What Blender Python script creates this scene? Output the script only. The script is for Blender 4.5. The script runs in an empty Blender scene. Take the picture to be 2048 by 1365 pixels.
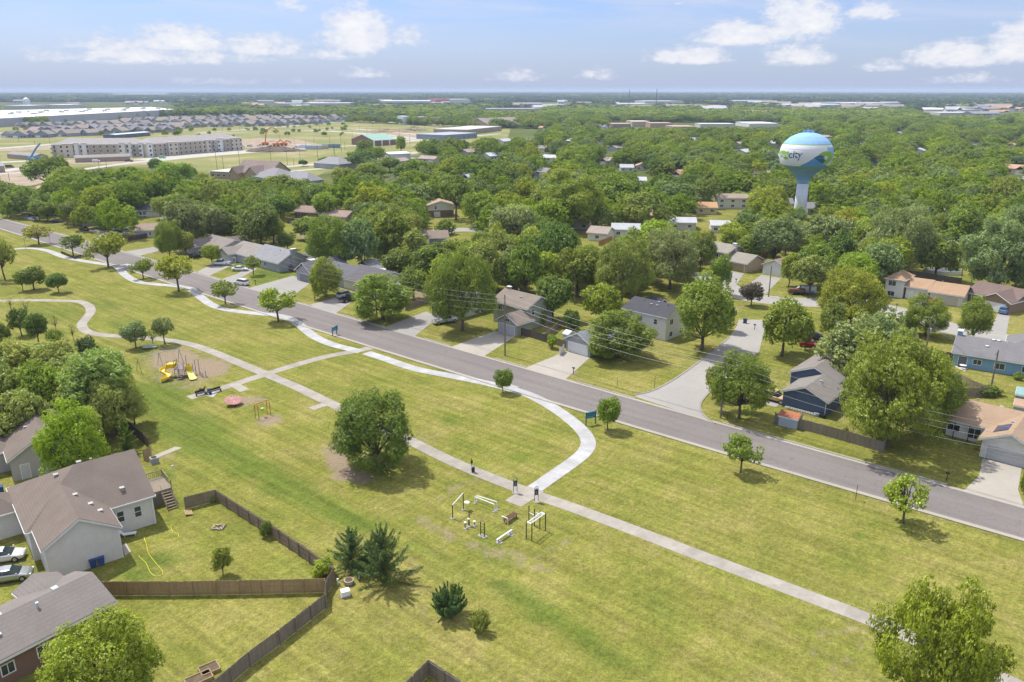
import bpy, math, random
import numpy as np
from mathutils import Vector, Matrix
R=math.radians
random.seed(7); rng=np.random.default_rng(11)
scene=bpy.context.scene
COL=scene.collection
# ---------------------------------------------------------------- camera
H=50.0; F=1570.0; CX=1024.0; CY=682.5; HY=180.0
P=math.atan((CY-HY)/F); cP,sP=math.cos(P),math.sin(P)
cd=bpy.data.cameras.new('camera'); cam=bpy.data.objects.new('camera',cd); COL.objects.link(cam)
cam.location=(0,0,H); cam.rotation_euler=(math.pi/2-P,0,0)
cd.sensor_width=36; cd.lens=36*F/2048; cd.clip_start=1; cd.clip_end=120000
scene.camera=cam
# ---------------------------------------------------------------- sky, sun, exposure
SUN_EL=60.0; SUN_AZ=math.atan2(-0.766,0.643)      # from +Y, negative = west of it
w=bpy.data.worlds.new('World'); scene.world=w; w.use_nodes=True
nt=w.node_tree; nt.nodes.clear()
def N(nt,t,**k):
    n=nt.nodes.new(t)
    for a,b in k.items(): setattr(n,a,b)
    return n
def mth(nt,op,a,b=None,c=None,clamp=False):
    n=nt.nodes.new('ShaderNodeMath'); n.operation=op; n.use_clamp=clamp
    for i,v in enumerate((a,b,c)):
        if v is None: continue
        if isinstance(v,(int,float)): n.inputs[i].default_value=v
        else: nt.links.new(v,n.inputs[i])
    return n.outputs[0]
out=N(nt,'ShaderNodeOutputWorld'); bg=N(nt,'ShaderNodeBackground'); sky=N(nt,'ShaderNodeTexSky')
sky.sky_type='NISHITA'; sky.sun_disc=False; sky.sun_elevation=R(SUN_EL); sky.sun_rotation=SUN_AZ%(2*math.pi)
sky.altitude=300; sky.air_density=1.0; sky.dust_density=0.6; sky.ozone_density=1.2
SKY_STR=0.12
bg.inputs['Strength'].default_value=SKY_STR
tc=N(nt,'ShaderNodeTexCoord'); sep=N(nt,'ShaderNodeSeparateXYZ'); nt.links.new(tc.outputs['Generated'],sep.inputs[0])
az=mth(nt,'ARCTAN2',sep.outputs[0],sep.outputs[1]); el=mth(nt,'ARCSINE',sep.outputs[2])
cmb=N(nt,'ShaderNodeCombineXYZ'); nt.links.new(az,cmb.inputs[0]); nt.links.new(mth(nt,'MULTIPLY',el,1.9),cmb.inputs[1])
def cnoise(scale,det,rough=.55,dist=0.0,vec=None):
    n=N(nt,'ShaderNodeTexNoise'); n.inputs['Scale'].default_value=scale; n.inputs['Detail'].default_value=det
    n.inputs['Roughness'].default_value=rough; n.inputs['Distortion'].default_value=dist
    nt.links.new(vec or cmb.outputs[0],n.inputs['Vector']); return n.outputs['Fac']
n1=cnoise(24,10,.62,.2); n2=cnoise(75,6,.65)
nz=mth(nt,'MULTIPLY',mth(nt,'SUBTRACT',mth(nt,'ADD',mth(nt,'MULTIPLY',n1,.58),mth(nt,'MULTIPLY',n2,.42)),.5),3.4)
# cumulus: (azimuth, elevation of base, half width, height up, weight) in degrees; they stay put in the sky
CL=[(-23.5,2.6,7.5,1.0,.75),(-12,2.9,4.5,.7,.5),(-21.6,3.5,3.3,1.5,1),(-16.7,3.3,3.4,1.3,.85),(-26,3.3,2.5,1.2,.7),(-10.5,3.9,2.9,2.9,1),(-7.5,4.0,2.2,1.5,.6),(-14.5,5.8,1.6,.8,.45),
    (11.9,2.7,3.0,1.1,1),(14.8,4.0,3.0,1.5,1),(18.6,4.6,2.8,2.9,1),(23,5.2,1.8,1.1,.7),(18.6,2.6,2.5,1.2,.9),(24,2.0,1.4,.6,.5),(27.8,2.5,2.6,1.6,.95),(31.5,3.0,2.4,2.3,.95),(34,2.3,2,1.6,.8),
    (-10.0,1.7,2.0,.6,.45),(0.3,1.5,1.9,.8,.6),(5.8,1.6,1.5,.7,.65),(29,6.6,1.9,.7,.6),(-19,1.2,4,.4,.3),(12,6.2,3,.35,.35),(29,1.3,3,.5,.4)]
D=None
for a,e,wd,hh,wt in CL:
    a,e,wd,hh=R(a),R(e-.75),R(wd*1.12),R(hh*1.05)
    dx=mth(nt,'DIVIDE',mth(nt,'SUBTRACT',az,a),wd)
    dy=mth(nt,'SUBTRACT',el,e)
    up=mth(nt,'DIVIDE',mth(nt,'MAXIMUM',dy,0.0),hh); dn=mth(nt,'DIVIDE',mth(nt,'MINIMUM',dy,0.0),hh*.38)
    q=mth(nt,'ADD',mth(nt,'MULTIPLY',dx,dx),mth(nt,'ADD',mth(nt,'MULTIPLY',up,up),mth(nt,'MULTIPLY',dn,dn)))
    v=mth(nt,'MULTIPLY',mth(nt,'SUBTRACT',1.0,q),wt)
    D=v if D is None else mth(nt,'MAXIMUM',D,v)
D=mth(nt,'ADD',mth(nt,'MAXIMUM',D,-2.0),nz)
cden=mth(nt,'MULTIPLY',mth(nt,'SMOOTH_MIN',mth(nt,'MAXIMUM',mth(nt,'MULTIPLY',mth(nt,'SUBTRACT',D,.12),1.7),0.0),1.0,.25),.86)
# thin high cirrus
cs=N(nt,'ShaderNodeCombineXYZ'); nt.links.new(mth(nt,'ADD',az,mth(nt,'MULTIPLY',el,.9)),cs.inputs[0]); nt.links.new(mth(nt,'MULTIPLY',el,5.5),cs.inputs[1])
ci=cnoise(5.5,7,.62,.5,cs.outputs[0])
cirr=mth(nt,'MULTIPLY',mth(nt,'MAXIMUM',mth(nt,'SUBTRACT',ci,.44),0.0),2.6,clamp=True)
cirr=mth(nt,'MULTIPLY',cirr,mth(nt,'MULTIPLY',mth(nt,'SUBTRACT',el,R(1.5)),14,clamp=True))
tot=mth(nt,'MAXIMUM',cden,mth(nt,'MINIMUM',cirr,.5))
tot=mth(nt,'MULTIPLY',tot,mth(nt,'MULTIPLY',mth(nt,'SUBTRACT',el,R(-.3)),60,clamp=True))
# pale humid air low over the horizon, clear blue above
hz=N(nt,'ShaderNodeMix',data_type='RGBA'); hf=mth(nt,'POWER',2.718,mth(nt,'MULTIPLY',mth(nt,'MAXIMUM',el,0.0),-1/R(3.8)))
nt.links.new(mth(nt,'MULTIPLY',hf,.96),hz.inputs[0]); skb=N(nt,'ShaderNodeMix',data_type='RGBA',blend_type='MULTIPLY'); skb.inputs[0].default_value=1
nt.links.new(sky.outputs[0],skb.inputs[6]); skb.inputs[7].default_value=(.53,.60,.86,1)
nt.links.new(skb.outputs[2],hz.inputs[6]); hz.inputs[7].default_value=(2.55,3.0,4.15,1)
mx=N(nt,'ShaderNodeMix',data_type='RGBA'); nt.links.new(tot,mx.inputs[0]); nt.links.new(hz.outputs[2],mx.inputs[6])
crp=N(nt,'ShaderNodeMix',data_type='RGBA')
nt.links.new(mth(nt,'MULTIPLY',mth(nt,'ADD',D,-.25),.9,clamp=True),crp.inputs[0]); crp.inputs[6].default_value=(4.0,4.2,4.9,1); crp.inputs[7].default_value=(5.7,5.6,5.5,1)
nt.links.new(crp.outputs[2],mx.inputs[7])
# bright broken cloud added higher up, unseen above the frame, to lift fill light
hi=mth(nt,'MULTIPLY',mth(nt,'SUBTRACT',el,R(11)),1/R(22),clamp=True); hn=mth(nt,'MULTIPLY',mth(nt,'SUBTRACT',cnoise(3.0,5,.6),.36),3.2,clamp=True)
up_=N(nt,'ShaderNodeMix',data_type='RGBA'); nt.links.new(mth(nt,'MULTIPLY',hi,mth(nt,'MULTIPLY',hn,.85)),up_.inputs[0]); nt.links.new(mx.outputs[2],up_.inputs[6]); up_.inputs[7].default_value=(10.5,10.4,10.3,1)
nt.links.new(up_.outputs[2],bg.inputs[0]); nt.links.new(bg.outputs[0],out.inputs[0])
sl=bpy.data.lights.new('sun','SUN'); sl.energy=3.6; sl.angle=R(.6); sl.color=(1,.955,.88)
so=bpy.data.objects.new('sun',sl); COL.objects.link(so)
e=R(SUN_EL); ldir=Vector((0.766*math.cos(e),-0.643*math.cos(e),-math.sin(e)))
so.rotation_euler=ldir.to_track_quat('-Z','Y').to_euler(); so.location=(-60,50,90)
vs=scene.view_settings; vs.view_transform='Standard'; vs.look='None'; vs.gamma=1; vs.exposure=0.6
scene.cycles.use_denoising=True
scene.cycles.max_bounces=5; scene.cycles.diffuse_bounces=3; scene.cycles.transmission_bounces=3; scene.cycles.volume_bounces=0
scene.cycles.use_adaptive_sampling=True; scene.cycles.adaptive_threshold=0.02
scene.cycles.caustics_reflective=False; scene.cycles.caustics_refractive=False
# ---------------------------------------------------------------- pixel -> place (2048 px wide photograph)
def ray(x,y):
    u=(x-CX)/F; v=(CY-y)/F
    return (u, cP+v*sP, -sP+v*cP)
def G(x,y,z=0.0):
    d=ray(x,y); t=(z-H)/d[2]; return (d[0]*t,d[1]*t)
def HT(xb,yb,yt):
    g=G(xb,yb); d=ray(xb,yt); return H+d[2]*g[1]/d[1]
def proj(X,Y,Z):
    z=Z-H; f=Y*cP-z*sP; up=Y*sP+z*cP
    return CX+F*X/f, CY-F*up/f
# ---------------------------------------------------------------- materials
MAT={}
def mat(key,fn):
    if key not in MAT:
        m=bpy.data.materials.new(key.split('|')[0]); m.use_nodes=True
        t=m.node_tree; b=t.nodes['Principled BSDF']; b.inputs['Specular IOR Level'].default_value=.25
        b.inputs['Roughness'].default_value=.8; fn(m,t,b); MAT[key]=m
    return MAT[key]
def noise(t,scale,detail=4,rough=.6,coord='Object',sc=(1,1,1)):
    c=N(t,'ShaderNodeTexCoord'); mp=N(t,'ShaderNodeMapping'); mp.inputs['Scale'].default_value=sc
    t.links.new(c.outputs[coord],mp.inputs[0]); n=N(t,'ShaderNodeTexNoise')
    n.inputs['Scale'].default_value=scale; n.inputs['Detail'].default_value=detail; n.inputs['Roughness'].default_value=rough
    t.links.new(mp.outputs[0],n.inputs['Vector']); return n.outputs['Fac']
def wpos(t):
    return N(t,'ShaderNodeNewGeometry').outputs['Position']
def wnoise(t,scale,detail=4,rough=.6,sc=(1,1,1),rot=0.0):
    mp=N(t,'ShaderNodeMapping',vector_type='TEXTURE'); mp.inputs['Scale'].default_value=tuple(1/q for q in sc); mp.inputs['Rotation'].default_value=(0,0,-rot)
    t.links.new(wpos(t),mp.inputs[0]); n=N(t,'ShaderNodeTexNoise')
    n.inputs['Scale'].default_value=scale; n.inputs['Detail'].default_value=detail; n.inputs['Roughness'].default_value=rough
    t.links.new(mp.outputs[0],n.inputs['Vector']); return n.outputs['Fac']
def ramp(t,fac,stops):
    r=N(t,'ShaderNodeValToRGB'); t.links.new(fac,r.inputs[0]); el=r.color_ramp.elements
    while len(el)<len(stops): el.new(.5)
    for e_,(p,c) in zip(el,stops): e_.position=p; e_.color=(c[0],c[1],c[2],1)
    return r.outputs[0]
def mixc(t,fac,a,b,mode='MIX'):
    m=N(t,'ShaderNodeMix',data_type='RGBA',blend_type=mode)
    for i,v in ((0,fac),(6,a),(7,b)):
        if isinstance(v,(int,float)): m.inputs[i].default_value=v
        elif isinstance(v,tuple): m.inputs[i].default_value=(v[0],v[1],v[2],1)
        else: t.links.new(v,m.inputs[i])
    return m.outputs[2]
def col(c,k): return tuple(max(0,x*k) for x in c[:3])
def plain(name,c,rough=.6,var=.12,metal=0.0,sc=2.0,spec=.3):
    def fn(m,t,b):
        n=wnoise(t,sc,5,.65)
        t.links.new(ramp(t,n,[(.3,col(c,1-var)),(.7,col(c,1+var))]),b.inputs['Base Color'])
        b.inputs['Roughness'].default_value=rough; b.inputs['Metallic'].default_value=metal; b.inputs['Specular IOR Level'].default_value=spec
    return mat('%s|%s%s'%(name,tuple(round(x,3) for x in c),rough),fn)
def shingle(c):
    def fn(m,t,b):
        n1=wnoise(t,6,3,.8,(1,1,3)); n2=wnoise(t,.5,3,.6); n3=wnoise(t,22,2,.8)
        a=mixc(t,.5,ramp(t,n1,[(.3,col(c,.6)),(.7,col(c,1.4))]),ramp(t,n2,[(.3,col(c,.78)),(.7,col(c,1.22))]))
        s=N(t,'ShaderNodeSeparateXYZ'); t.links.new(wpos(t),s.inputs[0])
        st=mth(t,'FRACT',mth(t,'MULTIPLY',s.outputs[2],6.0)); ln=mth(t,'MULTIPLY',mth(t,'LESS_THAN',st,.22),.3)
        a=mixc(t,ln,a,col(c,.5)); a=mixc(t,.3,a,ramp(t,n3,[(.3,col(c,.6)),(.7,col(c,1.4))]))
        t.links.new(a,b.inputs['Base Color']); b.inputs['Roughness'].default_value=.95; b.inputs['Specular IOR Level'].default_value=.1
    return mat('shingle|%s'%(tuple(round(x,3) for x in c),),fn)
def siding(c,pitch=5.0,dark=.78):
    def fn(m,t,b):
        s=N(t,'ShaderNodeSeparateXYZ'); t.links.new(wpos(t),s.inputs[0])
        f=mth(t,'FRACT',mth(t,'MULTIPLY',s.outputs[2],pitch)); l=mth(t,'LESS_THAN',f,.2)
        a=mixc(t,l,ramp(t,wnoise(t,1.2,5,.7),[(.3,col(c,.9)),(.7,col(c,1.06))]),col(c,dark))
        t.links.new(a,b.inputs['Base Color']); b.inputs['Roughness'].default_value=.6
    return mat('siding|%s'%(tuple(round(x,3) for x in c),),fn)
def brick(c,mortar=(.4,.36,.32)):
    def fn(m,t,b):
        a=ramp(t,wnoise(t,9,2,.9,(1,1,3)),[(.3,col(c,.6)),(.55,c),(.75,col(c,1.4))])
        s=N(t,'ShaderNodeSeparateXYZ'); t.links.new(wpos(t),s.inputs[0])
        l=mth(t,'LESS_THAN',mth(t,'FRACT',mth(t,'MULTIPLY',s.outputs[2],9.0)),.15)
        t.links.new(mixc(t,mth(t,'MULTIPLY',l,.5),a,mortar),b.inputs['Base Color'])
    return mat('brick|%s'%(tuple(round(x,3) for x in c),),fn)
def fencewood(c):
    def fn(m,t,b):
        n=noise(t,1.0,3,.7,'Object',(7,7,.4)); n2=wnoise(t,.35,3)
        a=mixc(t,.5,ramp(t,n,[(.3,col(c,.5)),(.7,col(c,1.4))]),ramp(t,n2,[(.3,col(c,.75)),(.7,col(c,1.25))]))
        t.links.new(a,b.inputs['Base Color']); b.inputs['Roughness'].default_value=.9
    return mat('fence_wood|%s'%(tuple(round(x,3) for x in c),),fn)
def concrete(c,name='concrete',sc=.9):
    def fn(m,t,b):
        a=mixc(t,.5,ramp(t,wnoise(t,sc,6,.7),[(.3,col(c,.84)),(.7,col(c,1.1))]),ramp(t,wnoise(t,.12,3,.6),[(.35,col(c,.85)),(.65,col(c,1.1))]))
        a=mixc(t,.25,a,ramp(t,wnoise(t,14,2,.8),[(.3,col(c,.6)),(.7,col(c,1.3))]))
        t.links.new(a,b.inputs['Base Color']); b.inputs['Roughness'].default_value=.9
    return mat(name+'|%s'%(tuple(round(x,3) for x in c),),fn)
WHITE=plain('white_paint',(.74,.74,.73),.5,.05); GLASS=plain('window_glass',(.035,.045,.055),.12,.2,0,2,.6)
BLACK=plain('black_metal',(.02,.02,.022),.45,.1); GREYM=plain('grey_metal',(.32,.33,.34),.45,.1,.3)
# ---------------------------------------------------------------- object helpers
def props(o,label=None,cat=None,group=None,kind=None):
    if label: o['label']=label
    if cat: o['category']=cat
    if group: o['group']=group
    if kind: o['kind']=kind
    return o
def thing(name,label,cat,loc=(0,0,0),rz=0.0,group=None):
    o=bpy.data.objects.new(name,None); COL.objects.link(o); o.location=loc; o.rotation_euler=(0,0,rz)
    o.empty_display_size=.3; props(o,label,cat,group); return o
def minv(o):
    if o is None: return None
    c,s=math.cos(o.rotation_euler[2]),math.sin(o.rotation_euler[2]); l=o.location
    m=Matrix(((c,-s,0,l[0]),(s,c,0,l[1]),(0,0,1,l[2]),(0,0,0,1)))
    return m.inverted()
class Fr:
    def __init__(s,x=0,y=0,z=0,a=0.0): s.x,s.y,s.z,s.a=x,y,z,a; s.c,s.s=math.cos(a),math.sin(a)
    def p(s,x,y,z=0): return (s.x+x*s.c-y*s.s, s.y+x*s.s+y*s.c, s.z+z)
    def sub(s,x,y,z=0,a=0): q=s.p(x,y,z); return Fr(q[0],q[1],q[2],s.a+a)
W0=Fr()
class MB:
    def __init__(s): s.v=[]; s.f=[]; s.m=[]; s.cur=0
    def poly(s,pts,*more):
        i=len(s.v); s.v+=[tuple(p) for p in pts]; s.f.append(tuple(range(i,i+len(pts)))); s.m.append(s.cur); return s
    def solid(s,verts,faces):
        i=len(s.v); s.v+=[tuple(p) for p in verts]
        for f in faces: s.f.append(tuple(i+k for k in f)); s.m.append(s.cur)
        return s
    def hexa(s,b,t):     # 4 bottom pts ccw, 4 top pts
        return s.solid(list(b)+list(t),[(3,2,1,0),(4,5,6,7),(0,1,5,4),(1,2,6,5),(2,3,7,6),(3,0,4,7)])
    def box(s,fr,x0,x1,y0,y1,z0,z1):
        return s.hexa([fr.p(x0,y0,z0),fr.p(x1,y0,z0),fr.p(x1,y1,z0),fr.p(x0,y1,z0)],[fr.p(x0,y0,z1),fr.p(x1,y0,z1),fr.p(x1,y1,z1),fr.p(x0,y1,z1)])
    def prism(s,pts2,axis_fn,d0,d1):   # pts2 list (a,b); axis_fn(a,b,d)->world
        n=len(pts2); V=[axis_fn(a,b,d0) for a,b in pts2]+[axis_fn(a,b,d1) for a,b in pts2]
        fs=[tuple(range(n-1,-1,-1)),tuple(range(n,2*n))]+[(i,(i+1)%n,(i+1)%n+n,i+n) for i in range(n)]
        return s.solid(V,fs)
    def tube(s,pts,rad,n=8,cap=True):
        pts=[Vector(p) for p in pts]; rs=rad if isinstance(rad,(list,tuple)) else [rad]*len(pts); i0=len(s.v); pu=None
        for k,p in enumerate(pts):
            d=(pts[min(k+1,len(pts)-1)]-pts[max(k-1,0)]).normalized()
            if pu is None: pu=d.orthogonal().normalized()
            u=(pu-d*pu.dot(d)).normalized(); pu=u; v=d.cross(u)
            for j in range(n):
                a=2*math.pi*j/n; q=p+(u*math.cos(a)+v*math.sin(a))*rs[k]; s.v.append(tuple(q))
        for k in range(len(pts)-1):
            for j in range(n):
                a=i0+k*n+j; b=i0+k*n+(j+1)%n; s.f.append((a,b,b+n,a+n)); s.m.append(s.cur)
        if cap:
            s.f.append(tuple(i0+j for j in range(n-1,-1,-1))); s.m.append(s.cur)
            e_=i0+(len(pts)-1)*n; s.f.append(tuple(e_+j for j in range(n))); s.m.append(s.cur)
        return s
    def lathe(s,fr,prof,n=24):
        i0=len(s.v)
        for r,z in prof:
            for j in range(n): a=2*math.pi*j/n; s.v.append(fr.p(r*math.cos(a),r*math.sin(a),z))
        for k in range(len(prof)-1):
            for j in range(n):
                a=i0+k*n+j; b=i0+k*n+(j+1)%n; s.f.append((a,b,b+n,a+n)); s.m.append(s.cur)
        s.f.append(tuple(i0+j for j in range(n-1,-1,-1))); s.m.append(s.cur)
        e_=i0+(len(prof)-1)*n; s.f.append(tuple(e_+j for j in range(n))); s.m.append(s.cur); return s
    def build(s,name,mats,parent=None,label=None,cat=None,group=None,kind=None,smooth=False,loc=None,bevel=0.0):
        me=bpy.data.meshes.new(name); vs=s.v
        if parent is not None:
            M=minv(parent if (parent.type=='EMPTY' or parent.parent is None) else parent.parent); vs=[tuple(M@Vector(v)) for v in vs]
        elif loc is not None:
            vs=[(v[0]-loc[0],v[1]-loc[1],v[2]-loc[2]) for v in vs]
        me.from_pydata(vs,[],s.f); 
        for m in (mats if isinstance(mats,(list,tuple)) else [mats]): me.materials.append(m)
        me.polygons.foreach_set('material_index',s.m)
        if smooth: me.polygons.foreach_set('use_smooth',[True]*len(s.f))
        me.update(); o=bpy.data.objects.new(name,me); COL.objects.link(o)
        if parent is not None: o.parent=parent
        elif loc is not None: o.location=loc
        if bevel: b=o.modifiers.new('bevel','BEVEL'); b.width=bevel; b.segments=2; b.limit_method='ANGLE'
        return props(o,label,cat,group,kind)
def copy_thing(o,loc=None,rz=None,label=None,scale=None):
    c=o.copy(); COL.objects.link(c)
    if loc is not None: c.location=loc
    if rz is not None: c.rotation_euler=(0,0,rz)
    if scale is not None: c.scale=scale
    if label: c['label']=label
    for ch in list(o.children):
        k=ch.copy(); COL.objects.link(k); k.parent=c
        for g in list(ch.children):
            q=g.copy(); COL.objects.link(q); q.parent=k
    return c
def crom(pts,n=6,closed=False):
    out=[]
    m=len(pts)
    for i in range(m if closed else m-1):
        p0,p1,p2,p3=(pts[(i-1)%m],pts[i],pts[(i+1)%m],pts[(i+2)%m]) if closed else (pts[max(i-1,0)],pts[i],pts[i+1],pts[min(i+2,m-1)])
        for k in range(n):
            t=k/n; out.append(tuple(.5*((2*b)+(-a+c)*t+(2*a-5*b+4*c-d)*t*t+(-a+3*b-3*c+d)*t**3) for a,b,c,d in zip(p0,p1,p2,p3)))
    if not closed: out.append(tuple(pts[-1]))
    return out
def ribbon(mb,pts,w,z,h=0.0):
    """flat strip of width w along world points (slab of thickness h below z when h>0)"""
    L=[];Rr=[]
    for i,p in enumerate(pts):
        a=pts[max(i-1,0)];b=pts[min(i+1,len(pts)-1)]; dx,dy=b[0]-a[0],b[1]-a[1]; l=math.hypot(dx,dy) or 1
        ww=(w[i] if isinstance(w,(list,tuple)) else w)/2; nx,ny=-dy/l*ww,dx/l*ww
        L.append((p[0]+nx,p[1]+ny));Rr.append((p[0]-nx,p[1]-ny))
    strip(mb,L,Rr,z,h); return L,Rr
def strip(mb,L,Rr,z,h=0.0):
    n=len(L); i=len(mb.v); mb.v+=[(a[0],a[1],z) for a in L]+[(a[0],a[1],z) for a in Rr]
    for k in range(n-1): mb.f.append((i+k,i+n+k,i+n+k+1,i+k+1)); mb.m.append(mb.cur)
    if h:
        j=len(mb.v); mb.v+=[(a[0],a[1],z-h) for a in L]+[(a[0],a[1],z-h) for a in Rr]
        for k in range(n-1):
            mb.f.append((i+k+1,j+k+1,j+k,i+k)); mb.m.append(mb.cur)
            mb.f.append((i+n+k,j+n+k,j+n+k+1,i+n+k+1)); mb.m.append(mb.cur)
        mb.f.append((i,j,j+n,i+n)); mb.m.append(mb.cur); mb.f.append((i+n-1,i+2*n-1,j+2*n-1,j+n-1)); mb.m.append(mb.cur)
def PX(lst,z=0.0): return [G(x,y,z) for x,y in lst]
# ================================================================ ground sheet
def axis(dense0,dense1,step,lo,hi):
    a=list(np.arange(dense0,dense1+.01,step)); s=step; x=dense1
    while x<hi: s*=1.16; x=min(x+s,hi); a.append(x)
    s=step; x=dense0; b=[]
    while x>lo: s*=1.16; x=max(x-s,lo); b.append(x)
    return np.array(b[::-1]+a)
EXT=30000.0
gx=axis(-120,120,.8,-EXT,EXT); gy=axis(48,260,.8,-3000,EXT)
X,Y=np.meshgrid(gx,gy); nx_,ny_=len(gx),len(gy)
def nproj(X,Y,Z=0.0):
    z=Z-H; f=np.maximum(Y*cP-z*sP,1e-3); up=Y*sP+z*cP
    return CX+F*X/f, CY-F*up/f
vis=Y*cP+H*sP>5
PXX,PYY=nproj(X,np.where(vis,Y,50.0)); PXX=np.where(vis,PXX,-9999)
def soft(lst):
    a=np.zeros_like(X)
    for x,y,rx,ry,wt in lst:
        q=np.sqrt(((PXX-x)/rx)**2+((PYY-y)/ry)**2); a=np.maximum(a,np.clip(1.5-q,0,1)*wt)
    return a
def along(pts,wd,wt):
    out=[]
    for (x,y),(x2,y2) in zip(pts[:-1],pts[1:]):
        n=max(2,int(math.hypot(x2-x,y2-y)/(wd*.5)))
        for k in range(n): out.append((x+(x2-x)*k/n,y+(y2-y)*k/n,wd,wd*.42,wt))
    return out
dirt=soft([(350,722,56,28,1),(395,738,52,25,1),(430,735,34,20,.9),(330,755,35,14,.55),(375,770,60,14,.45),(480,803,30,11,.9),(515,800,24,10,.7),(533,842,24,10,.9),(550,838,20,10,.8),
 (675,915,22,34,.95),(690,945,30,22,.95),(655,905,16,14,.7),(720,958,30,14,.8),(850,880,40,10,.45),
 (1660,1268,30,18,.5),(1700,1262,20,12,.5),(1720,1290,16,16,.5),(1685,1330,60,30,.35),(1640,1300,40,20,.35),
 (1470,618,20,8,.5),(1240,655,40,14,.4),(1080,640,30,10,.8),(1100,655,24,8,.7),(840,590,30,10,.75),(1620,822,30,8,.6),(1680,830,30,12,.5),(1700,850,40,22,.35),
 (620,470,40,10,.7),(590,420,60,10,.3),(1330,610,20,6,.8),(1930,690,16,8,.3),(1140,745,16,7,.8),(1150,760,30,9,.5),(330,915,26,6,.6),(40,350,120,14,.9),(60,372,60,12,.5),(1060,650,18,6,.8),(1885,700,16,10,.3),
 (705,1040,8,20,.25)]+along([(840,1040),(900,1075),(990,1110),(1100,1140)],26,.5)+along([(880,1000),(905,975),(960,960)],18,.45)+along([(925,1090),(1080,1110),(1150,1075)],16,.45)+along([(815,1080),(830,1150),(845,1250),(800,1330)],18,.36))
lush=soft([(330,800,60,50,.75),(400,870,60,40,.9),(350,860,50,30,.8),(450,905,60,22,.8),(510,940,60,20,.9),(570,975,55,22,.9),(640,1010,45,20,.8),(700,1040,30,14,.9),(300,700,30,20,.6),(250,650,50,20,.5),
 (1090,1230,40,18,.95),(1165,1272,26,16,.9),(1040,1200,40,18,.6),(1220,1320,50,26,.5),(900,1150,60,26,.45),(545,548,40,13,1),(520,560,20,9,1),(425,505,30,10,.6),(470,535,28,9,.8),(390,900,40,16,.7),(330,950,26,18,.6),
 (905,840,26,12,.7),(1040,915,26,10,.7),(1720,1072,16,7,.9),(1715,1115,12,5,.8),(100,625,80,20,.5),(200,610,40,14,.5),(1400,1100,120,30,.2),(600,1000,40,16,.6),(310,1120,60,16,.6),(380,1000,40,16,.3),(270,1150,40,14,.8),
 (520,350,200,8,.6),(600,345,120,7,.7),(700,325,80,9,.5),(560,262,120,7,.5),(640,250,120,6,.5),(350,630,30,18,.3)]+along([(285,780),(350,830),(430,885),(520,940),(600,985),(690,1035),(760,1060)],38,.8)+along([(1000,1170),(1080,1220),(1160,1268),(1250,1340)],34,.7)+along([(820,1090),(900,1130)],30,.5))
dry=soft([(760,1200,200,90,.5),(500,1250,200,70,.35),(1500,1050,200,90,.35),(500,640,150,50,.3),(1900,1150,150,80,.35),(1280,900,100,50,.3),(300,540,100,20,.35),(1150,700,60,20,.6),(1200,770,90,20,.6),(1330,720,60,26,.5),(960,680,50,14,.6),(880,665,40,12,.6),(700,620,50,12,.4),(1560,850,90,22,.3),(1880,940,70,22,.35),
 (1420,690,40,18,.5),(1750,620,60,16,.5),(2030,650,30,14,.8),(1900,635,30,14,.7),(470,322,260,10,.8),(240,330,80,8,.8),(40,345,90,10,.8),(760,258,160,10,.4),(640,283,100,10,.5),(900,256,100,8,.5)])
def inpoly(poly):
    W_=PX(poly); ins=np.zeros_like(X,bool); j=len(W_)-1
    for i in range(len(W_)):
        xi,yi=W_[i];xj,yj=W_[j]
        c=((yi>Y)!=(yj>Y))&(X<(xj-xi)*(Y-yi)/((yj-yi) or 1e-9)+xi); ins^=c; j=i
    return ins
FIELD=[(-200,380),(60,345),(150,335),(230,330),(330,326),(520,372),(640,350),(740,322),(880,300),(1010,288),(1020,262),(860,240),(700,230),(-300,236)]
fieldm=inpoly(FIELD).astype(float)
r_=np.hypot(X,Y); wood=np.clip((r_-340)/150,0,1)*(1-fieldm)
dst=X*0.643+Y*0.766
me=bpy.data.meshes.new('ground'); nv=nx_*ny_
me.vertices.add(nv); me.vertices.foreach_set('co',np.stack([X,Y,np.zeros_like(X)],-1).astype(np.float32).ravel())
i=np.arange(nv).reshape(ny_,nx_); q=np.stack([i[:-1,:-1],i[:-1,1:],i[1:,1:],i[1:,:-1]],-1).reshape(-1,4)
me.loops.add(q.size); me.loops.foreach_set('vertex_index',q.ravel().astype(np.int32)); me.polygons.add(len(q))
me.polygons.foreach_set('loop_start',(np.arange(len(q))*4).astype(np.int32)); me.update(calc_edges=True)
for nm,arr in (('dirt',dirt),('lush',lush),('dry',dry),('wood',wood),('field',fieldm)):
    at=me.attributes.new(nm,'FLOAT','POINT'); at.data.foreach_set('value',arr.astype(np.float32).ravel())
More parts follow.
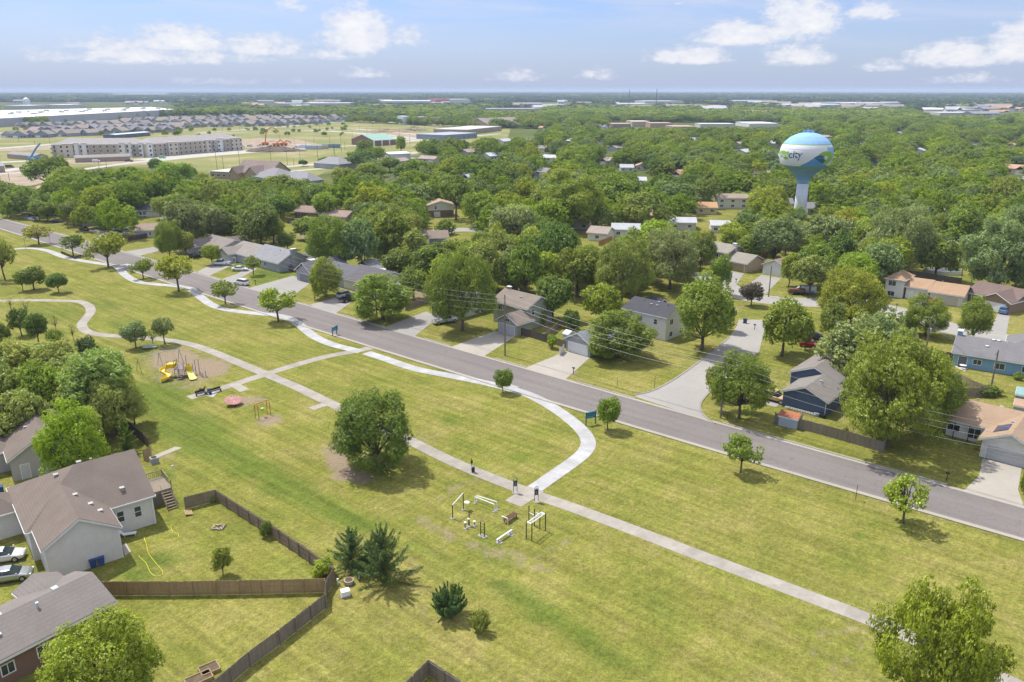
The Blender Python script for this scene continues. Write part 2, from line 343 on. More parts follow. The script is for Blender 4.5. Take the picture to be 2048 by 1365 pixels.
def gmat(m,t,b):
    def att(n): a=N(t,'ShaderNodeAttribute'); a.attribute_name=n; return a.outputs['Fac']
    nf=wnoise(t,2.6,7,.8); nm_=wnoise(t,.3,7,.78); nb_=wnoise(t,.11,6,.72); nl=wnoise(t,.045,5,.6); nst=wnoise(t,1.6,4,.7,(1,.25,1),R(40)); nmow=wnoise(t,.9,3,.6,(1,.06,1),R(-50))
    def cmul(a,fac,lo,hi,amt): 
        v=ramp(t,fac,[(lo,(1-amt,)*3),(hi,(1+amt*.9,)*3)]); return mixc(t,1.0,a,v,'MULTIPLY')
    g1=(.190,.192,.042); g2=(.108,.142,.028); g3=(.31,.255,.10)
    base=ramp(t,nm_,[(.32,g2),(.44,g1),(.56,g1),(.70,g3)])
    base=mixc(t,.45,base,ramp(t,nb_,[(.36,(.105,.145,.024)),(.48,(.2,.2,.042)),(.62,(.31,.255,.10))]))
    base=mixc(t,mth(t,'MULTIPLY',mth(t,'SUBTRACT',nl,.42),2.0,clamp=True),base,(.165,.18,.034))
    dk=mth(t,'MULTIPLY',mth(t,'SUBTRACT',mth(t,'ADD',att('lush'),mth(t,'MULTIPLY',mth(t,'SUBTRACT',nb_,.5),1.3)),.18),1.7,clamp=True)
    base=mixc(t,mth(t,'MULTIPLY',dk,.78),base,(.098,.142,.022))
    dy=mth(t,'MULTIPLY',mth(t,'SUBTRACT',mth(t,'ADD',att('dry'),mth(t,'MULTIPLY',mth(t,'SUBTRACT',nm_,.5),1.6)),.12),1.1,clamp=True)
    base=mixc(t,mth(t,'MULTIPLY',dy,.7),base,(.29,.245,.085))
    base=cmul(base,nf,.33,.67,.42); base=cmul(base,nst,.34,.66,.16); base=cmul(base,nmow,.36,.64,.17); base=cmul(base,wnoise(t,.9,4,.8),.3,.7,.16); base=cmul(base,wnoise(t,7,3,.8),.3,.7,.34)
    dm=mth(t,'ADD',att('dirt'),mth(t,'MULTIPLY',mth(t,'SUBTRACT',wnoise(t,.6,7,.85),.5),2.6)); dm=mth(t,'MULTIPLY',mth(t,'SUBTRACT',dm,.36),2.4,clamp=True)
    dc=mixc(t,.5,ramp(t,nf,[(.3,(.15,.112,.08)),(.7,(.38,.30,.22))]),(.25,.19,.14))
    base=mixc(t,mth(t,'MULTIPLY',dm,.9),base,dc)
    # far country: woods, fields and built-up patches
    wn=wnoise(t,.012,6,.7,(1,1,1)); wn2=wnoise(t,.0016,5,.65,(1,.55,1))
    wd=ramp(t,wn,[(.35,(.06,.085,.022)),(.5,(.11,.14,.035)),(.62,(.19,.19,.06)),(.74,(.26,.24,.14))])
    wd2=ramp(t,wn2,[(.4,(.035,.055,.02)),(.55,(.055,.08,.028)),(.68,(.11,.13,.05)),(.78,(.22,.2,.14))])
    base=mixc(t,mth(t,'MULTIPLY',att('wood'),.85),base,mixc(t,.6,wd,wd2))
    fn_=wnoise(t,.02,5,.65,(1,1,1)); fl=ramp(t,fn_,[(.3,(.17,.19,.07)),(.5,(.22,.225,.09)),(.6,(.31,.275,.15)),(.72,(.38,.32,.22))])
    base=mixc(t,mth(t,'MULTIPLY',att('field'),.8),base,fl)
    t.links.new(base,b.inputs['Base Color']); b.inputs['Roughness'].default_value=1; b.inputs['Specular IOR Level'].default_value=.05
    bp=N(t,'ShaderNodeBump'); bp.inputs['Strength'].default_value=.35; bp.inputs['Distance'].default_value=.25
    t.links.new(nf,bp.inputs['Height']); t.links.new(bp.outputs[0],b.inputs['Normal'])
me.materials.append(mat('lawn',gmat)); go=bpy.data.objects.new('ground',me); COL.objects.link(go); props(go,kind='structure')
# ================================================================ roads
def asph(m,t,b):
    a=mixc(t,.5,ramp(t,wnoise(t,.7,5,.7,(.12,1,1),R(40)),[(.3,(.158,.138,.126)),(.7,(.205,.18,.163))]),ramp(t,wnoise(t,.06,3,.6),[(.35,(.165,.145,.134)),(.65,(.21,.186,.17))]))
    a=mixc(t,.3,a,ramp(t,wnoise(t,9,3,.8),[(.3,(.09,.085,.085)),(.7,(.24,.225,.22))]))
    vo=N(t,'ShaderNodeTexVoronoi',feature='DISTANCE_TO_EDGE'); mp=N(t,'ShaderNodeMapping'); mp.inputs['Scale'].default_value=(.16,.16,.16); mp.inputs['Rotation'].default_value=(0,0,R(40))
    wv=mixc(t,.12,wpos(t),N(t,'ShaderNodeTexNoise').outputs['Color']); t.links.new(wv,mp.inputs[0]); t.links.new(mp.outputs[0],vo.inputs['Vector'])
    a=mixc(t,mth(t,'MULTIPLY',mth(t,'LESS_THAN',vo.outputs['Distance'],.012),.45),a,(.07,.065,.065))
    s_=N(t,'ShaderNodeSeparateXYZ'); mp2=N(t,'ShaderNodeMapping'); mp2.inputs['Rotation'].default_value=(0,0,R(40.1)); t.links.new(wpos(t),mp2.inputs[0]); t.links.new(mp2.outputs[0],s_.inputs[0])
    tr=ramp(t,wnoise(t,.45,2,.5,(.03,1.6,1),R(40.1)),[(.35,(.93,)*3),(.65,(1.06,)*3)]); a=mixc(t,1.0,a,tr,'MULTIPLY')
    t.links.new(a,b.inputs['Base Color']); b.inputs['Roughness'].default_value=.9
ASPH=mat('asphalt',asph)
CONC_NEW=concrete((.40,.40,.40)); CONC_OLD=concrete((.35,.315,.265)); CONC_ST=concrete((.315,.30,.275)); KERB=concrete((.34,.315,.265))
near=[(-160,408),(0,461),(100,487),(200,520),(300,554),(400,590),(500,621),(600,655),(700,688),(850,735),(980,768),(1100,795),(1290,853),(1460,905),(1700,985),(1900,1044),(2048,1092),(2300,1180)]
far=[(-160,384),(0,437),(160,478),(260,508),(420,553),(600,605),(760,652),(890,690),(990,718),(1100,750),(1240,789),(1390,832),(1500,860),(1700,915),(1850,955),(2048,1017),(2300,1100)]
wn_=PX(near); wf=PX(far)
ux,uy=math.cos(R(-40.1)),math.sin(R(-40.1)); vx,vy=-uy,ux
def uv(p): return (p[0]*ux+p[1]*uy,p[0]*vx+p[1]*vy)
def xy(u,v): return (u*ux+v*vx,u*uy+v*vy)
un=np.array([uv(p) for p in wn_]); uf=np.array([uv(p) for p in wf])
us=np.arange(-560,60,4.0)
cn=np.polyfit(un[1:-1,0],un[1:-1,1],3); cf_=np.polyfit(uf[1:-1,0],uf[1:-1,1],3)
lo=un[1,0]-30
vn=lambda u: float(np.polyval(cn,max(min(u,45),lo))); vf=lambda u: float(np.polyval(cf_,max(min(u,45),lo)))
def edge(fn,off): return [xy(u,fn(u)+off) for u in us]
mb=MB(); strip(mb,edge(vf,-.75),edge(vn,.75),.02); mb.build('road',ASPH,kind='structure')
mb=MB(); strip(mb,edge(vn,.75),edge(vn,.14),.028); strip(mb,edge(vf,-.14),edge(vf,-.75),.028); mb.build('gutter',KERB,kind='structure')
def far_u(x,y): return uv(G(x,y))[0]
gaps=[(far_u(1285,800),far_u(1420,842)),(far_u(1935,975),far_u(2048,1015)),(far_u(1062,735),far_u(1142,760)),(far_u(915,693),far_u(978,712)),(far_u(781,655),far_u(842,672)),(far_u(630,612),far_u(684,628)),(far_u(512,577),far_u(594,600))]
mb=MB()
for fn,off,gp in ((vn,-.02,[]),(vf,.02,gaps)):
    run=[]
    for u in list(us)+[None]:
        bad=u is None or any(a<=u<=b for a,b in gp)
        if bad:
            if len(run)>1:
                pts=[xy(q,fn(q)+off) for q in run]; ribbon(mb,pts,.28,.12,.115)
            run=[]
        else: run.append(u)
mb.build('kerb',KERB,kind='structure')
def path(name,px,wd,m,z=.03,n=8): 
    pts=crom(PX(px),n)
    if name=='path':      # slabs about 1.6 m long, each its own tone
        q=[pts[0]]; acc=0.0
        for a,b in zip(pts[:-1],pts[1:]):
            L=math.hypot(b[0]-a[0],b[1]-a[1]); t=0.0
            while acc+(L-t)>=1.6: t+=1.6-acc; acc=0.0; q.append((a[0]+(b[0]-a[0])*t/L,a[1]+(b[1]-a[1])*t/L))
            acc+=L-t
        q.append(pts[-1]); pts=q
    mb=MB(); ribbon(mb,pts,wd,z,z+.02); o=mb.build(name,m,kind='structure'); g_=np.random.default_rng(len(pts)); nf_=len(mb.f)
    at=o.data.attributes.new('slab','FLOAT','FACE'); v=g_.random(nf_); v[g_.random(nf_)<.04]=-.8; at.data.foreach_set('value',v.astype(np.float32)); return pts
def jointed(c,name,step=1.5):
    def fn(m,t,b):
        n=wnoise(t,.8,6,.7); a=ramp(t,n,[(.3,col(c,.88)),(.7,col(c,1.08))])
        ck=N(t,'ShaderNodeTexChecker'); mp=N(t,'ShaderNodeMapping'); mp.inputs['Rotation'].default_value=(0,0,R(45)); mp.inputs['Location'].default_value=(0,0,.37)
        t.links.new(wpos(t),mp.inputs[0]); t.links.new(mp.outputs[0],ck.inputs['Vector']); ck.inputs['Scale'].default_value=1/step
        at=N(t,'ShaderNodeAttribute'); at.attribute_name='slab'; a=mixc(t,1.0,a,ramp(t,at.outputs['Fac'],[(0,(.90,.90,.89)),(1,(1.07,1.06,1.05))]),'MULTIPLY'); a=mixc(t,1.0,a,ramp(t,wnoise(t,.35,6,.8),[(.35,(.86,.85,.83)),(.6,(1.05,1.05,1.05))]),'MULTIPLY'); t.links.new(a,b.inputs['Base Color']); b.inputs['Roughness'].default_value=.9
    return mat(name,fn)
PNEW=jointed((.40,.40,.402),'new_concrete'); POLD=jointed((.325,.30,.262),'old_concrete')
path('path',[(14,500),(60,497),(95,502),(130,515),(170,523),(215,530),(235,534),(250,550),(275,564),(310,569),(355,573),(380,578),(398,592),(425,611),(460,621),(510,627),(560,632),(585,640),(605,655),(628,673),(660,688),(697,698),(722,704)],2.25,PNEW,.034)
path('path',[(733,706),(770,718),(830,738),(900,752),(960,764),(1015,777),(1060,791),(1105,815),(1143,842),(1168,866),(1177,887),(1167,907),(1140,929),(1105,953),(1070,978)],2.25,PNEW,.034)
path('path',[(-60,604),(0,602),(60,601),(120,602),(160,604),(178,613),(181,625),(170,640),(163,651),(175,664),(210,671),(270,675),(330,680),(380,689),(430,706),(480,727),(530,748),(590,773),(640,797),(690,821),(760,855),(820,882),(880,912),(940,939),(1000,963),(1070,990),(1140,1014),(1270,1062),(1400,1112),(1550,1168),(1745,1242),(1860,1292),(1985,1350),(2060,1385)],2.1,POLD,.026)
path('path',[(378,796),(450,775),(540,746),(620,722),(660,712),(700,705),(733,698),(768,688)],2.1,POLD,.018,6)
path('path',[(1072,978),(1026,1008)],2.6,POLD,.018,2)
path('path',[(660,806),(622,818)],1.6,POLD,.018,2)
path('path',[(466,768),(490,782)],1.8,POLD,.022,2)
path('path',[(1004,770),(1030,778)],2.2,PNEW,.04,2)
path('path',[(245,530),(262,533)],4,PNEW,.03,2)
def slab(name,px,m,z=.032):
    mb=MB(); w_=PX(px)
    a=sum(w_[i][0]*w_[(i+1)%len(w_)][1]-w_[(i+1)%len(w_)][0]*w_[i][1] for i in range(len(w_)))
    if a<0: w_=w_[::-1]
    mb.prism(w_,lambda a,b,d:(a,b,d),-.02,z); return mb.build(name,m,kind='structure')
# side street and the street behind
mb=MB()
for e_ in ([(1268,791),(1300,784),(1328,771),(1355,755),(1382,736),(1406,718),(1458,676)],[(1430,848),(1412,836),(1402,822),(1402,806),(1418,786),(1440,765),(1480,732),(1518,705)]): ribbon(mb,crom(PX(e_),5),.32,.11,.1)
mb.build('kerb',concrete((.28,.26,.22)),kind='structure')
slab('side_street',[(1268,793),(1300,784),(1328,771),(1355,755),(1382,736),(1406,718),(1458,676),(1472,655),(1478,640),(1532,640),(1526,672),(1518,705),(1480,732),(1440,765),(1418,786),(1402,806),(1402,822),(1412,836),(1428,848),(1350,820)],CONC_ST,.024)
path('side_street',[(1400,545),(1440,570),(1490,592),(1560,602),(1640,606),(1740,612),(1830,634),(1900,657),(1960,669),(2070,690)],8.5,CONC_ST,.016)
path('side_street',[(690,380),(720,420),(700,440)],7,CONC_ST,.016)
path('side_street',[(1180,395),(1380,385),(1560,420)],7,CONC_ST,.016)
path('side_street',[(640,400),(820,395),(900,410),(1010,400),(1300,395)],7,CONC_ST,.014)
path('side_street',[(1830,470),(1905,480),(1990,500),(2100,505)],8,CONC_ST,.014)
path('side_street',[(830,470),(880,462),(950,460),(1000,470)],8,CONC_ST,.014)
DR=[[(990,662),(1032,672),(978,710),(916,690)],[(1133,703),(1180,716),(1142,755),(1062,732)],[(851,624),(880,633),(842,670),(781,652)],[(690,590),(712,598),(684,625),(630,608)],[(586,552),(622,566),(594,596),(512,574)],
 [(452,520),(474,527),(425,552),(398,545),(412,535)],[(475,548),(502,532),(514,538),(470,566),(442,560)],[(262,502),(322,492),(328,500),(296,510),(303,522),(268,512)],[(1965,918),(2044,934),(2036,980),(2050,1016),(1932,974),(1958,952)],
 [(0,1058),(30,1048),(60,1075),(95,1095),(106,1167),(60,1178),(-10,1192),(-40,1130)],[(1523,550),(1562,557),(1530,590),(1488,576)],[(1447,540),(1488,548),(1470,574),(1430,562)],[(1998,624),(2020,630),(2012,672),(1978,665)],
 [(314,432),(334,427),(405,442),(362,452)],[(36,434),(66,428),(72,436),(58,440)],[(168,460),(230,462),(262,452),(230,476)],[(70,492),(25,486),(80,468),(110,478)],[(1838,602),(1882,606),(1862,620),(1822,612)],[(860,466),(890,452),(920,460),(890,472)],[(200,470),(240,462),(260,466),(215,484)],[(1535,800),(1562,806),(1552,815),(1526,808)],[(2000,462),(2048,470),(2048,480),(2000,474)]]
def snapdrive(px):
    W_=[]
    for p in PX(px):
        u,v=uv(p)
        if -400<u<45 and v<vf(u)+4.2: v=vf(u)-.72
        W_.append(xy(u,v))
    return W_
for d in DR:
    w_=snapdrive(d); a=sum(w_[i][0]*w_[(i+1)%len(w_)][1]-w_[(i+1)%len(w_)][0]*w_[i][1] for i in range(len(w_)))
    mb=MB(); mb.prism(w_ if a>0 else w_[::-1],lambda a,b,d_:(a,b,d_),-.02,.031); mb.build('driveway',concrete((.30,.285,.262)) if d[0][0] not in (990,1133,1965) else concrete((.36,.33,.285)),kind='structure')
slab('patio',[(1902,730),(1912,724),(1939,735),(1930,744)],concrete((.5,.46,.38)))
slab('patio',[(244,1092),(252,1086),(262,1104),(250,1112)],concrete((.4,.36,.32)))
# concrete streets and yards of the building sites in the fields
FC=concrete((.42,.40,.36),'field_concrete',.1)
for px,wd in (([(-100,352),(60,345),(140,340)],8),([(160,340),(300,322),(470,308),(620,297),(760,288),(1000,268)],8),([(-40,300),(120,288),(180,284)],14),([(420,344),(560,335),(700,322),(790,312),(900,296),(1060,278)],9),([(440,356),(560,345),(700,332),(830,316)],6),([(-50,268),(200,260),(330,252)],9),
 ([(395,266),(520,258),(700,243),(800,246),(980,262)],9),([(400,268),(600,262),(740,268),(820,276),(900,290)],8),([(660,262),(760,272),(840,283)],8),([(700,258),(820,268),(880,276)],7),([(520,288),(600,290),(650,297)],7),([(290,321),(400,311),(530,300)],30),([(0,325),(60,322),(110,318)],12),([(620,262),(690,258),(790,262)],6),([(-60,278),(60,276)],10),([(0,344),(50,336),(60,345)],10)):
    path('field_road',px,wd,FC,.02+.002*(px[0][0]%7),4)
DIRTF=plain('bare_soil',(.30,.24,.17),1,.35,0,.15)
slab('dirt_yard',[(470,296),(620,300),(640,290),(600,280),(520,276),(460,282)],DIRTF,.012)
slab('dirt_yard',[(-60,340),(50,338),(120,345),(150,352),(60,372),(-80,372)],DIRTF,.01)
slab('dirt_yard',[(120,328),(300,329),(300,322),(100,320)],DIRTF,.013)
slab('dirt_yard',[(-40,304),(100,300),(105,292),(-40,296)],DIRTF,.0115)
slab('dirt_yard',[(740,268),(830,266),(900,272),(880,282),(800,280)],DIRTF,.011)
# ================================================================ trees
def leafmat(m,t,b):
    oi=N(t,'ShaderNodeObjectInfo'); geo=N(t,'ShaderNodeNewGeometry')
    c=oi.outputs['Color']
    at=N(t,'ShaderNodeAttribute'); at.attribute_name='tint'
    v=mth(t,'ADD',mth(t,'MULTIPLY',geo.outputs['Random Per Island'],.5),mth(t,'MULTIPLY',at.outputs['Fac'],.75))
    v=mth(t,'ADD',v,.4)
    hs=N(t,'ShaderNodeHueSaturation'); t.links.new(c,hs.inputs['Color'])
    t.links.new(mth(t,'ADD',.487,mth(t,'MULTIPLY',at.outputs['Fac'],-.02)),hs.inputs['Hue']) if False else None
    t.links.new(mth(t,'ADD',.478,mth(t,'MULTIPLY',oi.outputs['Random'],.03)),hs.inputs['Hue']); t.links.new(v,hs.inputs['Value'])
    hs.inputs['Saturation'].default_value=1.1
    t.nodes.remove(b); d=N(t,'ShaderNodeBsdfDiffuse'); tr=N(t,'ShaderNodeBsdfTranslucent'); gl=N(t,'ShaderNodeBsdfGlossy'); gl.inputs['Roughness'].default_value=.45
    t.links.new(hs.outputs[0],d.inputs[0]); t2=mixc(t,.5,hs.outputs[0],(.22,.30,.03)); t.links.new(t2,tr.inputs[0]); gl.inputs[0].default_value=(.8,.85,.8,1)
    a=N(t,'ShaderNodeMixShader'); a.inputs[0].default_value=.47; t.links.new(d.outputs[0],a.inputs[1]); t.links.new(tr.outputs[0],a.inputs[2])
    a2=N(t,'ShaderNodeMixShader'); a2.inputs[0].default_value=.03; t.links.new(a.outputs[0],a2.inputs[1]); t.links.new(gl.outputs[0],a2.inputs[2])
    t.links.new(a2.outputs[0],t.nodes['Material Output'].inputs[0])
LEAF=mat('leaf',leafmat); BARK=plain('bark',(.13,.105,.085),.95,.35,0,3,.05); BARKG=plain('grey_bark',(.20,.175,.15),.95,.3,0,3,.05)
def unit(v): return v/np.maximum(np.linalg.norm(v,axis=-1,keepdims=True),1e-9)
def rnd_dir(n,g): return unit(g.normal(size=(n,3)))
def leaf_quads(P_,Nn,size,g,aspect=.62,droop=0.0,stretch=None):
    n=len(P_); r=rnd_dir(n,g); 
    if stretch is not None: r=unit(r*.45+np.array(stretch))
    t1=unit(np.cross(Nn,r)) if stretch is None else unit(r-Nn*np.sum(r*Nn,1,keepdims=True))
    t2=np.cross(Nn,t1); s=size*(.6+.8*g.random((n,1))); a=t1*s*(1.0 if stretch is None else 1.5); b_=t2*s*aspect
    q=np.stack([P_-a,P_-b_*(.9),P_+a,P_+b_],1)     # a leaf-shaped rhombus
    return q
def mesh_quads(name,q,mats,tint=None):
    n=len(q); me=bpy.data.meshes.new(name); me.vertices.add(n*4); me.vertices.foreach_set('co',q.reshape(-1).astype(np.float32))
    me.loops.add(n*4); me.loops.foreach_set('vertex_index',np.arange(n*4,dtype=np.int32)); me.polygons.add(n)
    me.polygons.foreach_set('loop_start',np.arange(n,dtype=np.int32)*4); me.update(calc_edges=True)
    if tint is not None:
        at=me.attributes.new('tint','FLOAT','FACE'); at.data.foreach_set('value',tint.astype(np.float32))
    for m in mats: me.materials.append(m)
    return me
def crown_lobes(g,rx,rz,cz,nl,lr,fill=.62,flat=0.0,lean=(0,0),irr=1.0):
    out=[]
    k=0; ph=g.random(4)*6.283
    while len(out)<nl and k<nl*30:
        k+=1; d=rnd_dir(1,g)[0]
        if d[2]<-.72: continue
        az_=math.atan2(d[1],d[0]); f=fill*(.72+.42*g.random())*(1+irr*(.14*math.sin(2*az_+ph[0])+.10*math.sin(3*az_+ph[1]))); c=np.array([d[0]*rx*f+lean[0]*d[2],d[1]*rx*f+lean[1]*d[2],cz+d[2]*rz*f*(1-flat*(d[2]>0)*.3)])
        r=lr*(.65+.6*g.random())
        if all(np.linalg.norm(c-o[0])>.55*min(r,o[1]) for o in out): out.append((c,r))
    return out
def crown_mesh(name,seed,rx=.42,rz=.40,cz=.58,nl=30,lr=.15,per=150,leaf=.017,fill=.66,up=.35,jit=.55,stretch=None,gap=0.0,lean=(0,0),flat=0,zsq=.85,irr=1.0):
    g=np.random.default_rng(seed); lobes=crown_lobes(g,rx,rz,cz,nl,lr,fill,flat,lean,irr); Q=[];T=[]
    for c,r in lobes:
        n=int(per*(r/lr)**2); d=rnd_dir(n,g); out=unit(c-np.array([0,0,cz-.15*rz]))
        keep=(d@out)>-.35-.4*g.random(n); d=d[keep]; n=len(d)
        # sub clumps: bunch the leaves into small sprays
        nb=max(6,n//9); bd=rnd_dir(nb,g); bi=np.argmax(d@bd.T,1); d=unit(d*.55+bd[bi]*.6+g.normal(size=d.shape)*.07)
        rr=r*(.82+.3*g.random((n,1)))*(1+.22*np.sin(bi*12.9898)[:,None])
        p=c+d*rr*np.array([1,1,zsq]); p+=g.normal(size=p.shape)*r*.05
        nn=unit(d*1.0+np.array([0,0,up])+g.normal(size=d.shape)*jit)
        q=leaf_quads(p,nn,leaf,g,stretch=stretch); Q.append(q)
        lt=g.normal()*.13; T.append(np.clip(.38+lt+.16*np.sin(bi*78.233)+g.normal(size=n)*.06,0,1))
    q=np.concatenate(Q); T=np.concatenate(T)
    me=mesh_quads(name,q,[LEAF],T); return me,lobes
def trunk_mesh(name,seed,lobes,cz,rz,tr=.022,fork=.28,mat_=None,nb=9,z0=-.01):
    g=np.random.default_rng(seed+99); mb=MB(); lean=g.normal(size=2)*.015
    top=(lean[0],lean[1],fork)
    mb.tube([(0,0,z0),(0,0,.02),(lean[0]*.5,lean[1]*.5,fork*.5),top],[tr*1.5,tr*1.05,tr*.9,tr*.85],8)
    L=sorted(lobes,key=lambda o:g.random())[:nb]
    mb.tube([top,(lean[0],lean[1],cz),(lean[0]*2,lean[1],cz+rz*.55)],[tr*.8,tr*.5,tr*.12],6)
    for c,r in L:
        s=Vector((lean[0],lean[1],fork*(.85+.5*g.random()))); e_=Vector(tuple(c)); m1=s.lerp(e_,.45)+Vector((0,0,-.02)); 
        mb.tube([s,m1,e_],[tr*.5,tr*.32,tr*.09],5)
        for _ in range(2):
            d=Vector(tuple(rnd_dir(1,g)[0]*r*.8)); mb.tube([m1.lerp(e_,.4),m1.lerp(e_,.75)+d*.4,e_+d],[tr*.2,tr*.12,tr*.04],4)
    me=bpy.data.meshes.new(name); me.from_pydata(mb.v,[],mb.f); me.materials.append(mat_ or BARK); me.polygons.foreach_set('use_smooth',[True]*len(mb.f)); me.update(); return me
PROTO={}
def proto(kind,seed,**k):
    tk={x:k.pop(x) for x in ('tr','fork','mat_','nb') if x in k}
    cm,lob=crown_mesh('crown',seed,**k); tm=trunk_mesh('trunk',seed,lob,k.get('cz',.58),k.get('rz',.4),**tk)
    PROTO.setdefault(kind,[]).append((cm,tm,k.get('rx',.42)*1.12))
for s_ in range(3): proto('round',10+s_,rx=.44,rz=.40,cz=.56,nl=42,lr=.135,per=510,leaf=0.0185,tr=.024,fork=.22)
for s_ in range(2): proto('oval',20+s_,rx=.31,rz=.42,cz=.56,nl=34,lr=.115,per=476,leaf=0.0174,tr=.02,fork=.18)
for s_ in range(3): proto('spread',30+s_,rx=.56,rz=.36,cz=.60,nl=46,lr=.145,per=480,leaf=0.0185,fill=.72,tr=.028,fork=.22,nb=12)
for s_ in range(3): proto('airy',40+s_,rx=.47,rz=.34,cz=.62,nl=38,lr=.115,per=161,leaf=0.0246,fill=.72,jit=.9,tr=.026,fork=.3,nb=18)
for s_ in range(2): proto('feather',50+s_,rx=.46,rz=.42,cz=.56,nl=52,lr=.12,per=360,leaf=0.0174,fill=.74,stretch=(.5,.2,.35),jit=.8,tr=.026,fork=.24,nb=14)
for s_ in range(2): proto('tall',60+s_,rx=.27,rz=.44,cz=.54,nl=36,lr=.11,per=384,leaf=0.0179,fill=.75,jit=.7,tr=.02,fork=.2)
proto('sparse',70,rx=.30,rz=.34,cz=.60,nl=22,lr=.10,per=25,leaf=0.0224,fill=.75,jit=1,tr=.016,fork=.3,nb=20)
proto('sparse',71,rx=.26,rz=.36,cz=.58,nl=18,lr=.10,per=19,leaf=0.0224,fill=.75,jit=1,tr=.015,fork=.25,nb=18)
proto('hero_round',80,rx=.50,rz=.49,cz=.50,nl=95,lr=.105,per=900,leaf=0.0104,fill=.80,up=.5,jit=.45,tr=.03,fork=.2,nb=14)
proto('hero_double',84,rx=.54,rz=.50,cz=.48,nl=120,lr=.10,per=800,leaf=.0095,fill=.84,up=.5,jit=.45,irr=.25,tr=.03,fork=.14,nb=14)
proto('hero_feather',81,rx=.57,rz=.46,cz=.52,nl=125,lr=.10,per=470,leaf=.0098,fill=.82,stretch=(1.0,.6,.2),jit=.6,irr=1.1,tr=.028,fork=.2,nb=26)
proto('hero_oval',82,rx=.38,rz=.47,cz=.53,nl=80,lr=.10,per=510,leaf=0.0112,fill=.78,jit=.5,tr=.024,fork=.15,nb=14)
proto('hero_spread',83,rx=.60,rz=.46,cz=.52,nl=110,lr=.105,per=760,leaf=.0085,fill=.78,jit=.65,stretch=(.3,.2,.5),tr=.026,fork=.2,nb=20)
proto('bush',90,rx=.62,rz=.52,cz=.46,nl=34,lr=.18,per=288,leaf=0.0336,fill=.72,tr=.03,fork=.1,nb=8)
proto('bush',91,rx=.50,rz=.50,cz=.48,nl=26,lr=.17,per=288,leaf=0.0336,fill=.75,tr=.03,fork=.1,nb=8)
def conifer(seed,nb=46,base=.46,leaf=.016):
    g=np.random.default_rng(seed); Q=[];T=[]; mb=MB(); mb.tube([(0,0,-.01),(0,0,.5),(0,0,.97)],[.022,.014,.002],6)
    for k in range(nb):
        f=(k+.5)/nb; z=.05+.80*f; Lb=base*(1-f)**.72*(.7+.6*g.random())+.03; a=k*2.39996+g.normal()*.25; up=.10+.75*f+g.normal()*.09
        d=np.array([math.cos(a),math.sin(a),0]); n=int(60+560*Lb); s=g.random(n)**.8
        p=np.stack([d[0]*Lb*s,d[1]*Lb*s,z+Lb*up*s*s*1.15],1); wd=(.026*(1-s)+.011)*(Lb/.35)**.5
        p+=g.normal(size=p.shape)*wd[:,None]*np.array([1,1,.8]); nn=unit(np.array([0,0,.8])+g.normal(size=p.shape)*.6-d*.2)
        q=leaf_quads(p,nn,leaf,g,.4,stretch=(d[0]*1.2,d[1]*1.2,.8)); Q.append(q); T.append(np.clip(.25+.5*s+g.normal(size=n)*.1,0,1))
        mb.tube([(0,0,z),(d[0]*Lb*.5,d[1]*Lb*.5,z+Lb*up*.3),(d[0]*Lb*.9,d[1]*Lb*.9,z+Lb*up*.95)],[.006,.004,.001],4)
    n=160; z=.80+.2*g.random(n); p=np.stack([g.normal(size=n)*.014*(1.05-z)*5,g.normal(size=n)*.014*(1.05-z)*5,z],1); Q.append(leaf_quads(p,unit(rnd_dir(n,g)),leaf*.8,g,.4,stretch=(0,0,1))); T.append(np.full(n,.4))
    me=bpy.data.meshes.new('trunk'); me.from_pydata(mb.v,[],mb.f); me.materials.append(BARK); me.update()
    PROTO.setdefault('conifer',[]).append((mesh_quads('crown',np.concatenate(Q),[LEAF],np.concatenate(T)),me,.42))
conifer(5,54,.50,.013); conifer(6,62,.54,.012); conifer(8,46,.38,.02)
def juniper(seed):
    g=np.random.default_rng(seed); Q=[];T=[]; mb=MB()
    for k in range(90):
        a=g.random()*6.283; sp=g.random()**.5; d=np.array([math.cos(a)*sp,math.sin(a)*sp,0]); h_=(.95-.40*sp**2)*(.60+.42*g.random())
        n=170; s=.25+.75*g.random(n); p=np.stack([d[0]*.56*s**.8,d[1]*.56*s**.8,h_*s],1); p+=g.normal(size=p.shape)*.036*np.array([1,1,.8])*(1.2-s)[:,None]
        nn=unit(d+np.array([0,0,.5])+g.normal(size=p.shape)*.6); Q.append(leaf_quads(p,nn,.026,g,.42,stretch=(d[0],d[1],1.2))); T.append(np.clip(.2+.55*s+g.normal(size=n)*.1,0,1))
        mb.tube([(0,0,0),(d[0]*.25,d[1]*.25,h_*.4),(d[0]*.5,d[1]*.5,h_*.85)],[.02,.012,.003],4)
    me=bpy.data.meshes.new('trunk'); me.from_pydata(mb.v,[],mb.f); me.materials.append(BARK); me.update()
    PROTO.setdefault('juniper',[]).append((mesh_quads('crown',np.concatenate(Q),[LEAF],np.concatenate(T)),me,.55))
juniper(3); juniper(4)
TONE={'bright':(0.377,0.484,0.076),'mid':(0.303,0.393,0.076),'dark':(0.189,0.272,0.060),'olive':(0.367,0.411,0.110),'grey':(0.326,0.405,0.168),'yellow':(0.481,0.508,0.092),'pine':(0.098,0.163,0.053),'willow':(0.481,0.556,0.173),'purple':(0.148,0.103,0.087),'fresh':(0.377,0.544,0.069)}
TNAME={'bright':'bright green','mid':'mid green','dark':'dark green','olive':'olive green','grey':'grey green','yellow':'yellow green','pine':'deep green','willow':'pale willow green','purple':'dark purple','fresh':'fresh lime green'}
TREES=[]  # records for labels
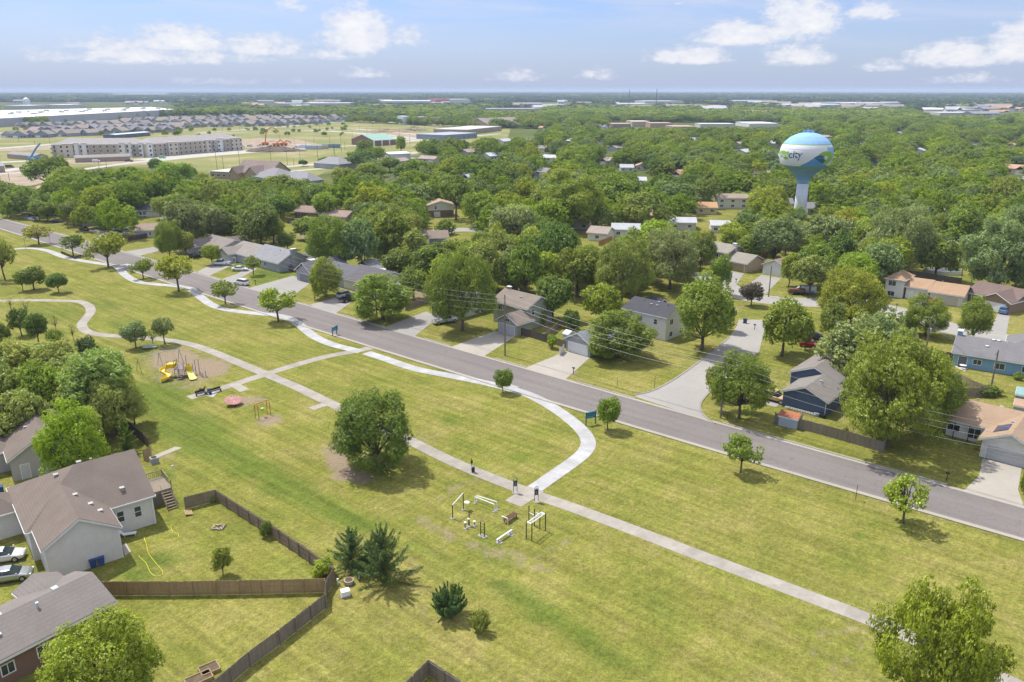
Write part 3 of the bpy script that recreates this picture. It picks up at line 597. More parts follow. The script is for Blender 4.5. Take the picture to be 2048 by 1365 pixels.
def put_tree(x,y,h,wd,kind,tone,rz=None,name=None,seed=None,label=None,group=None,vi=None,cat='tree',dz=0.0):
    k=len(TREES); g=random.Random(seed if seed is not None else k*13+5)
    var=PROTO[kind]; cm,tm,hr=var[(vi if vi is not None else g.randrange(len(var)))%len(var)]
    a=g.random()*6.283 if rz is None else rz; sx=wd/(2*hr)
    o=thing(name or ('pine_tree' if kind=='conifer' else 'bush' if kind in('bush','juniper') else 'tree'),None,cat,(x,y,dz),a); o.scale=(sx,sx,h)
    c=TONE[tone]; j=1+g.uniform(-.13,.13)
    cr=bpy.data.objects.new('crown',cm); COL.objects.link(cr); cr.parent=o; cr.color=(c[0]*j*g.uniform(.92,1.08),c[1]*j,c[2]*j,1)
    tk=bpy.data.objects.new('trunk',tm); COL.objects.link(tk); tk.parent=o
    TREES.append(dict(o=o,x=x,y=y,h=h,w=wd,kind=kind,tone=tone,label=label,group=group)); return o
def ptree(xb,yb,yt,wpx,kind,tone,**k):
    gx_,gy_=G(xb,yb); h=HT(xb,yb,yt); h*=.97
    d=gy_*cP+(H-h*.5)*sP; return put_tree(gx_,gy_,h,wpx*d/F,kind,tone,**k)
# ================================================================ houses
SH_BROWN=(.185,.152,.130); SH_GREY=(.155,.150,.152); SH_TAN=(.24,.155,.09); SH_DK=(.075,.075,.085); SH_ROSE=(.185,.135,.12); SH_LG=(.25,.25,.26); SH_WARM=(.22,.185,.155)
class House:
    """one building; masses are authored in the frame fr (x along the front, y to the back)"""
    def __init__(s,name,label,cat,fr,group=None,wall=None,roof=None,trim=None,sub=True):
        s.fr=fr; s.o=thing(name,label,cat,(fr.x,fr.y,fr.z),fr.a,group); s.wall=wall; s.roofm=roof; s.trim=trim or WHITE; s.sub=sub
    def mass(s,x0,x1,y0,y1,h,rise=1.8,kind='gx',oh=.45,z0=0,wall=None,roof=None,base=None,lh=None,rh=None,th=.16):
        """footprint given to the EAVES; walls are inset by the overhang. kind gx: ridge along x; gy: along y; hip; flat; shed"""
        fr=s.fr; wall=wall or s.wall; roof=roof or s.roofm
        a,b,c,d=x0+oh,x1-oh,y0+oh,y1-oh; ez=z0+h
        W=MB()
        if kind=='gx':
            cy=(y0+y1)/2; pr=[(c,z0-.3),(d,z0-.3),(d,ez),(cy,ez+rise*(cy-c)/(cy-y0)-.0),(c,ez)]
            W.prism([(u,v) for u,v in pr],lambda p,q,e_:fr.p(e_,p,q),a,b)
        elif kind=='gy':
            cx=(x0+x1)/2; pr=[(a,z0-.3),(b,z0-.3),(b,ez),(cx,ez+rise*(cx-a)/(cx-x0)-.0),(a,ez)]
            W.prism(pr,lambda p,q,e_:fr.p(p,e_,q),d,c)
        else: W.box(fr,a,b,c,d,z0-.3,ez)
        W.build('wall',wall,s.o)
        Rf=MB(); T=MB(); t=.05
        if kind=='gx':
            cy=(y0+y1)/2; k=rise/(cy-y0); e0=ez-k*oh*.0
            pr=[(y0,ez-k*oh+.02),(cy,ez+rise-k*oh+.02),(y1,ez-k*oh+.02),(y1,ez-k*oh+.02+th),(cy,ez+rise-k*oh+.02+th*1.15),(y0,ez-k*oh+.02+th)]
            pr=[(p,q+k*oh) for p,q in pr]
            Rf.prism(pr,lambda p,q,e_:fr.p(e_,p,q),x0,x1)
            for xx in (x0-.03,x1+.0):
                T.prism([(y0-.02,ez-.12),(cy,ez+rise-.1),(y1+.02,ez-.12),(y1+.02,ez+.1),(cy,ez+rise+.14),(y0-.02,ez+.1)],lambda p,q,e_:fr.p(e_,p,q),xx,xx+.03)
            T.box(fr,x0,x1,y0-.05,y0-.003,ez-.12,ez+.1); T.box(fr,x0,x1,y1+.003,y1+.05,ez-.12,ez+.1)
        elif kind=='gy':
            cx=(x0+x1)/2
            pr=[(x0,ez+.02),(cx,ez+rise+.02),(x1,ez+.02),(x1,ez+.02+th),(cx,ez+rise+.02+th*1.15),(x0,ez+.02+th)]
            Rf.prism(pr,lambda p,q,e_:fr.p(p,e_,q),y1,y0)
            for yy in (y0-.03,y1+.0):
                T.prism([(x0-.02,ez-.12),(cx,ez+rise-.1),(x1+.02,ez-.12),(x1+.02,ez+.1),(cx,ez+rise+.14),(x0-.02,ez+.1)],lambda p,q,e_:fr.p(p,e_,q),yy+.03,yy)
            T.box(fr,x0-.05,x0-.003,y0,y1,ez-.12,ez+.1); T.box(fr,x1+.003,x1+.05,y0,y1,ez-.12,ez+.1)
        elif kind=='hip':
            w2=min(x1-x0,y1-y0)/2; cy=(y0+y1)/2; cx=(x0+x1)/2
            lh_=1 if lh is None else lh; rh_=1 if rh is None else rh
            if x1-x0>=y1-y0: r0=(x0+w2*lh_,cy); r1=(x1-w2*rh_,cy)
            else: r0=(cx,y0+w2); r1=(cx,y1-w2)
            B=[fr.p(x0,y0,ez),fr.p(x1,y0,ez),fr.p(x1,y1,ez),fr.p(x0,y1,ez)]; zt=ez+rise
            if r1[0]-r0[0]<.05 and r1[1]-r0[1]<.05: Rf.solid(B+[fr.p(cx,cy,zt)],[(3,2,1,0),(0,1,4),(1,2,4),(2,3,4),(3,0,4)])
            elif x1-x0>=y1-y0: Rf.solid(B+[fr.p(*r0,zt),fr.p(*r1,zt)],[(3,2,1,0),(0,1,5,4),(1,2,5),(2,3,4,5),(3,0,4)])
            else: Rf.solid(B+[fr.p(*r0,zt),fr.p(*r1,zt)],[(3,2,1,0),(0,1,4),(1,2,5,4),(2,3,5),(3,0,4,5)])
            for q in ((x0,x1,y0-.05,y0-.003),(x0,x1,y1+.003,y1+.05),(x0-.05,x0-.003,y0,y1),(x1+.003,x1+.05,y0,y1)): T.box(fr,*q,ez-.14,ez+.03)
        elif kind=='flat': Rf.box(fr,x0,x1,y0,y1,ez+.01,ez+.2)
        elif kind=='shed':
            Rf.hexa([fr.p(x0,y0,ez),fr.p(x1,y0,ez),fr.p(x1,y1,ez+rise),fr.p(x0,y1,ez+rise)],[fr.p(x0,y0,ez+.14),fr.p(x1,y0,ez+.14),fr.p(x1,y1,ez+rise+.14),fr.p(x0,y1,ez+rise+.14)])
        r=Rf.build('roof',roof,s.o) if Rf.v else None
        if T.v: T.build('fascia',s.trim,s.o)
        s.last=(x0,x1,y0,y1,h,rise,kind,oh,z0,r); return r
    def _face(s,face,u,v0,w_,h_,d0,d1,m=None):
        x0,x1,y0,y1,h,rise,kind,oh,z0,_=m or s.last
        fr=s.fr
        if face=='f': return lambda mb,u0,u1,z0_,z1_,a,b:mb.box(fr,u0,u1,y0+oh-b,y0+oh-a,z0_,z1_)
        if face=='b': return lambda mb,u0,u1,z0_,z1_,a,b:mb.box(fr,u0,u1,y1-oh+a,y1-oh+b,z0_,z1_)
        if face=='l': return lambda mb,u0,u1,z0_,z1_,a,b:mb.box(fr,x0+oh-b,x0+oh-a,u0,u1,z0_,z1_)
        return lambda mb,u0,u1,z0_,z1_,a,b:mb.box(fr,x1-oh+a,x1-oh+b,u0,u1,z0_,z1_)
    def window(s,face,u,z,w_=1.2,h_=1.1,name='window',bars=1,frame=None,m=None):
        B=s._face(face,u,z,w_,h_,0,0,m); f=MB(); e_=.09; x0,x1=u-w_/2,u+w_/2
        B(f,x0-e_,x0,z-e_,z+h_+e_,.004,.07); B(f,x1,x1+e_,z-e_,z+h_+e_,.004,.07); B(f,x0,x1,z-e_,z,.004,.07); B(f,x0,x1,z+h_,z+h_+e_,.004,.07)
        if bars: B(f,u-.03,u+.03,z,z+h_,.02,.06) if w_>=h_ else B(f,x0,x1,z+h_/2-.03,z+h_/2+.03,.02,.06)
        o=f.build(name,frame or s.trim,s.o); p=MB(); B(p,x0,x1,z,z+h_,.006,.03); p.build('pane',GLASS,o); return o
    def door(s,face,u,z=0,w_=.95,h_=2.05,c=(.25,.22,.2),name='door',m=None):
        B=s._face(face,u,z,w_,h_,0,0,m); f=MB(); B(f,u-w_/2-.08,u-w_/2,z,z+h_,.004,.06);B(f,u+w_/2,u+w_/2+.08,z,z+h_,.004,.06);B(f,u-w_/2-.08,u+w_/2+.08,z+h_,z+h_+.08,.004,.06)
        f.build('door_frame',s.trim,s.o); f=MB(); B(f,u-w_/2,u+w_/2,z,z+h_,.005,.045); d=f.build(name,plain('door',c,.5,.05),s.o)
        f=MB(); B(f,u+w_/2-.12,u+w_/2-.06,z+.95,z+1.05,.047,.1); f.build('handle',GREYM,d)
    def garage(s,face,u,w_=4.9,h_=2.15,c=(.72,.72,.71),z=0,m=None):
        B=s._face(face,u,z,w_,h_,0,0,m); f=MB(); mt=plain('garage_door',c,.5,.04)
        n=4
        for k in range(n): B(f,u-w_/2,u+w_/2,z+k*h_/n+.02,z+(k+1)*h_/n-.012,.004,.05)
        f.build('garage_door',mt,s.o); f=MB(); B(f,u-w_/2-.1,u-w_/2-.002,z,z+h_+.1,.004,.08);B(f,u+w_/2+.002,u+w_/2+.1,z,z+h_+.1,.004,.08);B(f,u-w_/2,u+w_/2,z+h_+.002,z+h_+.1,.004,.08)
        f.build('door_frame',s.trim,s.o)
    def rz(s,x,y):
        x0,x1,y0,y1,h,rise,kind,oh,z0,_=s.last
        if kind=='gx': cy=(y0+y1)/2; return z0+h+rise*(1-abs(y-cy)/(cy-y0))
        if kind=='gy': cx=(x0+x1)/2; return z0+h+rise*(1-abs(x-cx)/(cx-x0))
        if kind=='hip':
            w2=min(x1-x0,y1-y0)/2; return z0+h+rise*min(x-x0,x1-x,y-y0,y1-y,w2)/w2
        return z0+h+.2
    def vent(s,x,y,k=0,mt=None):
        z=s.rz(x,y); fr=s.fr; mb=MB()
        if k==0: mb.box(fr,x-.2,x+.2,y-.2,y+.2,z-.1,z+.28); mb.box(fr,x-.27,x+.27,y-.27,y+.27,z+.28,z+.33)
        elif k==1: mb.tube([fr.p(x,y,z-.1),fr.p(x,y,z+.6)],.09,8); mb.tube([fr.p(x,y,z+.6),fr.p(x,y,z+.72)],.15,8)
        else: mb.lathe(fr.sub(x,y,z-.05),[(.22,0),(.22,.2),(.28,.28),(.2,.42),(.05,.46)],10)
        mb.build('roof_vent',mt or plain('vent_metal',(.42,.41,.40),.4,.05,.4),s.last[9])
    def chimney(s,x,y,w_=.9,d_=.6,top=1.0,m=None,z0=0,cap=True):
        z=s.rz(x,y); mb=MB(); mb.box(s.fr,x-w_/2,x+w_/2,y-d_/2,y+d_/2,z0,z+top); o=mb.build('chimney',m or s.wall,s.o)
        if cap: mb=MB(); mb.box(s.fr,x-w_/2-.08,x+w_/2+.08,y-d_/2-.08,y+d_/2+.08,z+top+.003,z+top+.12); mb.build('chimney_cap',s.trim,o)
    def boxpart(s,name,x0,x1,y0,y1,z0,z1,m): mb=MB(); mb.box(s.fr,x0,x1,y0,y1,z0,z1); return mb.build(name,m,s.o)
    def posts(s,pts,z1,name='porch_post',r=.08,z0=0,m=None):
        for x,y in pts: mb=MB(); mb.box(s.fr,x-r,x+r,y-r,y+r,z0,z1); mb.build(name,m or s.trim,s.o)
def frame(p0,p1,z,ang=None):
    A=G(*p0,z); B=G(*p1,z); a=math.atan2(B[1]-A[1],B[0]-A[0]) if ang is None else R(ang)
    L=(B[0]-A[0])*math.cos(a)+(B[1]-A[1])*math.sin(a)
    return Fr(A[0],A[1],0,a),L
def loc_in(fr,px,z):
    q=G(*px,z); dx,dy=q[0]-fr.x,q[1]-fr.y; return dx*fr.c+dy*fr.s,-dx*fr.s+dy*fr.c
CR=siding((.62,.60,.52)); WH=siding((.72,.71,.68)); GR=siding((.33,.34,.36)); GB=siding((.25,.31,.40)); BL=siding((.20,.36,.52),5,.85); DB=siding((.085,.12,.21),5,.85); SG=siding((.32,.34,.27)); TAN=siding((.45,.36,.24)); BRK=brick((.22,.12,.085)); BRT=brick((.30,.20,.13)); OFF=siding((.68,.655,.61),5,.86)
HOUSES=[]
def reg(h,px,phrase): HOUSES.append((h,px,phrase)); return h
# --- big tan-roofed house with white siding, lower left
fr=Fr(-49.3,71.5,0,R(39))
h=House('house','large tan-roofed white-sided house with attached garage beside the driveway with two sedans','house',fr,None,OFF,shingle(SH_BROWN))
h.mass(-.7,12.9,5.3,18.7,3.8,3.7,'hip',.4,lh=1.0,rh=.02)
h.window('f',10.8,1.6,.7,1.3); h.window('f',8.9,1.6,.7,1.3)
for q in ((11.0,12.6),(8.8,12.6),(6.6,12.6)): h.vent(*q)
h.vent(8.0,13.2,1); h.vent(9.8,7.2); h.vent(4.0,12.4)
h.boxpart('corner_board',12.42,12.6,5.6,5.75,0,3.7,WHITE); h.boxpart('corner_board',12.46,12.58,5.56,5.7,0,3.7,WHITE) if False else None
h.mass(0,7.9,0,12.2,3.8,2.45,'gy',.35)
h.boxpart('corner_board',.28,.4,.28,.4,0,3.7,WHITE); h.boxpart('corner_board',7.5,7.62,.28,.4,0,3.7,WHITE); h.boxpart('downspout',7.6,7.7,.9,1.0,0,3.7,WHITE)
h.vent(6.0,5.2); h.vent(4.9,7.2); h.vent(6.6,3.6); h.garage('l',3.4,4.9,2.3,(.6,.58,.54)); h.boxpart('gable_vent',3.7,4.2,.3,.345,5.1,5.5,GREYM) if False else None
h.mass(-4.6,0.2,12.8,18.3,3.2,1.7,'hip',.4); h.posts([(-4.2,13.4),(-1.2,13.4)],3.1)
reg(h,(170,1010),'the large tan-roofed white house')
# --- neighbouring house, top left corner of the foreground
fr=Fr(-66.6,94.0,0,R(37))
h=House('house','grey-brick house with brown hip-edged roof left of the lime green tree','house',fr,None,brick((.42,.40,.37),(.5,.48,.45)),shingle(SH_BROWN))
h.mass(-.2,9.0,0,15,3.0,2.9,'gy',.4); h.window('f',5.6,1.2,1.0,.9); h.door('f',1.7,0,1.0,2.1,(.5,.5,.5)); h.vent(3.0,6.0); h.vent(3.9,9,2); h.vent(2.2,9.5,1); h.vent(3.6,12)
h.mass(-9,1.5,4,14,3.0,2.3,'hip',.4)
for q in ((-2,9.4),(-4,9.4),(-6,9.6)): h.vent(*q)
reg(h,(50,900),'the grey brick corner house')
# --- brick house bottom left
E0=(-38.2,64.6); a=R(54); fr=Fr(E0[0]-22*math.cos(a),E0[1]-22*math.sin(a),0,a)
h=House('house','long grey-roofed red brick house with blue-tinted roof vents, nearest the bottom left corner','house',fr,None,BRK,shingle((.20,.18,.165)))
h.mass(0,22,0,8.3,2.8,1.55,'gx',.4)
for x in (19.6,15.2,12.2,9.6): h.window('f',x,1.1,1.0,1.0)
pv=plain('vent_metal',(.50,.60,.72),.35,.05,.3)
for x,y,k in ((18.6,4.6,0),(16.4,3.2,1),(13.6,4.6,0),(10.8,4.6,0),(12.6,2.4,0)): h.vent(x,y,k,pv)
h.mass(16.6,21.0,5.2,9.6,2.8,1.0,'gy',.35)
mb=MB(); f2=h.fr; k_=1.55/4.15
mb.hexa([f2.p(8.2,6.2,2.8+k_*2.1+.2),f2.p(13.8,6.2,2.8+k_*2.1+.2),f2.p(13.8,8.1,2.8+.35),f2.p(8.2,8.1,2.8+.35)],[f2.p(8.2,6.2,2.8+k_*2.1+.26),f2.p(13.8,6.2,2.8+k_*2.1+.26),f2.p(13.8,8.1,2.8+.41),f2.p(8.2,8.1,2.8+.41)]); mb.build('solar_panel',plain('solar_glass',(.03,.035,.045),.15,.1,0,2,.6),h.o)
reg(h,(100,1260),'the long brick corner house')
# --- house under the pin in the photograph
fr,L=frame((985,603),(1041.6,624),4.8,-44)
h=House('house','two-storey tan-roofed sage green house with a front gable garage','house',fr,None,SG,shingle(SH_WARM))
h.mass(-.6,L,0,9.2,4.8,2.0,'gx',.45); h.window('r',2.4,3.2,.9,1.2); h.window('r',7.0,3.3,.8,.9); h.window('f',2.0,3.1,1.2,1.2); h.vent(3.2,5.2,1); h.chimney(0.6,4.8,.9,.7,.7,SG); h.vent(6,3.0)
g0,gL=frame((990,640),(1031,651),2.6); x0,y0=loc_in(fr,(990,640),2.6)
h.mass(x0,x0+6.6,y0,.9,2.6,1.8,'gy',.45); h.garage('f',x0+3.2,4.6,2.1,(.45,.46,.47)); h.window('f',x0+3.3,2.75,1.3,.65)
PINH=reg(h,(1035,615),'the sage green house')
# --- grey house with white double garage door
fr,L=frame((1127,677),(1178,692),2.6,-44)
h=House('house','light grey gable-front house with white double garage door','house',fr,None,GR,shingle((.22,.235,.26)))
h.mass(0,L+.2,0,17,2.6,1.75,'gy',.4); h.garage('f',L/2+.1,4.9,2.15); h.vent(2.6,5,1); h.vent(4.4,3.5); h.vent(2.2,10,1); h.vent(4.6,8); reg(h,(1155,675),'the white-door garage house')
# --- white two-storey with charcoal roof
fr,L=frame((1250,619),(1334,638),5.0)
h=House('house','white two-storey house with charcoal roof and cream gable end','house',fr,None,WH,shingle(SH_DK))
h.mass(-1,L,0,9.6,5.0,1.7,'gx',.4,rh=1); h.window('f',L-3.0,3.2,.8,1.0); h.window('f',L-7,3.2,1.2,1.0); h.window('r',2.4,3.2,1.1,1.1);h.window('r',2.4,.6,1.1,1.0);h.window('r',6.4,.6,1.2,1.0); h.window('r',6.2,3.2,1.1,1.1); h.boxpart('gable_siding',L-.4+.002,L-.4+.03,.4,9.2,0,5.0,CR) if False else None
for q in ((2,4,1),(4.5,3.2,0),(6,3.2,0),(L-2.6,4.0,1),(L-5,4.4,0)): h.vent(*q)
reg(h,(1300,640),'the white two-storey house')
# --- row on the far side of the road, left to centre
fr,L=frame((145,437),(224,434),2.6)
h=House('house','tan brick ranch with brown roof partly behind two trees beside the road','house',fr,None,siding((.42,.38,.32)),shingle((.26,.175,.13))); h.mass(0,L,0,9,2.6,1.9,'gx'); h.window('f',3,1,1.6,1.1);h.window('f',L-4,1,1.4,1.1); h.door('f',6); h.vent(6,5,1); h.mass(3.5,9.5,-4,3,2.6,1.4,'gy'); h.posts([(4.2,-3.8),(8.8,-3.8)],2.5); reg(h,(185,440),'the tan brick ranch')
fr,L=frame((266,423),(330,414.5),2.6,14)
h=House('house','blue-grey ranch with charcoal roof, white porch posts and white garage door','house',fr,None,GB,shingle((.10,.105,.12))); h.mass(0,L,0,10,2.6,2.0,'gx'); h.garage('f',L-3.4,4.9,2.1); h.window('f',2.2,.9,1.6,1.2); h.window('f',8.5,.9,1.4,1.2); h.door('f',6,0,1,2.05,(.1,.12,.15)); h.posts([(.6,-.1),(3.4,-.1),(6.9,-.1),(9.6,-.1)],2.55,r=.1); h.boxpart('railing',.7,4.9,-.14,-.06,.5,.95,WHITE); h.window('l',5,1,1.4,1.1)
reg(h,(298,420),'the blue-grey ranch')
fr,L=frame((265,463),(322,455),2.6,14)
h=House('house','low pale grey ranch with tan roof behind a dark wooden fence','house',fr,None,siding((.52,.54,.54)),shingle((.29,.225,.18))); h.mass(0,L+2,0,9.6,2.6,1.7,'gx'); h.window('f',5.5,1,.7,.9); h.window('f',8.6,.8,1.3,1.4); h.door('f',10,0,.9,2.05,(.1,.1,.1)); h.vent(4,6,1); h.vent(9,6,1); reg(h,(290,460),'the pale ranch behind the fence')
fr,L=frame((411,431),(436,425),4.8,18)
h=House('house','white split-level house with orange-tan roof behind a red-leaved shrub','house',fr,None,CR,shingle((.40,.24,.14))); h.mass(-.3,L+.3,0,9,4.8,1.3,'gy'); h.window('f',L/2,3.2,1.8,1.0); h.window('f',L/2+.3,.8,1.2,1.0); h.mass(-6.5,-.3,-.5,8.5,3.4,1.5,'gx'); h.chimney(-5.6,4,.9,.7,.9); reg(h,(420,435),'the orange-roofed split-level')
fr,L=frame((390,489),(452,501),2.6,-42)
h=House('house','brown-roofed grey ranch partly behind a street tree and beside the white pickup','house',fr,None,siding((.40,.37,.34)),shingle((.235,.205,.19))); h.mass(0,15,0,12,2.6,2.3,'gx'); h.mass(-1.5,5,-3,8,2.6,1.8,'gy'); h.garage('f',1.7,4.6,2.1,(.45,.42,.4)); h.chimney(11.5,5,1.1,.8,.7,GR); h.window('f',8,.9,1.5,1.1); h.mass(4.5,10.0,6,15,2.6,2.0,'gy'); h.window('r',10,1.2,1,1,m=h.last); reg(h,(420,485),'the brown-roofed grey ranch')
fr,L=frame((450,503),(498,517),2.6,-42)
h=House('house','light grey house with pale blue garage door behind the white sedan','house',fr,None,siding((.50,.52,.55)),shingle((.26,.235,.21))); h.mass(0,L,0,13,2.6,2.2,'gx'); h.mass(-.3,6.2,-2.5,7,2.6,1.7,'gy'); h.garage('f',3,4.8,2.1,(.60,.66,.74)); h.window('f',9,.9,1.3,1.2); h.window('r',4,1,1,1); h.vent(8,7,1);h.vent(10,7,1); reg(h,(480,500),'the pale blue garage house')
fr,L=frame((498,514),(553,529.5),2.6,-42)
h=House('house','grey house with steep slate-grey roof and wide siding-clad chimney on its end wall','house',fr,None,siding((.36,.38,.42)),shingle(SH_LG)); h.mass(0,L,0,11.5,2.6,2.9,'gx'); h.window('f',5.2,.8,1.6,1.4); h.door('f',3.2,0,.95,2.05,(.7,.7,.7)); h.window('f',8,.9,1.2,1.1)
h.chimney(L+.0,5.2,.8,1.6,1.0,GR); h.vent(7,7.5,2); h.vent(10,4.5,1); h.mass(L-5.5,L+1,9,15,2.6,1.2,'gy'); h.boxpart('patio_cover',L+.5,L+6.5,9,13.5,2.6,2.72,WHITE); h.posts([(L+6.3,9.2),(L+6.3,13.3)],2.6); reg(h,(555,510),'the slate-roofed house with chimney')
fr,L=frame((589,541),(619,550),2.7,-42)
h=House('house','grey gable-front garage house with dark door and crisp white trim','house',fr,None,GR,shingle((.135,.135,.15))); h.mass(-.3,L,0,13,2.7,2.5,'gy'); h.garage('f',L/2,4.8,2.15,(.20,.215,.235)); h.mass(L-1,L+11,3,14,2.6,2.2,'gx'); h.window('f',L+4,.9,1.4,1.1); h.vent(L+3,7,1)
h.boxpart('patio_cover',L+4,L+13.5,15.5,19.5,2.7,2.83,WHITE); h.posts([(L+13.2,15.8),(L+13.2,19.2),(L+8.5,15.8)],2.7); reg(h,(610,540),'the dark-door garage house')
fr,L=frame((682,557),(745,574),2.6,-42)
h=House('house','charcoal-roofed ranch with a small white front gable behind two parked vehicles','house',fr,None,CR,shingle((.125,.12,.125))); h.mass(0,L,0,13,2.6,2.6,'gx'); 
x0,y0=loc_in(fr,(712,574),2.6); h.mass(x0,x0+5,-4.2,3,2.6,1.9,'gy',wall=WH); h.window('r',-2,1,1,1.1); h.vent(5,7,1);h.vent(8,7,0); h.boxpart('patio_cover',L-.2,L+3.2,5,9,2.5,2.62,WHITE); h.posts([(L+3,5.2),(L+3,8.8)],2.5); reg(h,(715,555),'the charcoal-roofed ranch')
fr,L=frame((858,611),(884,618),2.6,-42)
h=House('house','small pale grey house behind the broad trees, a blue bin at its door','house',fr,None,siding((.55,.56,.57)),shingle(SH_GREY)); h.mass(0,7.5,0,14,2.6,2,'gy'); h.garage('f',3.6,4.8,2.1,(.7,.7,.7)); reg(h,(870,615),'the pale house behind the broad trees')
# --- around the side street, right
fr,L=frame((1449,521),(1489,531),2.6,-50)
h=House('house','tan two-level house with brown garage door and white chimney at the cul-de-sac','house',fr,None,TAN,shingle((.27,.25,.215))); h.mass(0,L,0,9.5,2.6,1.9,'gx'); h.garage('f',L/2+.2,4.9,2.1,(.36,.29,.17)); h.mass(-9,.3,1,11,4.4,1.7,'gx'); h.chimney(-.4,5.2,1.1,.8,1.0,WH); h.window('f',-4,2.8,1.4,1.1); reg(h,(1470,515),'the tan two-level house')
fr,L=frame((1522,529),(1570,540),2.6,-50)
h=House('house','white gable-front garage house with brown roof and wide white garage door','house',fr,None,WH,shingle((.27,.20,.165))); h.mass(0,L,0,14,2.6,1.9,'gy'); h.garage('f',L/2-.2,5.2,2.1,(.68,.71,.74)); h.mass(L-.5,L+9,4,14,2.6,1.8,'gx'); h.vent(3,7,1);h.vent(5,9,2); reg(h,(1545,525),'the white gable-front garage')
fr,L=frame((1768,556.5),(1807,566),4.6,-40)
h=House('house','white split-level house with orange-brown shingles in three roof steps','house',fr,None,WH,shingle((.37,.25,.16))); h.mass(0,L,0,8.5,4.6,1.6,'hip'); h.window('f',L/2-.6,2.9,1.7,1.2); h.window('f',L/2-.6,.3,1.6,1.1)
h.mass(L-.4,L+5.6,.6,8.4,3.0,1.7,'gx'); h.window('f',L+3.9,.9,1.5,1.1); h.door('f',L+1.2,0,1,2.05,(.75,.75,.72)); h.mass(L+5.3,L+13.4,-.2,9.2,2.7,1.8,'gx',wall=CR); h.garage('f',L+9.6,5,2.1,(.50,.44,.36)); h.window('r',5,1,.8,.8); h.vent(L+7,6,1); reg(h,(1820,580),'the orange-shingled split-level')
fr,L=frame((1930,585),(2031,606),2.6)
h=House('house','tan brick ranch with rosy brown roof and a small front gable over its garage','house',fr,None,BRT,shingle(SH_ROSE)); h.mass(0,L,0,11,2.6,2.1,'gx'); h.window('f',3.2,.8,1.8,1.2); h.mass(L-7.2,L+.3,-2.5,6,2.6,1.9,'gy'); h.garage('f',L-3.4,4.6,2.1,(.72,.72,.73)); h.posts([(.6,.3),(1.6,.3)],2.5); h.vent(L-5,4,0);h.vent(6,7,1); h.vent(L-6.5,6.6,2); reg(h,(1985,590),'the rosy-roofed ranch')
fr,L=frame((1903,706),(2060,731),2.6)
h=House('house','long sky-blue ranch with grey roof and a corner patio under a utility pole','house',fr,None,BL,shingle((.185,.18,.185))); h.mass(0,L+5,0,10.4,2.6,2.2,'gx'); h.window('f',4.4,1.0,1.3,.9); h.window('f',8.0,.8,1.6,1.1,bars=1); h.window('f',12.4,1.0,1.7,1.0); h.door('f',2.0,0,1.4,2.1,(.12,.13,.14)); h.chimney(.55,5.5,.8,1.3,1.0,BL)
for q in ((4.2,7.4,0),(4.5,6.8,0),(6.2,5.0,0),(7.0,5.0,0),(8.2,6.3,0),(9.6,6.4,0),(2.4,8,1),(5.4,3.0,0)): h.vent(*q,mt=plain('vent_metal',(.75,.75,.73),.4,.03))
h.mass(8,18,8,19,2.6,2.9,'hip'); 
for q in ((12.4,15),(12.5,14),(12.7,13)): h.vent(*q)
reg(h,(1990,710),'the sky-blue ranch')
fr,L=frame((1561,784),(1657,808),2.6)
h=House('house','navy blue gable-fronted house with grey-brown roof at the street corner','house',fr,None,DB,shingle((.215,.195,.175))); h.mass(0,L,0,8.6,2.6,1.7,'gy',.35); h.vent(4.6,5,0); h.vent(5.2,4,1); h.boxpart('downspout',L-.5,L-.42,.25,.33,0,2.5,WHITE)
x0,y0=loc_in(fr,(1577,745),3.4); h.mass(x0,x0+8.6,y0,y0+12,3.4,1.8,'gy',.35,wall=DB); h.vent(x0+5.5,y0+4,1); reg(h,(1620,790),'the navy blue house')
fr,L=frame((1888,838),(2060,880),2.6)
h=House('house','orange-tan roofed house with a solar panel and wide grey garage door','house',fr,None,OFF,shingle((.34,.245,.17))); h.mass(0,L+4,0,10.4,2.6,1.9,'gx'); h.window('f',1.4,.9,1.6,1.1); h.window('f',4.2,.5,1.6,1.6); h.door('f',6.0,0,1,2.05,(.14,.13,.12)); h.vent(2.4,9,1); h.vent(6,7,0)
x0,y0=loc_in(fr,(1956,880),2.6); h.mass(x0,x0+7.6,y0,y0+11,2.6,1.85,'gy'); h.garage('f',x0+3.9,5.4,2.1,(.46,.46,.46)); h.vent(x0+3.0,y0+6,0);h.vent(x0+5.2,y0+4,0)
k_=1.85/3.8; f2=h.fr; q=lambda x,y,d:f2.p(x0+x,y0+y,2.6+k_*x+d)
mb=MB(); mb.hexa([q(1.3,2.2,.22),q(3.0,2.2,.22),q(3.0,5.0,.22),q(1.3,5.0,.22)],[q(1.3,2.2,.29),q(3.0,2.2,.29),q(3.0,5.0,.29),q(1.3,5.0,.29)]); mb.build('solar_panel',plain('solar_glass',(.03,.03,.06),.15,.1,0,2,.6),h.o)
h.posts([(1.6,-.2),(3.6,-.2),(5.6,-.2)],2.55,m=BLACK,r=.05); reg(h,(1960,850),'the solar panel house')
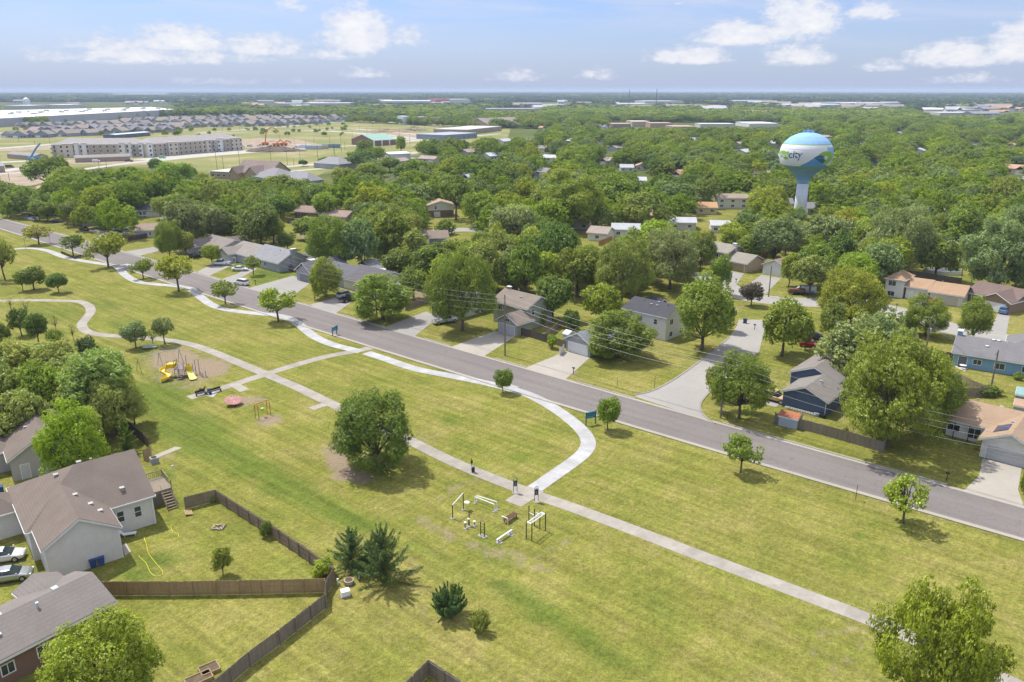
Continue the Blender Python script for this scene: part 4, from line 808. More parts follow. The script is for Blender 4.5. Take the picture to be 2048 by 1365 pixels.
# ---- further houses among the trees: (p0,p1,z,angle,wall,roof,kind,W,rise,label,phrase)
FARH=[((855,412),(912,413),4.8,12,'WB',(.36,.26,.18),'gy',9,1.6,'two-storey house, white above red brick, with a tan roof beside a concrete drive','the white-over-brick house'),
 ((775,362),(802,366),4.6,-10,WH,(.20,.17,.15),'gy',11,2.0,'white gable-ended house with brown roof above the long row of trees','the white gable house'),
 ((857,478),(893,474),2.6,10,GB,(.24,.19,.16),'gx',9,1.8,'blue-grey walled house with brown roof seen between trees at the drive','the blue-grey walled cottage'),
 ((1336,446),(1398,451),2.8,-6,siding((.52,.50,.44)),(.42,.43,.45),'gx',10,1.3,'long beige house with pale metal-grey roof left of the water tower','the pale grey-roofed beige house'),
 ((1421,452),(1472,460),2.6,-8,siding((.62,.62,.60)),(.42,.43,.45),'gx',9,1.2,'small white house with pale grey roof next to the long beige house','the small white house'),
 ((1434,397),(1512,405),4.6,-4,CR,(.30,.24,.20),'gx',10,1.3,'long cream two-storey apartment house with brown roof','the cream apartment house'),
 ((1392,416),(1440,420),2.8,-6,siding((.62,.50,.30)),(.44,.27,.14),'gx',10,1.7,'yellow-walled ranch with orange roof and dark brick chimney','the yellow-walled ranch'),
 ((1364,412),(1392,418),2.8,-10,siding((.36,.34,.33)),(.22,.20,.19),'gy',9,1.6,'small grey house left of the yellow-walled ranch','the small grey house'),
 ((1556,408),(1590,412),2.6,-8,GR,(.20,.20,.21),'gx',10,1.8,'grey house immediately left of the water tower column','the grey house by the tower'),
 ((1614,418),(1665,424),2.6,-10,GR,(.21,.21,.22),'gx',10,2.0,'grey-roofed house right of the water tower column','the grey roof right of the tower'),
 ((1867,517),(1921,522),2.6,-10,BRK,(.25,.21,.18),'gx',9,1.9,'red brick house with brown roof behind the long trampoline-blue pool','the red brick house'),
 ((1870,428),(1906,432),2.6,-12,siding((.5,.5,.48)),(.42,.41,.40),'gx',9,1.6,'small pale-roofed house in a gap among the trees on the right','the pale-roofed gap house'),
 ((1690,402),(1722,406),2.6,-12,siding((.5,.5,.48)),(.38,.33,.30),'gx',9,1.6,'house with faded pinkish roof right of the water tower','the faded pink roof'),
 ((1222,460),(1282,466),2.6,-8,WH,(.40,.42,.44),'gx',10,1.5,'white cottage with pale grey roof and a small white chimney','the white cottage'),
 ((1172,466),(1206,474),2.6,-25,WH,(.33,.27,.24),'gx',9,1.7,'white house with pinkish brown roof beside the orange fence','the pinkish-roofed white house'),
 ((1105,444),(1176,452),2.6,-12,CR,(.28,.24,.21),'gx',10,1.8,'cream-gabled house half hidden by the large trees in the centre','the cream-gabled house'),
 ((975,448),(1030,456),2.6,-12,CR,(.27,.20,.17),'gx',10,1.8,'low tan house behind the bright spreading tree','the low tan house'),
 ((1270,432),(1326,436),2.6,-6,siding((.5,.46,.4)),(.40,.27,.18),'gx',10,1.8,'orange-roofed house left of the long beige house','the orange-roofed house'),
 ((1240,336),(1272,340),2.6,-4,siding((.6,.6,.6)),(.40,.41,.42),'gx',11,1.6,'pale-roofed house in a far gap between tree crowns','the far pale-roofed house'),
 ((1270,333),(1300,338),2.6,-10,siding((.6,.6,.6)),(.42,.28,.19),'gy',11,1.8,'orange-roofed house in a far gap between tree crowns','the far orange roof'),
 ((1262,362),(1296,364),2.6,-4,WH,(.45,.46,.48),'gx',10,1.5,'white-roofed far house in the middle of the tree canopy','the far white roof'),
 ((1000,366),(1050,370),2.6,-6,siding((.5,.52,.55)),(.42,.44,.48),'gx',10,1.6,'pale blue-roofed house among the centre trees','the pale blue roof'),
 ((865,375),(885,378),3.0,-6,GR,(.25,.24,.23),'gy',9,1.7,'grey house with a white window behind the street pole','the grey house by the pole'),
 ((586,424),(640,430),2.6,-20,BRK,(.27,.20,.17),'gx',10,1.8,'reddish-roofed house beyond the yellow-green yard','the reddish-roofed house'),
 ((640,432),(690,436),2.6,-20,siding((.4,.36,.3)),(.30,.22,.19),'gx',10,1.7,'house with rosy brown roof between two large trees','the rosy roof between trees'),
 ((798,398),(830,404),2.6,-30,BRK,(.25,.17,.13),'gx',8,1.6,'dark reddish shed-like house behind the wide green tree','the dark reddish house'),
 ((40,412),(70,414),2.6,-10,siding((.5,.45,.4)),(.34,.27,.24),'gx',9,1.8,'pinkish-roofed house behind the dark trees at the left edge','the pinkish roof at the left'),
 ((1836,392),(1874,396),2.6,-10,siding((.5,.5,.48)),(.36,.32,.30),'gx',9,1.6,'brownish roof among trees far to the right','the brownish far roof')]
for p0,p1,z,ang,wl,rf,kd,Wd,rs,lab,ph in FARH:
    fr,L=frame(p0,p1,z,ang); L=max(L,7)
    if wl=='WB':
        h=House('house',lab,'house',fr,None,BRK,shingle(rf)); h.mass(0,L,0,Wd,2.65,.0,'none',.43); h.garage('f',L*.35,2.4,2.1); h.mass(0,L,0,Wd,z-3.0,rs,kd,z0=3.0,wall=WH); h.window('f',L*.3,3.3,.8,1.2)
    else:
        h=House('house',lab,'house',fr,None,wl,shingle(rf)); h.mass(0,L,0,Wd,z,rs,kd)
        n=max(1,int(L/4))
        for k in range(n): h.window('f',L*(k+.5)/n,z-1.7,1.3,1.0)
        if z>4:
            for k in range(n): h.window('f',L*(k+.5)/n,.8,1.3,1.0)
        h.vent(L*.4,Wd*.6 if kd=='gx' else 3,1)
    reg(h,((p0[0]+p1[0])/2,p0[1]),ph)
# ================================================================ vehicles
TYRE=plain('tyre_rubber',(.018,.018,.018),.8,.1); RIM=plain('wheel_rim',(.45,.45,.46),.3,.05,.7); CGL=plain('car_glass',(.03,.045,.05),.08,.15,0,2,.7)
LAMP=plain('headlight_glass',(.7,.7,.68),.15,.03); TAIL=plain('tail_light',(.35,.02,.02),.3,.05); TRIMB=plain('black_trim',(.025,.025,.027),.5,.1)
def vehicle(kind,x,y,rz,c,label,group=None,cat='car',name='parked_car',metal=.25,L=None,detail=True):
    """x axis = forward; authored in local frame then parented"""
    o=thing(name,label,cat,(x,y,.03),rz,group); fr=Fr(x,y,.03,rz); paint=plain('car_paint',c,.28,.03,metal,2,.5)
    P_={'sedan':(4.7,.9,1.42),'suv':(4.7,.95,1.72),'pickup':(5.7,.98,1.85),'van':(5.2,1.0,2.0)}[kind]
    Lc,hw,ht=P_; hx=Lc/2
    def loft(mb,st):   # st: (x, zlow, zmid, ztop, half width low, half width top)
        n0=len(mb.v)
        for (xx,zl,zm,zt,w1,w2) in st:
            for yy,zz in ((-w1*.92,zl),(-w1,zl+(zm-zl)*.35),(-w1,zm),(-w2,zt),(w2,zt),(w1,zm),(w1,zl+(zm-zl)*.35),(w1*.92,zl)): mb.v.append(fr.p(xx,yy,zz))
        for k in range(len(st)-1):
            for j in range(8):
                a=n0+k*8+j; b=n0+k*8+(j+1)%8; mb.f.append((a,b,b+8,a+8)); mb.m.append(mb.cur)
        mb.f.append(tuple(n0+j for j in range(7,-1,-1))); mb.m.append(mb.cur); e_=n0+(len(st)-1)*8; mb.f.append(tuple(e_+j for j in range(8))); mb.m.append(mb.cur)
    b=MB()
    if kind=='sedan':
        loft(b,[(-hx,.42,.72,.84,hw*.72,hw*.60),(-hx+.12,.28,.80,.95,hw*.9,hw*.78),(-hx+.6,.22,.86,1.0,hw,hw*.86),(-.9,.22,.88,.99,hw,hw*.9),(.75,.22,.86,.96,hw,hw*.9),(hx-1.0,.22,.80,.90,hw,hw*.86),(hx-.35,.25,.70,.80,hw*.95,hw*.78),(hx-.08,.3,.58,.68,hw*.82,hw*.62),(hx,.36,.52,.58,hw*.66,hw*.5)])
        cab=[(-1.75,.97,.98,1.0,hw*.84,hw*.78),(-1.05,.97,1.1,1.36,hw*.86,hw*.62),(-.3,.97,1.12,ht,hw*.87,hw*.64),(.35,.97,1.1,1.39,hw*.87,hw*.63),(1.25,.93,.94,.96,hw*.86,hw*.80)]
        roof=[(-1.0,1.345,1.36,1.375,hw*.60,hw*.55),(-.3,ht-.03,ht,ht+.02,hw*.66,hw*.58),(.38,1.375,1.39,1.41,hw*.62,hw*.56)]
    elif kind=='suv':
        loft(b,[(-hx,.4,.85,1.0,hw*.8,hw*.75),(-hx+.1,.3,.95,1.08,hw*.95,hw*.88),(-1.2,.26,.98,1.08,hw,hw*.92),(.8,.26,.98,1.06,hw,hw*.92),(hx-1.0,.26,.92,1.02,hw,hw*.88),(hx-.25,.3,.82,.92,hw*.95,hw*.8),(hx,.38,.66,.74,hw*.75,hw*.6)])
        cab=[(-hx+.12,1.06,1.07,1.1,hw*.86,hw*.82),(-hx+.55,1.06,1.3,ht-.06,hw*.88,hw*.70),(-.5,1.06,1.3,ht,hw*.89,hw*.72),(.45,1.04,1.3,ht-.04,hw*.89,hw*.70),(1.35,1.0,1.02,1.05,hw*.86,hw*.80)]
        roof=[(-hx+.5,ht-.07,ht-.05,ht-.03,hw*.70,hw*.66),(-.5,ht-.01,ht+.01,ht+.03,hw*.74,hw*.68),(.5,ht-.05,ht-.03,ht-.01,hw*.71,hw*.66)]
    elif kind=='van':
        loft(b,[(-hx,.3,1.3,1.9,hw*.9,hw*.8),(-hx+.15,.28,1.4,ht,hw,hw*.88),(.9,.28,1.4,ht,hw,hw*.88),(1.5,.28,1.15,1.6,hw,hw*.85),(1.95,.28,1.0,1.12,hw*.98,hw*.85),(hx-.1,.3,.8,.95,hw*.9,hw*.75),(hx,.4,.6,.75,hw*.7,hw*.6)])
        cab=[(.95,1.25,1.3,1.95,hw*.93,hw*.80),(1.2,1.2,1.3,1.88,hw*.99,hw*.83),(1.9,1.1,1.12,1.16,hw*.95,hw*.86)]
        roof=[(-hx+.2,ht,ht+.01,ht+.03,hw*.8,hw*.75),(.9,ht,ht+.01,ht+.03,hw*.8,hw*.75)]
    else:
        loft(b,[(-.75,.42,1.0,1.1,hw*.98,hw*.92),(.0,.4,1.0,1.08,hw,hw*.92),(1.15,.4,1.0,1.08,hw,hw*.9),(hx-.9,.4,.95,1.06,hw*.98,hw*.86),(hx-.15,.42,.88,1.0,hw*.94,hw*.82),(hx,.48,.8,.88,hw*.85,hw*.7)])
        cab=[(-.72,1.08,1.2,1.5,hw*.88,hw*.76),(-.55,1.08,1.35,ht-.04,hw*.9,hw*.74),(.45,1.08,1.35,ht,hw*.9,hw*.74),(.8,1.08,1.3,ht-.06,hw*.9,hw*.74),(1.45,1.06,1.07,1.1,hw*.87,hw*.82)]
        roof=[(-.6,ht-.06,ht-.04,ht-.02,hw*.74,hw*.7),(.3,ht-.02,ht,ht+.02,hw*.76,hw*.7),(.8,ht-.06,ht-.05,ht-.03,hw*.73,hw*.69)]
    body=b.build('body',paint,o,smooth=False,bevel=.03 if detail else 0)
    c_=MB(); loft(c_,cab); c_.build('cabin_glass',CGL,o); r_=MB(); loft(r_,roof); r_.build('roof',paint,o)
    if detail:
        p=MB()
        for s in (-1,1):
            for xa,xb in (((-.35,-.27)),):
                p.hexa([fr.p(xa,s*hw*.875,1.0),fr.p(xb,s*hw*.875,1.0),fr.p(xb,s*hw*.90,1.0),fr.p(xa,s*hw*.90,1.0)],[fr.p(xa,s*hw*.66,ht-.06),fr.p(xb,s*hw*.66,ht-.06),fr.p(xb,s*hw*.70,ht-.06),fr.p(xa,s*hw*.70,ht-.06)])
        if kind!='van': p.build('door_pillar',paint,o)
        for s in (-1,1):
            q=MB(); xm={'sedan':1.0,'suv':1.0,'van':1.75,'pickup':1.2}[kind]; q.box(fr,xm,xm+.14,min(s*hw,s*(hw+.2)),max(s*hw,s*(hw+.2)),1.0,1.14); q.build('wing_mirror',paint,o)
            q=MB(); q.box(fr,hx-.30,hx-.02,min(s*hw*.55,s*hw*.84),max(s*hw*.55,s*hw*.84),.56,.70) if kind!='pickup' else q.box(fr,hx-.12,hx+.01,min(s*hw*.6,s*hw*.86),max(s*hw*.6,s*hw*.86),.68,.86); q.build('headlight',LAMP,o)
            q=MB(); zt=.78 if kind=='sedan' else .95; q.box(fr,-hx-.02,-hx+.12,min(s*hw*.55,s*hw*.82),max(s*hw*.55,s*hw*.82),zt-.12,zt+.04); q.build('tail_light',TAIL,o)
    if kind=='pickup':
        q=MB()
        q.box(fr,-hx,-.78,-hw*.97,-hw*.84,.42,1.06); q.box(fr,-hx,-.78,hw*.84,hw*.97,.42,1.06); q.box(fr,-hx,-hx+.1,-hw*.84,hw*.84,.5,1.04); q.box(fr,-.86,-.78,-hw*.84,hw*.84,.5,1.04); q.box(fr,-hx+.1,-.86,-hw*.84,hw*.84,.5,.62)
        q.build('cargo_bed',paint,o); q=MB(); q.box(fr,-hx-.16,-hx-.02,-hw*.9,hw*.9,.42,.58); q.build('bumper',GREYM,o)
    wr=.33 if kind in('sedan','suv') else .38; wx=hx-.85
    for xx in (-wx,wx):
        for s in (-1,1):
            y0,y1=s*(hw-.20),s*(hw+.025); t=MB(); t.tube([fr.p(xx,y0,wr),fr.p(xx,y1,wr)],wr,14); tw=t.build('wheel',TYRE,o)
            t=MB(); t.tube([fr.p(xx,y1-s*.03,wr),fr.p(xx,y1+s*.012,wr)],wr*.62,12); t.build('rim',RIM,tw)
    return o
def vpx(kind,px,tow,c,label,z=0.6,**k):
    """px: middle of the vehicle on the photograph; tow: compass angle in degrees (x axis = 0) it faces"""
    q=G(*px,z); return vehicle(kind,q[0],q[1],R(tow),c,label,**k)
WP=(.70,.71,.72); 
vpx('sedan',(2,1112),18,WP,'white sedan parked beside the front walk of the tan-roofed house')
vpx('sedan',(16,1150),18,(.42,.44,.44),'silver sedan on the driveway, nearest the grass strip',metal=.7)
DW=39+90
vpx('pickup',(442,527),-5+180+5,WP,'white crew-cab pickup on the curved driveway',name='pickup_truck',cat='pickup')
vpx('sedan',(480,538),0,WP,'white sedan on the narrow driveway beside the leafy street tree')
vpx('suv',(483,566),-30+180,WP,'white sport utility car parked at the far kerb of the road',cat='car')
vpx('suv',(690,590),52,(.55,.56,.57),'silver-white sport utility car behind the black pickup near the charcoal-roofed ranch')
vpx('pickup',(700,597),52,(.03,.03,.035),'black pickup with its cargo bed toward the road',name='pickup_truck',cat='pickup')
vpx('pickup',(890,641),30,WP,'white pickup parked on the grass under the broad tree',name='pickup_truck',cat='pickup')
vpx('pickup',(1544,794),-42,(.52,.36,.20),'faded tan old pickup beside the navy blue house',name='pickup_truck',cat='pickup',metal=0)
vpx('van',(1610,582),170,WP,'white flatbed truck with brown load on the cul-de-sac',name='truck',cat='truck')
vpx('sedan',(1622,688),-15,(.42,.03,.03),'red sports car parked under the large grey-green tree')
vpx('sedan',(1623,673),170,(.03,.05,.12),'dark blue car parked behind the red sports car')
vpx('sedan',(1738,608),-5,WP,'white car parked on the street in front of the orange-shingled split-level')
vpx('sedan',(1867,600),50,(.48,.03,.03),'red car at the garage of the orange-shingled split-level')
vpx('suv',(2009,621),50,(.16,.28,.50),'blue car at the garage of the rosy-roofed ranch')
vpx('sedan',(66,439),-35,(.40,.42,.44),'pale grey car parked at the kerb beyond the concrete apron')
vpx('suv',(71,430),15,(.02,.02,.022),'black sport utility car on the driveway at the far left')
vpx('sedan',(112,443),15,(.02,.03,.07),'dark blue car in the shade by the tan brick ranch')
vpx('sedan',(362,443),10,(.04,.13,.22),'teal blue car on the drive near the orange-roofed split-level')
vpx('sedan',(168,458),-30,(.025,.025,.028),'black covered car on the grass before the tan brick ranch')
vpx('pickup',(240,458),50,WP,'white truck nose partly behind the pole near the pale ranch',name='pickup_truck',cat='pickup')
vpx('sedan',(392,512),50,(.03,.03,.035),'dark car under the tree beside the brown-roofed grey ranch')
vpx('sedan',(500,349),0,(.5,.5,.5),'far grey car on the road past the fields') if False else None
vpx('suv',(438,409),10,(.02,.02,.02),'black car in the yard by the fence line beyond the trees')
vpx('sedan',(1420,778),48,WP,'white car half hidden under the corner tree at the side street') if False else None
vpx('van',(1450,772),48,WP,'white van half hidden under the corner tree at the side street',name='van',cat='van')
vpx('suv',(1462,796),48,(.3,.32,.34),'grey car shaded by the corner tree at the side street') if False else None
# trailer with brown load beside the truck
q=G(1592,583,.8); fr=Fr(q[0],q[1],0,R(170)); t=thing('trailer','brown loaded trailer behind the white truck on the cul-de-sac','trailer',(q[0],q[1],0),R(170))
MB().box(fr,-2.4,2.0,-1,1,.55,.75).build('deck',BLACK,t); MB().box(fr,-2.2,1.8,-.85,.85,.753,1.5).build('load',plain('brown_load',(.16,.08,.05),.9,.4),t)
for xx in (-.6,.3):
    for s in (-1,1): MB().tube([fr.p(xx,s*.9,.33),fr.p(xx,s*1.08,.33)],.33,12).build('wheel',TYRE,t)
# ================================================================ fences
FW=fencewood((.25,.20,.145)); FG=fencewood((.235,.195,.15)); FT=fencewood((.36,.26,.14)); FO=fencewood((.42,.22,.09)); FR_=fencewood((.20,.09,.06)); FD=fencewood((.11,.09,.075))
def fence(px,label,m=FW,h_=1.8,side=1,step=2.4,gap=.012,name='wooden_fence',picket=.145,group=None,z=0.0,rails=True):
    pts=PX(px); x0,y0=pts[0]; o=thing(name,label,'fence',(x0,y0,0),0,group); B=MB(); Rl=MB(); PO=[]; g=random.Random(len(label))
    for (ax,ay),(bx,by) in zip(pts[:-1],pts[1:]):
        L=math.hypot(bx-ax,by-ay); a=math.atan2(by-ay,bx-ax); fr=Fr(ax,ay,0,a); n=max(1,round(L/(picket+gap))); w_=L/n
        for k in range(n):
            dz=g.uniform(-.03,.03); B.box(fr,k*w_+gap/2,(k+1)*w_-gap/2,-.012+g.uniform(-.006,.006),.012,.04,h_+dz)
        npst=max(1,round(L/step))
        for k in range(npst+1):
            if k==npst and (bx,by)!=pts[-1]: continue
            u=L*k/npst; PO.append((fr,u))
        if rails:
            for zz in (.3,.95,1.55): Rl.box(fr,.02,L-.02,min(side*.016,side*.06),max(side*.016,side*.06),zz*h_/1.8,zz*h_/1.8+.09)
    B.build('boards',m,o)
    if rails: Rl.build('rails',m,o)
    for fr,u in PO[:60]: MB().box(fr,u-.05,u+.05,min(side*.062,side*.15),max(side*.062,side*.15),-.2,h_+.04).build('post',m,o)
    return o
fence([(371,1019),(434,1003),(500,1046),(560,1085),(620,1126),(670,1162),(653,1190)],'weathered board fence enclosing the back yard, rails facing inward',FW,1.7,-1)
fence([(212,1192),(340,1192),(480,1190),(652,1186)],'long tan board fence between the two back yards',FT,1.75,-1)
fence([(653,1192),(652,1217),(560,1290),(500,1335),(425,1400)],'grey-brown board fence running diagonally to the bottom edge',FG,1.7,1)
fence([(790,1420),(858,1352),(960,1420)],'weathered board fence corner at the bottom middle edge',FG,1.75,-1)
fence([(1548,846),(1620,864),(1700,886),(1766,906)],'long weathered grey fence along the road verge',FG,1.7,1)
fence([(1766,903),(1776,884)],'short return fence at the end of the verge fence',FG,1.7,1)
fence([(1028,668),(1062,676),(1088,684),(1110,690)],'dark board fence beside the sage green garage house',FD,1.7,1)
fence([(1088,683),(1110,664),(1132,645)],'sunlit fence running back from the dark board fence',FG,1.6,1)
fence([(1110,690),(1132,697)],'short fence section joining the white-door garage house',FG,1.6,1)
fence([(258,483),(312,473)],'dark fence before the pale grey ranch',FD,1.7,1)
fence([(1800,792),(1875,797),(1977,794)],'shaded board fence at the back of the solar panel house',FG,1.7,1)
fence([(1899,756),(1940,778),(1977,794)],'tan board fence beside the sky-blue ranch yard',FW,1.7,1)
fence([(1870,716),(1904,722)],'dark fence left of the sky-blue ranch',FD,1.6,1)
fence([(1687,529),(1781,548),(1860,560),(1921,569)],'long grey fence behind the orange-shingled split-level',FG,1.7,1)
fence([(1921,567),(1915,590),(1908,612)],'dark fence between the split-level and the rosy-roofed ranch',FD,1.7,1)
fence([(1893,600),(1930,606)],'red-brown fence section beside the rosy-roofed ranch',FR_,1.6,1)
fence([(1503,536),(1520,522),(1535,514)],'red-brown fence behind the tan two-level house',FR_,1.6,1)
fence([(1198,492),(1224,482)],'orange board fence beside the pinkish-roofed white house',FO,1.7,1)
fence([(812,622),(835,614),(856,606)],'weathered fence left of the broad trees',FG,1.7,1)
fence([(700,508),(735,500),(762,492)],'grey fence behind the blue-grey shed',FD,1.7,1)
fence([(575,448),(640,444),(690,440)],'dark fence across the far yard',FD,1.7,1)
fence([(483,462),(520,464),(545,460)],'dark fence behind the utility pole among the trees',FD,1.7,1)
fence([(500,468),(524,470)],'orange board fence panel near the far yard',FO,1.7,1)
fence([(252,858),(286,886),(298,898)],'dark fence along the shaded tree belt, left',FD,1.7,1)
fence([(290,922),(304,914)],'short tan fence panel beside the tan-roofed house',FT,1.7,1)
fence([(1290,666),(1330,676)],'dark fence below the white two-storey house',FD,1.6,1)
fence([(560,536),(590,546)],'dark fence beside the dark-door garage house',FD,1.5,1)
fence([(1120,712),(1128,704)],'white lattice fence panel beside the white-door garage',plain('white_paint',(.74,.74,.73),.5,.05),1.5,1)
fence([(0,500),(8,506)],'low fence at the left edge',FG,1.2,1) if False else None
# ================================================================ utility poles, lamps and wires
PW=plain('pole_wood',(.20,.165,.13),.9,.25,0,3,.05); INS=plain('insulator',(.5,.5,.5),.3,.05)
def top_of(xb,yb,yt): g_=G(xb,yb); return (g_[0],g_[1],HT(xb,yb,yt))
def upole(xb,yb,yt,label,cross=True,ang=50,transf=False,name='utility_pole',r=.16,n=3,low=False):
    x,y,z=top_of(xb,yb,yt); o=thing(name,label,'utility pole',(x,y,0)); fr=Fr(x,y,0,R(ang))
    MB().tube([(x,y,-.3),(x,y,z*.5),(x,y,z)],[r,r*.85,r*.68],8).build('pole',PW,o)
    if cross:
        MB().box(fr,-1.15,1.15,.14,.24,z-.62,z-.5).build('crossarm',PW,o)
        for u in (-1.0,0,1.0)[:n]: MB().tube([fr.p(u,.19,z-.5),fr.p(u,.19,z-.3)],.05,6).build('insulator',INS,o)
    if transf: MB().tube([fr.p(.35,-.1,z-2.3),fr.p(.35,-.1,z-1.3)],.24,12).build('transformer',plain('transformer_grey',(.5,.5,.5),.4,.05),o)
    return (x,y,z)
PL=[upole(-70,420,360,'wooden utility pole beyond the left edge'),]if False else []
p0=upole(21,436,388,'utility pole at the far left among dark trees',True)
p1=upole(136,458,409,'utility pole at the road edge by the tan brick ranch',True)
p2=upole(237,463,430,'short utility pole in front of the pale grey ranch',True,transf=True)
p3=upole(502,461,420,'utility pole with transformer among the trees behind the grey ranch row',True,transf=True)
p4=upole(754,636,547,'tall utility pole on the verge in front of the round tree',False)
p5=upole(1010,712,590,'tall utility pole on the lawn before the sage green house',False)
p6=upole(1441,837,714,'tall leaning utility pole at the side street corner',False)
p7=upole(1149,610,563,'utility pole in the yard right of the pin-marked house',False)
p8=upole(1537,594,532,'slim utility pole at the cul-de-sac kerb',False)
p9=upole(1852,700,645,'utility pole with transformer by the oval maple',False,transf=True)
p10=upole(1981,781,701,'utility pole in front of the sky-blue ranch wall',True,n=3)
p11=upole(1923,553,505,'dark utility pole at the fence junction left of the rosy-roofed ranch',False)
p12=upole(780,505,470,'utility pole in the tree belt behind the blue-grey shed',False)
WIRE=plain('wire',(.30,.30,.30),.4,.1,.3)
def wire(a,b,sag,label,dz=0,r=.018,off=0.0,group='overhead wires'):
    a=Vector(a);b=Vector(b); d=(b-a); n=Vector((-d.y,d.x,0)).normalized()*off; pts=[]
    for k in range(17):
        t=k/16; p=a.lerp(b,t)+n; p.z+=dz-sag*4*t*(1-t); pts.append(tuple(p-a))
    mb=MB(); mb.tube([tuple(Vector(p)+a) for p in pts],r,5,False); mb.build('wire',WIRE,None,label,'wire',group,loc=tuple(a),smooth=True)
pz=(p6[0]+(p6[0]-p5[0])*.98,p6[1]+(p6[1]-p5[1])*.98,p6[2])
pa=(p4[0]+(p4[0]-p5[0])*1.2,p4[1]+(p4[1]-p5[1])*1.2,p4[2])
for i_,(dz,of) in enumerate(((-.1,.15),(-1.0,-.15),(-1.8,.1),(-3.0,0))):
    for a,b,wh in ((pa,p4,'left of the verge pole'),(p4,p5,'between the verge pole and the pole at the sage green house'),(p5,p6,'between the sage green house pole and the corner pole'),(p6,pz,'running right from the corner pole')):
        wire(a,b,.9+.15*i_,'%s overhead wire %s'%(('topmost','second highest','third highest','lowest')[i_],wh),dz,off=of,r=.022)
pq=(p10[0]+30,p10[1]-12,p10[2])
for i_ in range(3): wire(p9,p10,.5,'%s thin wire between the transformer pole and the sky-blue ranch pole'%('upper','middle','lower')[i_],-.3-.5*i_,off=.3*i_)
for i_ in range(2): wire(p3,p12,1.2,'%s wire from the transformer pole over the tree belt'%('upper','lower')[i_],-.3-1.2*i_)
for i_ in range(2): wire(p12,p7,2.0,'%s long wire above the trees behind the sage green house'%('upper','lower')[i_],-.3-1.2*i_,off=.3*i_)
wire(p0,p1,.8,'upper wire along the far left road edge',-.4); wire(p1,p2,.6,'wire between the ranch pole and the short pole',-.4); wire(p0,p1,.9,'lower wire along the far left road edge',-1.4)
def slamp(xb,yb,yt,label,ang):
    x,y,z=top_of(xb,yb,yt); o=thing('street_lamp',label,'street lamp',(x,y,0)); fr=Fr(x,y,0,R(ang))
    MB().tube([(x,y,-.2),(x,y,z*.6),(x,y,z*.92)],[.12,.1,.08],8).build('pole',plain('galvanised',(.36,.36,.35),.5,.08,.3),o)
    MB().tube([fr.p(0,0,z*.9),fr.p(.8,0,z*.97),fr.p(2.0,0,z)],[.05,.045,.04],6).build('arm',GREYM,o); MB().box(fr,1.9,2.6,-.16,.16,z-.08,z+.07).build('lamp_head',plain('lamp_head',(.5,.5,.5),.4,.05),o)
slamp(360,506,465,'curved-arm street lamp by the driveway near the pale ranch',200); slamp(942,454,428,'curved-arm street lamp among trees by the concrete drive',60); slamp(132,459,428,'street lamp arm beside the left utility pole',200) if False else None
# ================================================================ signs
TEAL=plain('teal_panel',(.025,.20,.30),.45,.06); TEALD=plain('teal_post',(.02,.09,.12),.5,.06); PALE=plain('pale_print',(.35,.55,.62),.5,.05)
def board_sign(pa_,pb_,hb,label,mark='wave'):
    A=G(*pa_);B=G(*pb_); a=math.atan2(B[1]-A[1],B[0]-A[0]); L=math.hypot(B[0]-A[0],B[1]-A[1]); fr=Fr(A[0],A[1],0,a); o=thing('park_sign',label,'sign',(A[0],A[1],0),a)
    for u in (0,L): MB().box(fr,u-.07,u+.07,-.07,.07,-.2,hb).build('post',TEALD,o)
    if mark=='wave':
        pts=[(-.35,hb-.85),(L+.25,hb-1.0),(L+.3,hb+.05),(L*.6,hb+.0),(L*.3,hb-.15),(-.1,hb-.12),(-.3,hb-.35)]
        MB().prism(pts,lambda p,q,d:fr.p(p,d,q),-.071,-.13).build('panel',TEAL,o)
        m=MB(); m.box(fr,.0,L*.8,-.14,-.132,hb-.62,hb-.56); m.box(fr,.1,L*.6,-.14,-.132,hb-.75,hb-.70); m.build('print',PALE,o)
    else:
        MB().box(fr,.075,L-.075,-.05,.05,hb-1.1,hb-.05).build('panel',TEAL,o)
        m=MB(); 
        for u0,u1,z0,z1 in ((.14,.40,.2,.8),(.47,.72,.15,.9),(.78,.9,.3,.85)): m.box(fr,L*u0,L*u1,-.06,-.052,hb-1.1+z0,hb-1.1+z0+.05); m.box(fr,L*u0,L*u1,-.06,-.052,hb-1.1+z0+.16,hb-1.1+z0+.2)
        m.build('print',PALE,o)
board_sign((665.5,672.5),(673.8,669.3),2.0,'small teal wave-topped sign on two posts between the paths and the road')
board_sign((1171.8,851.5),(1190.7,847.5),2.2,'wide teal panel sign on two posts inside the bend of the white path','panel')
def stand(px,label):
    x,y=G(*px); fr=Fr(x,y,0,R(20)); o=thing('fitness_sign',label,'sign',(x,y,0),R(20)); 
    for u in (-.24,.24): MB().tube([fr.p(u,0,-.1),fr.p(u,0,1.9)],.035,8).build('post',BLACK,o)
    MB().tube([fr.p(-.24,0,1.9),fr.p(-.17,0,2.1),fr.p(0,0,2.18),fr.p(.17,0,2.1),fr.p(.24,0,1.9)],.035,8).build('top_hoop',BLACK,o)
    MB().box(fr,-.2,.2,-.02,.02,.95,1.78).build('panel',plain('dark_panel',(.045,.05,.05),.5,.1),o); m=MB(); m.tube([fr.p(0,-.03,1.9),fr.p(0,.0,1.9)],.14,14); m.build('round_badge',plain('badge',(.6,.62,.62),.4,.05),o)
    m=MB(); m.box(fr,-.13,.13,-.028,-.022,1.1,1.14); m.box(fr,-.13,.13,-.028,-.022,1.25,1.29); m.box(fr,-.13,.13,-.028,-.022,1.4,1.44); m.build('print',PALE,o)
    MB().lathe(Fr(x,y,0),[(.42,0),(.42,.05),(.36,.07)],12).build('footing',CONC_ST,o)
stand((1030.5,986),'black instruction stand with round badge left of the path junction'); stand((1072.7,1004),'black instruction stand with round badge below the path junction')
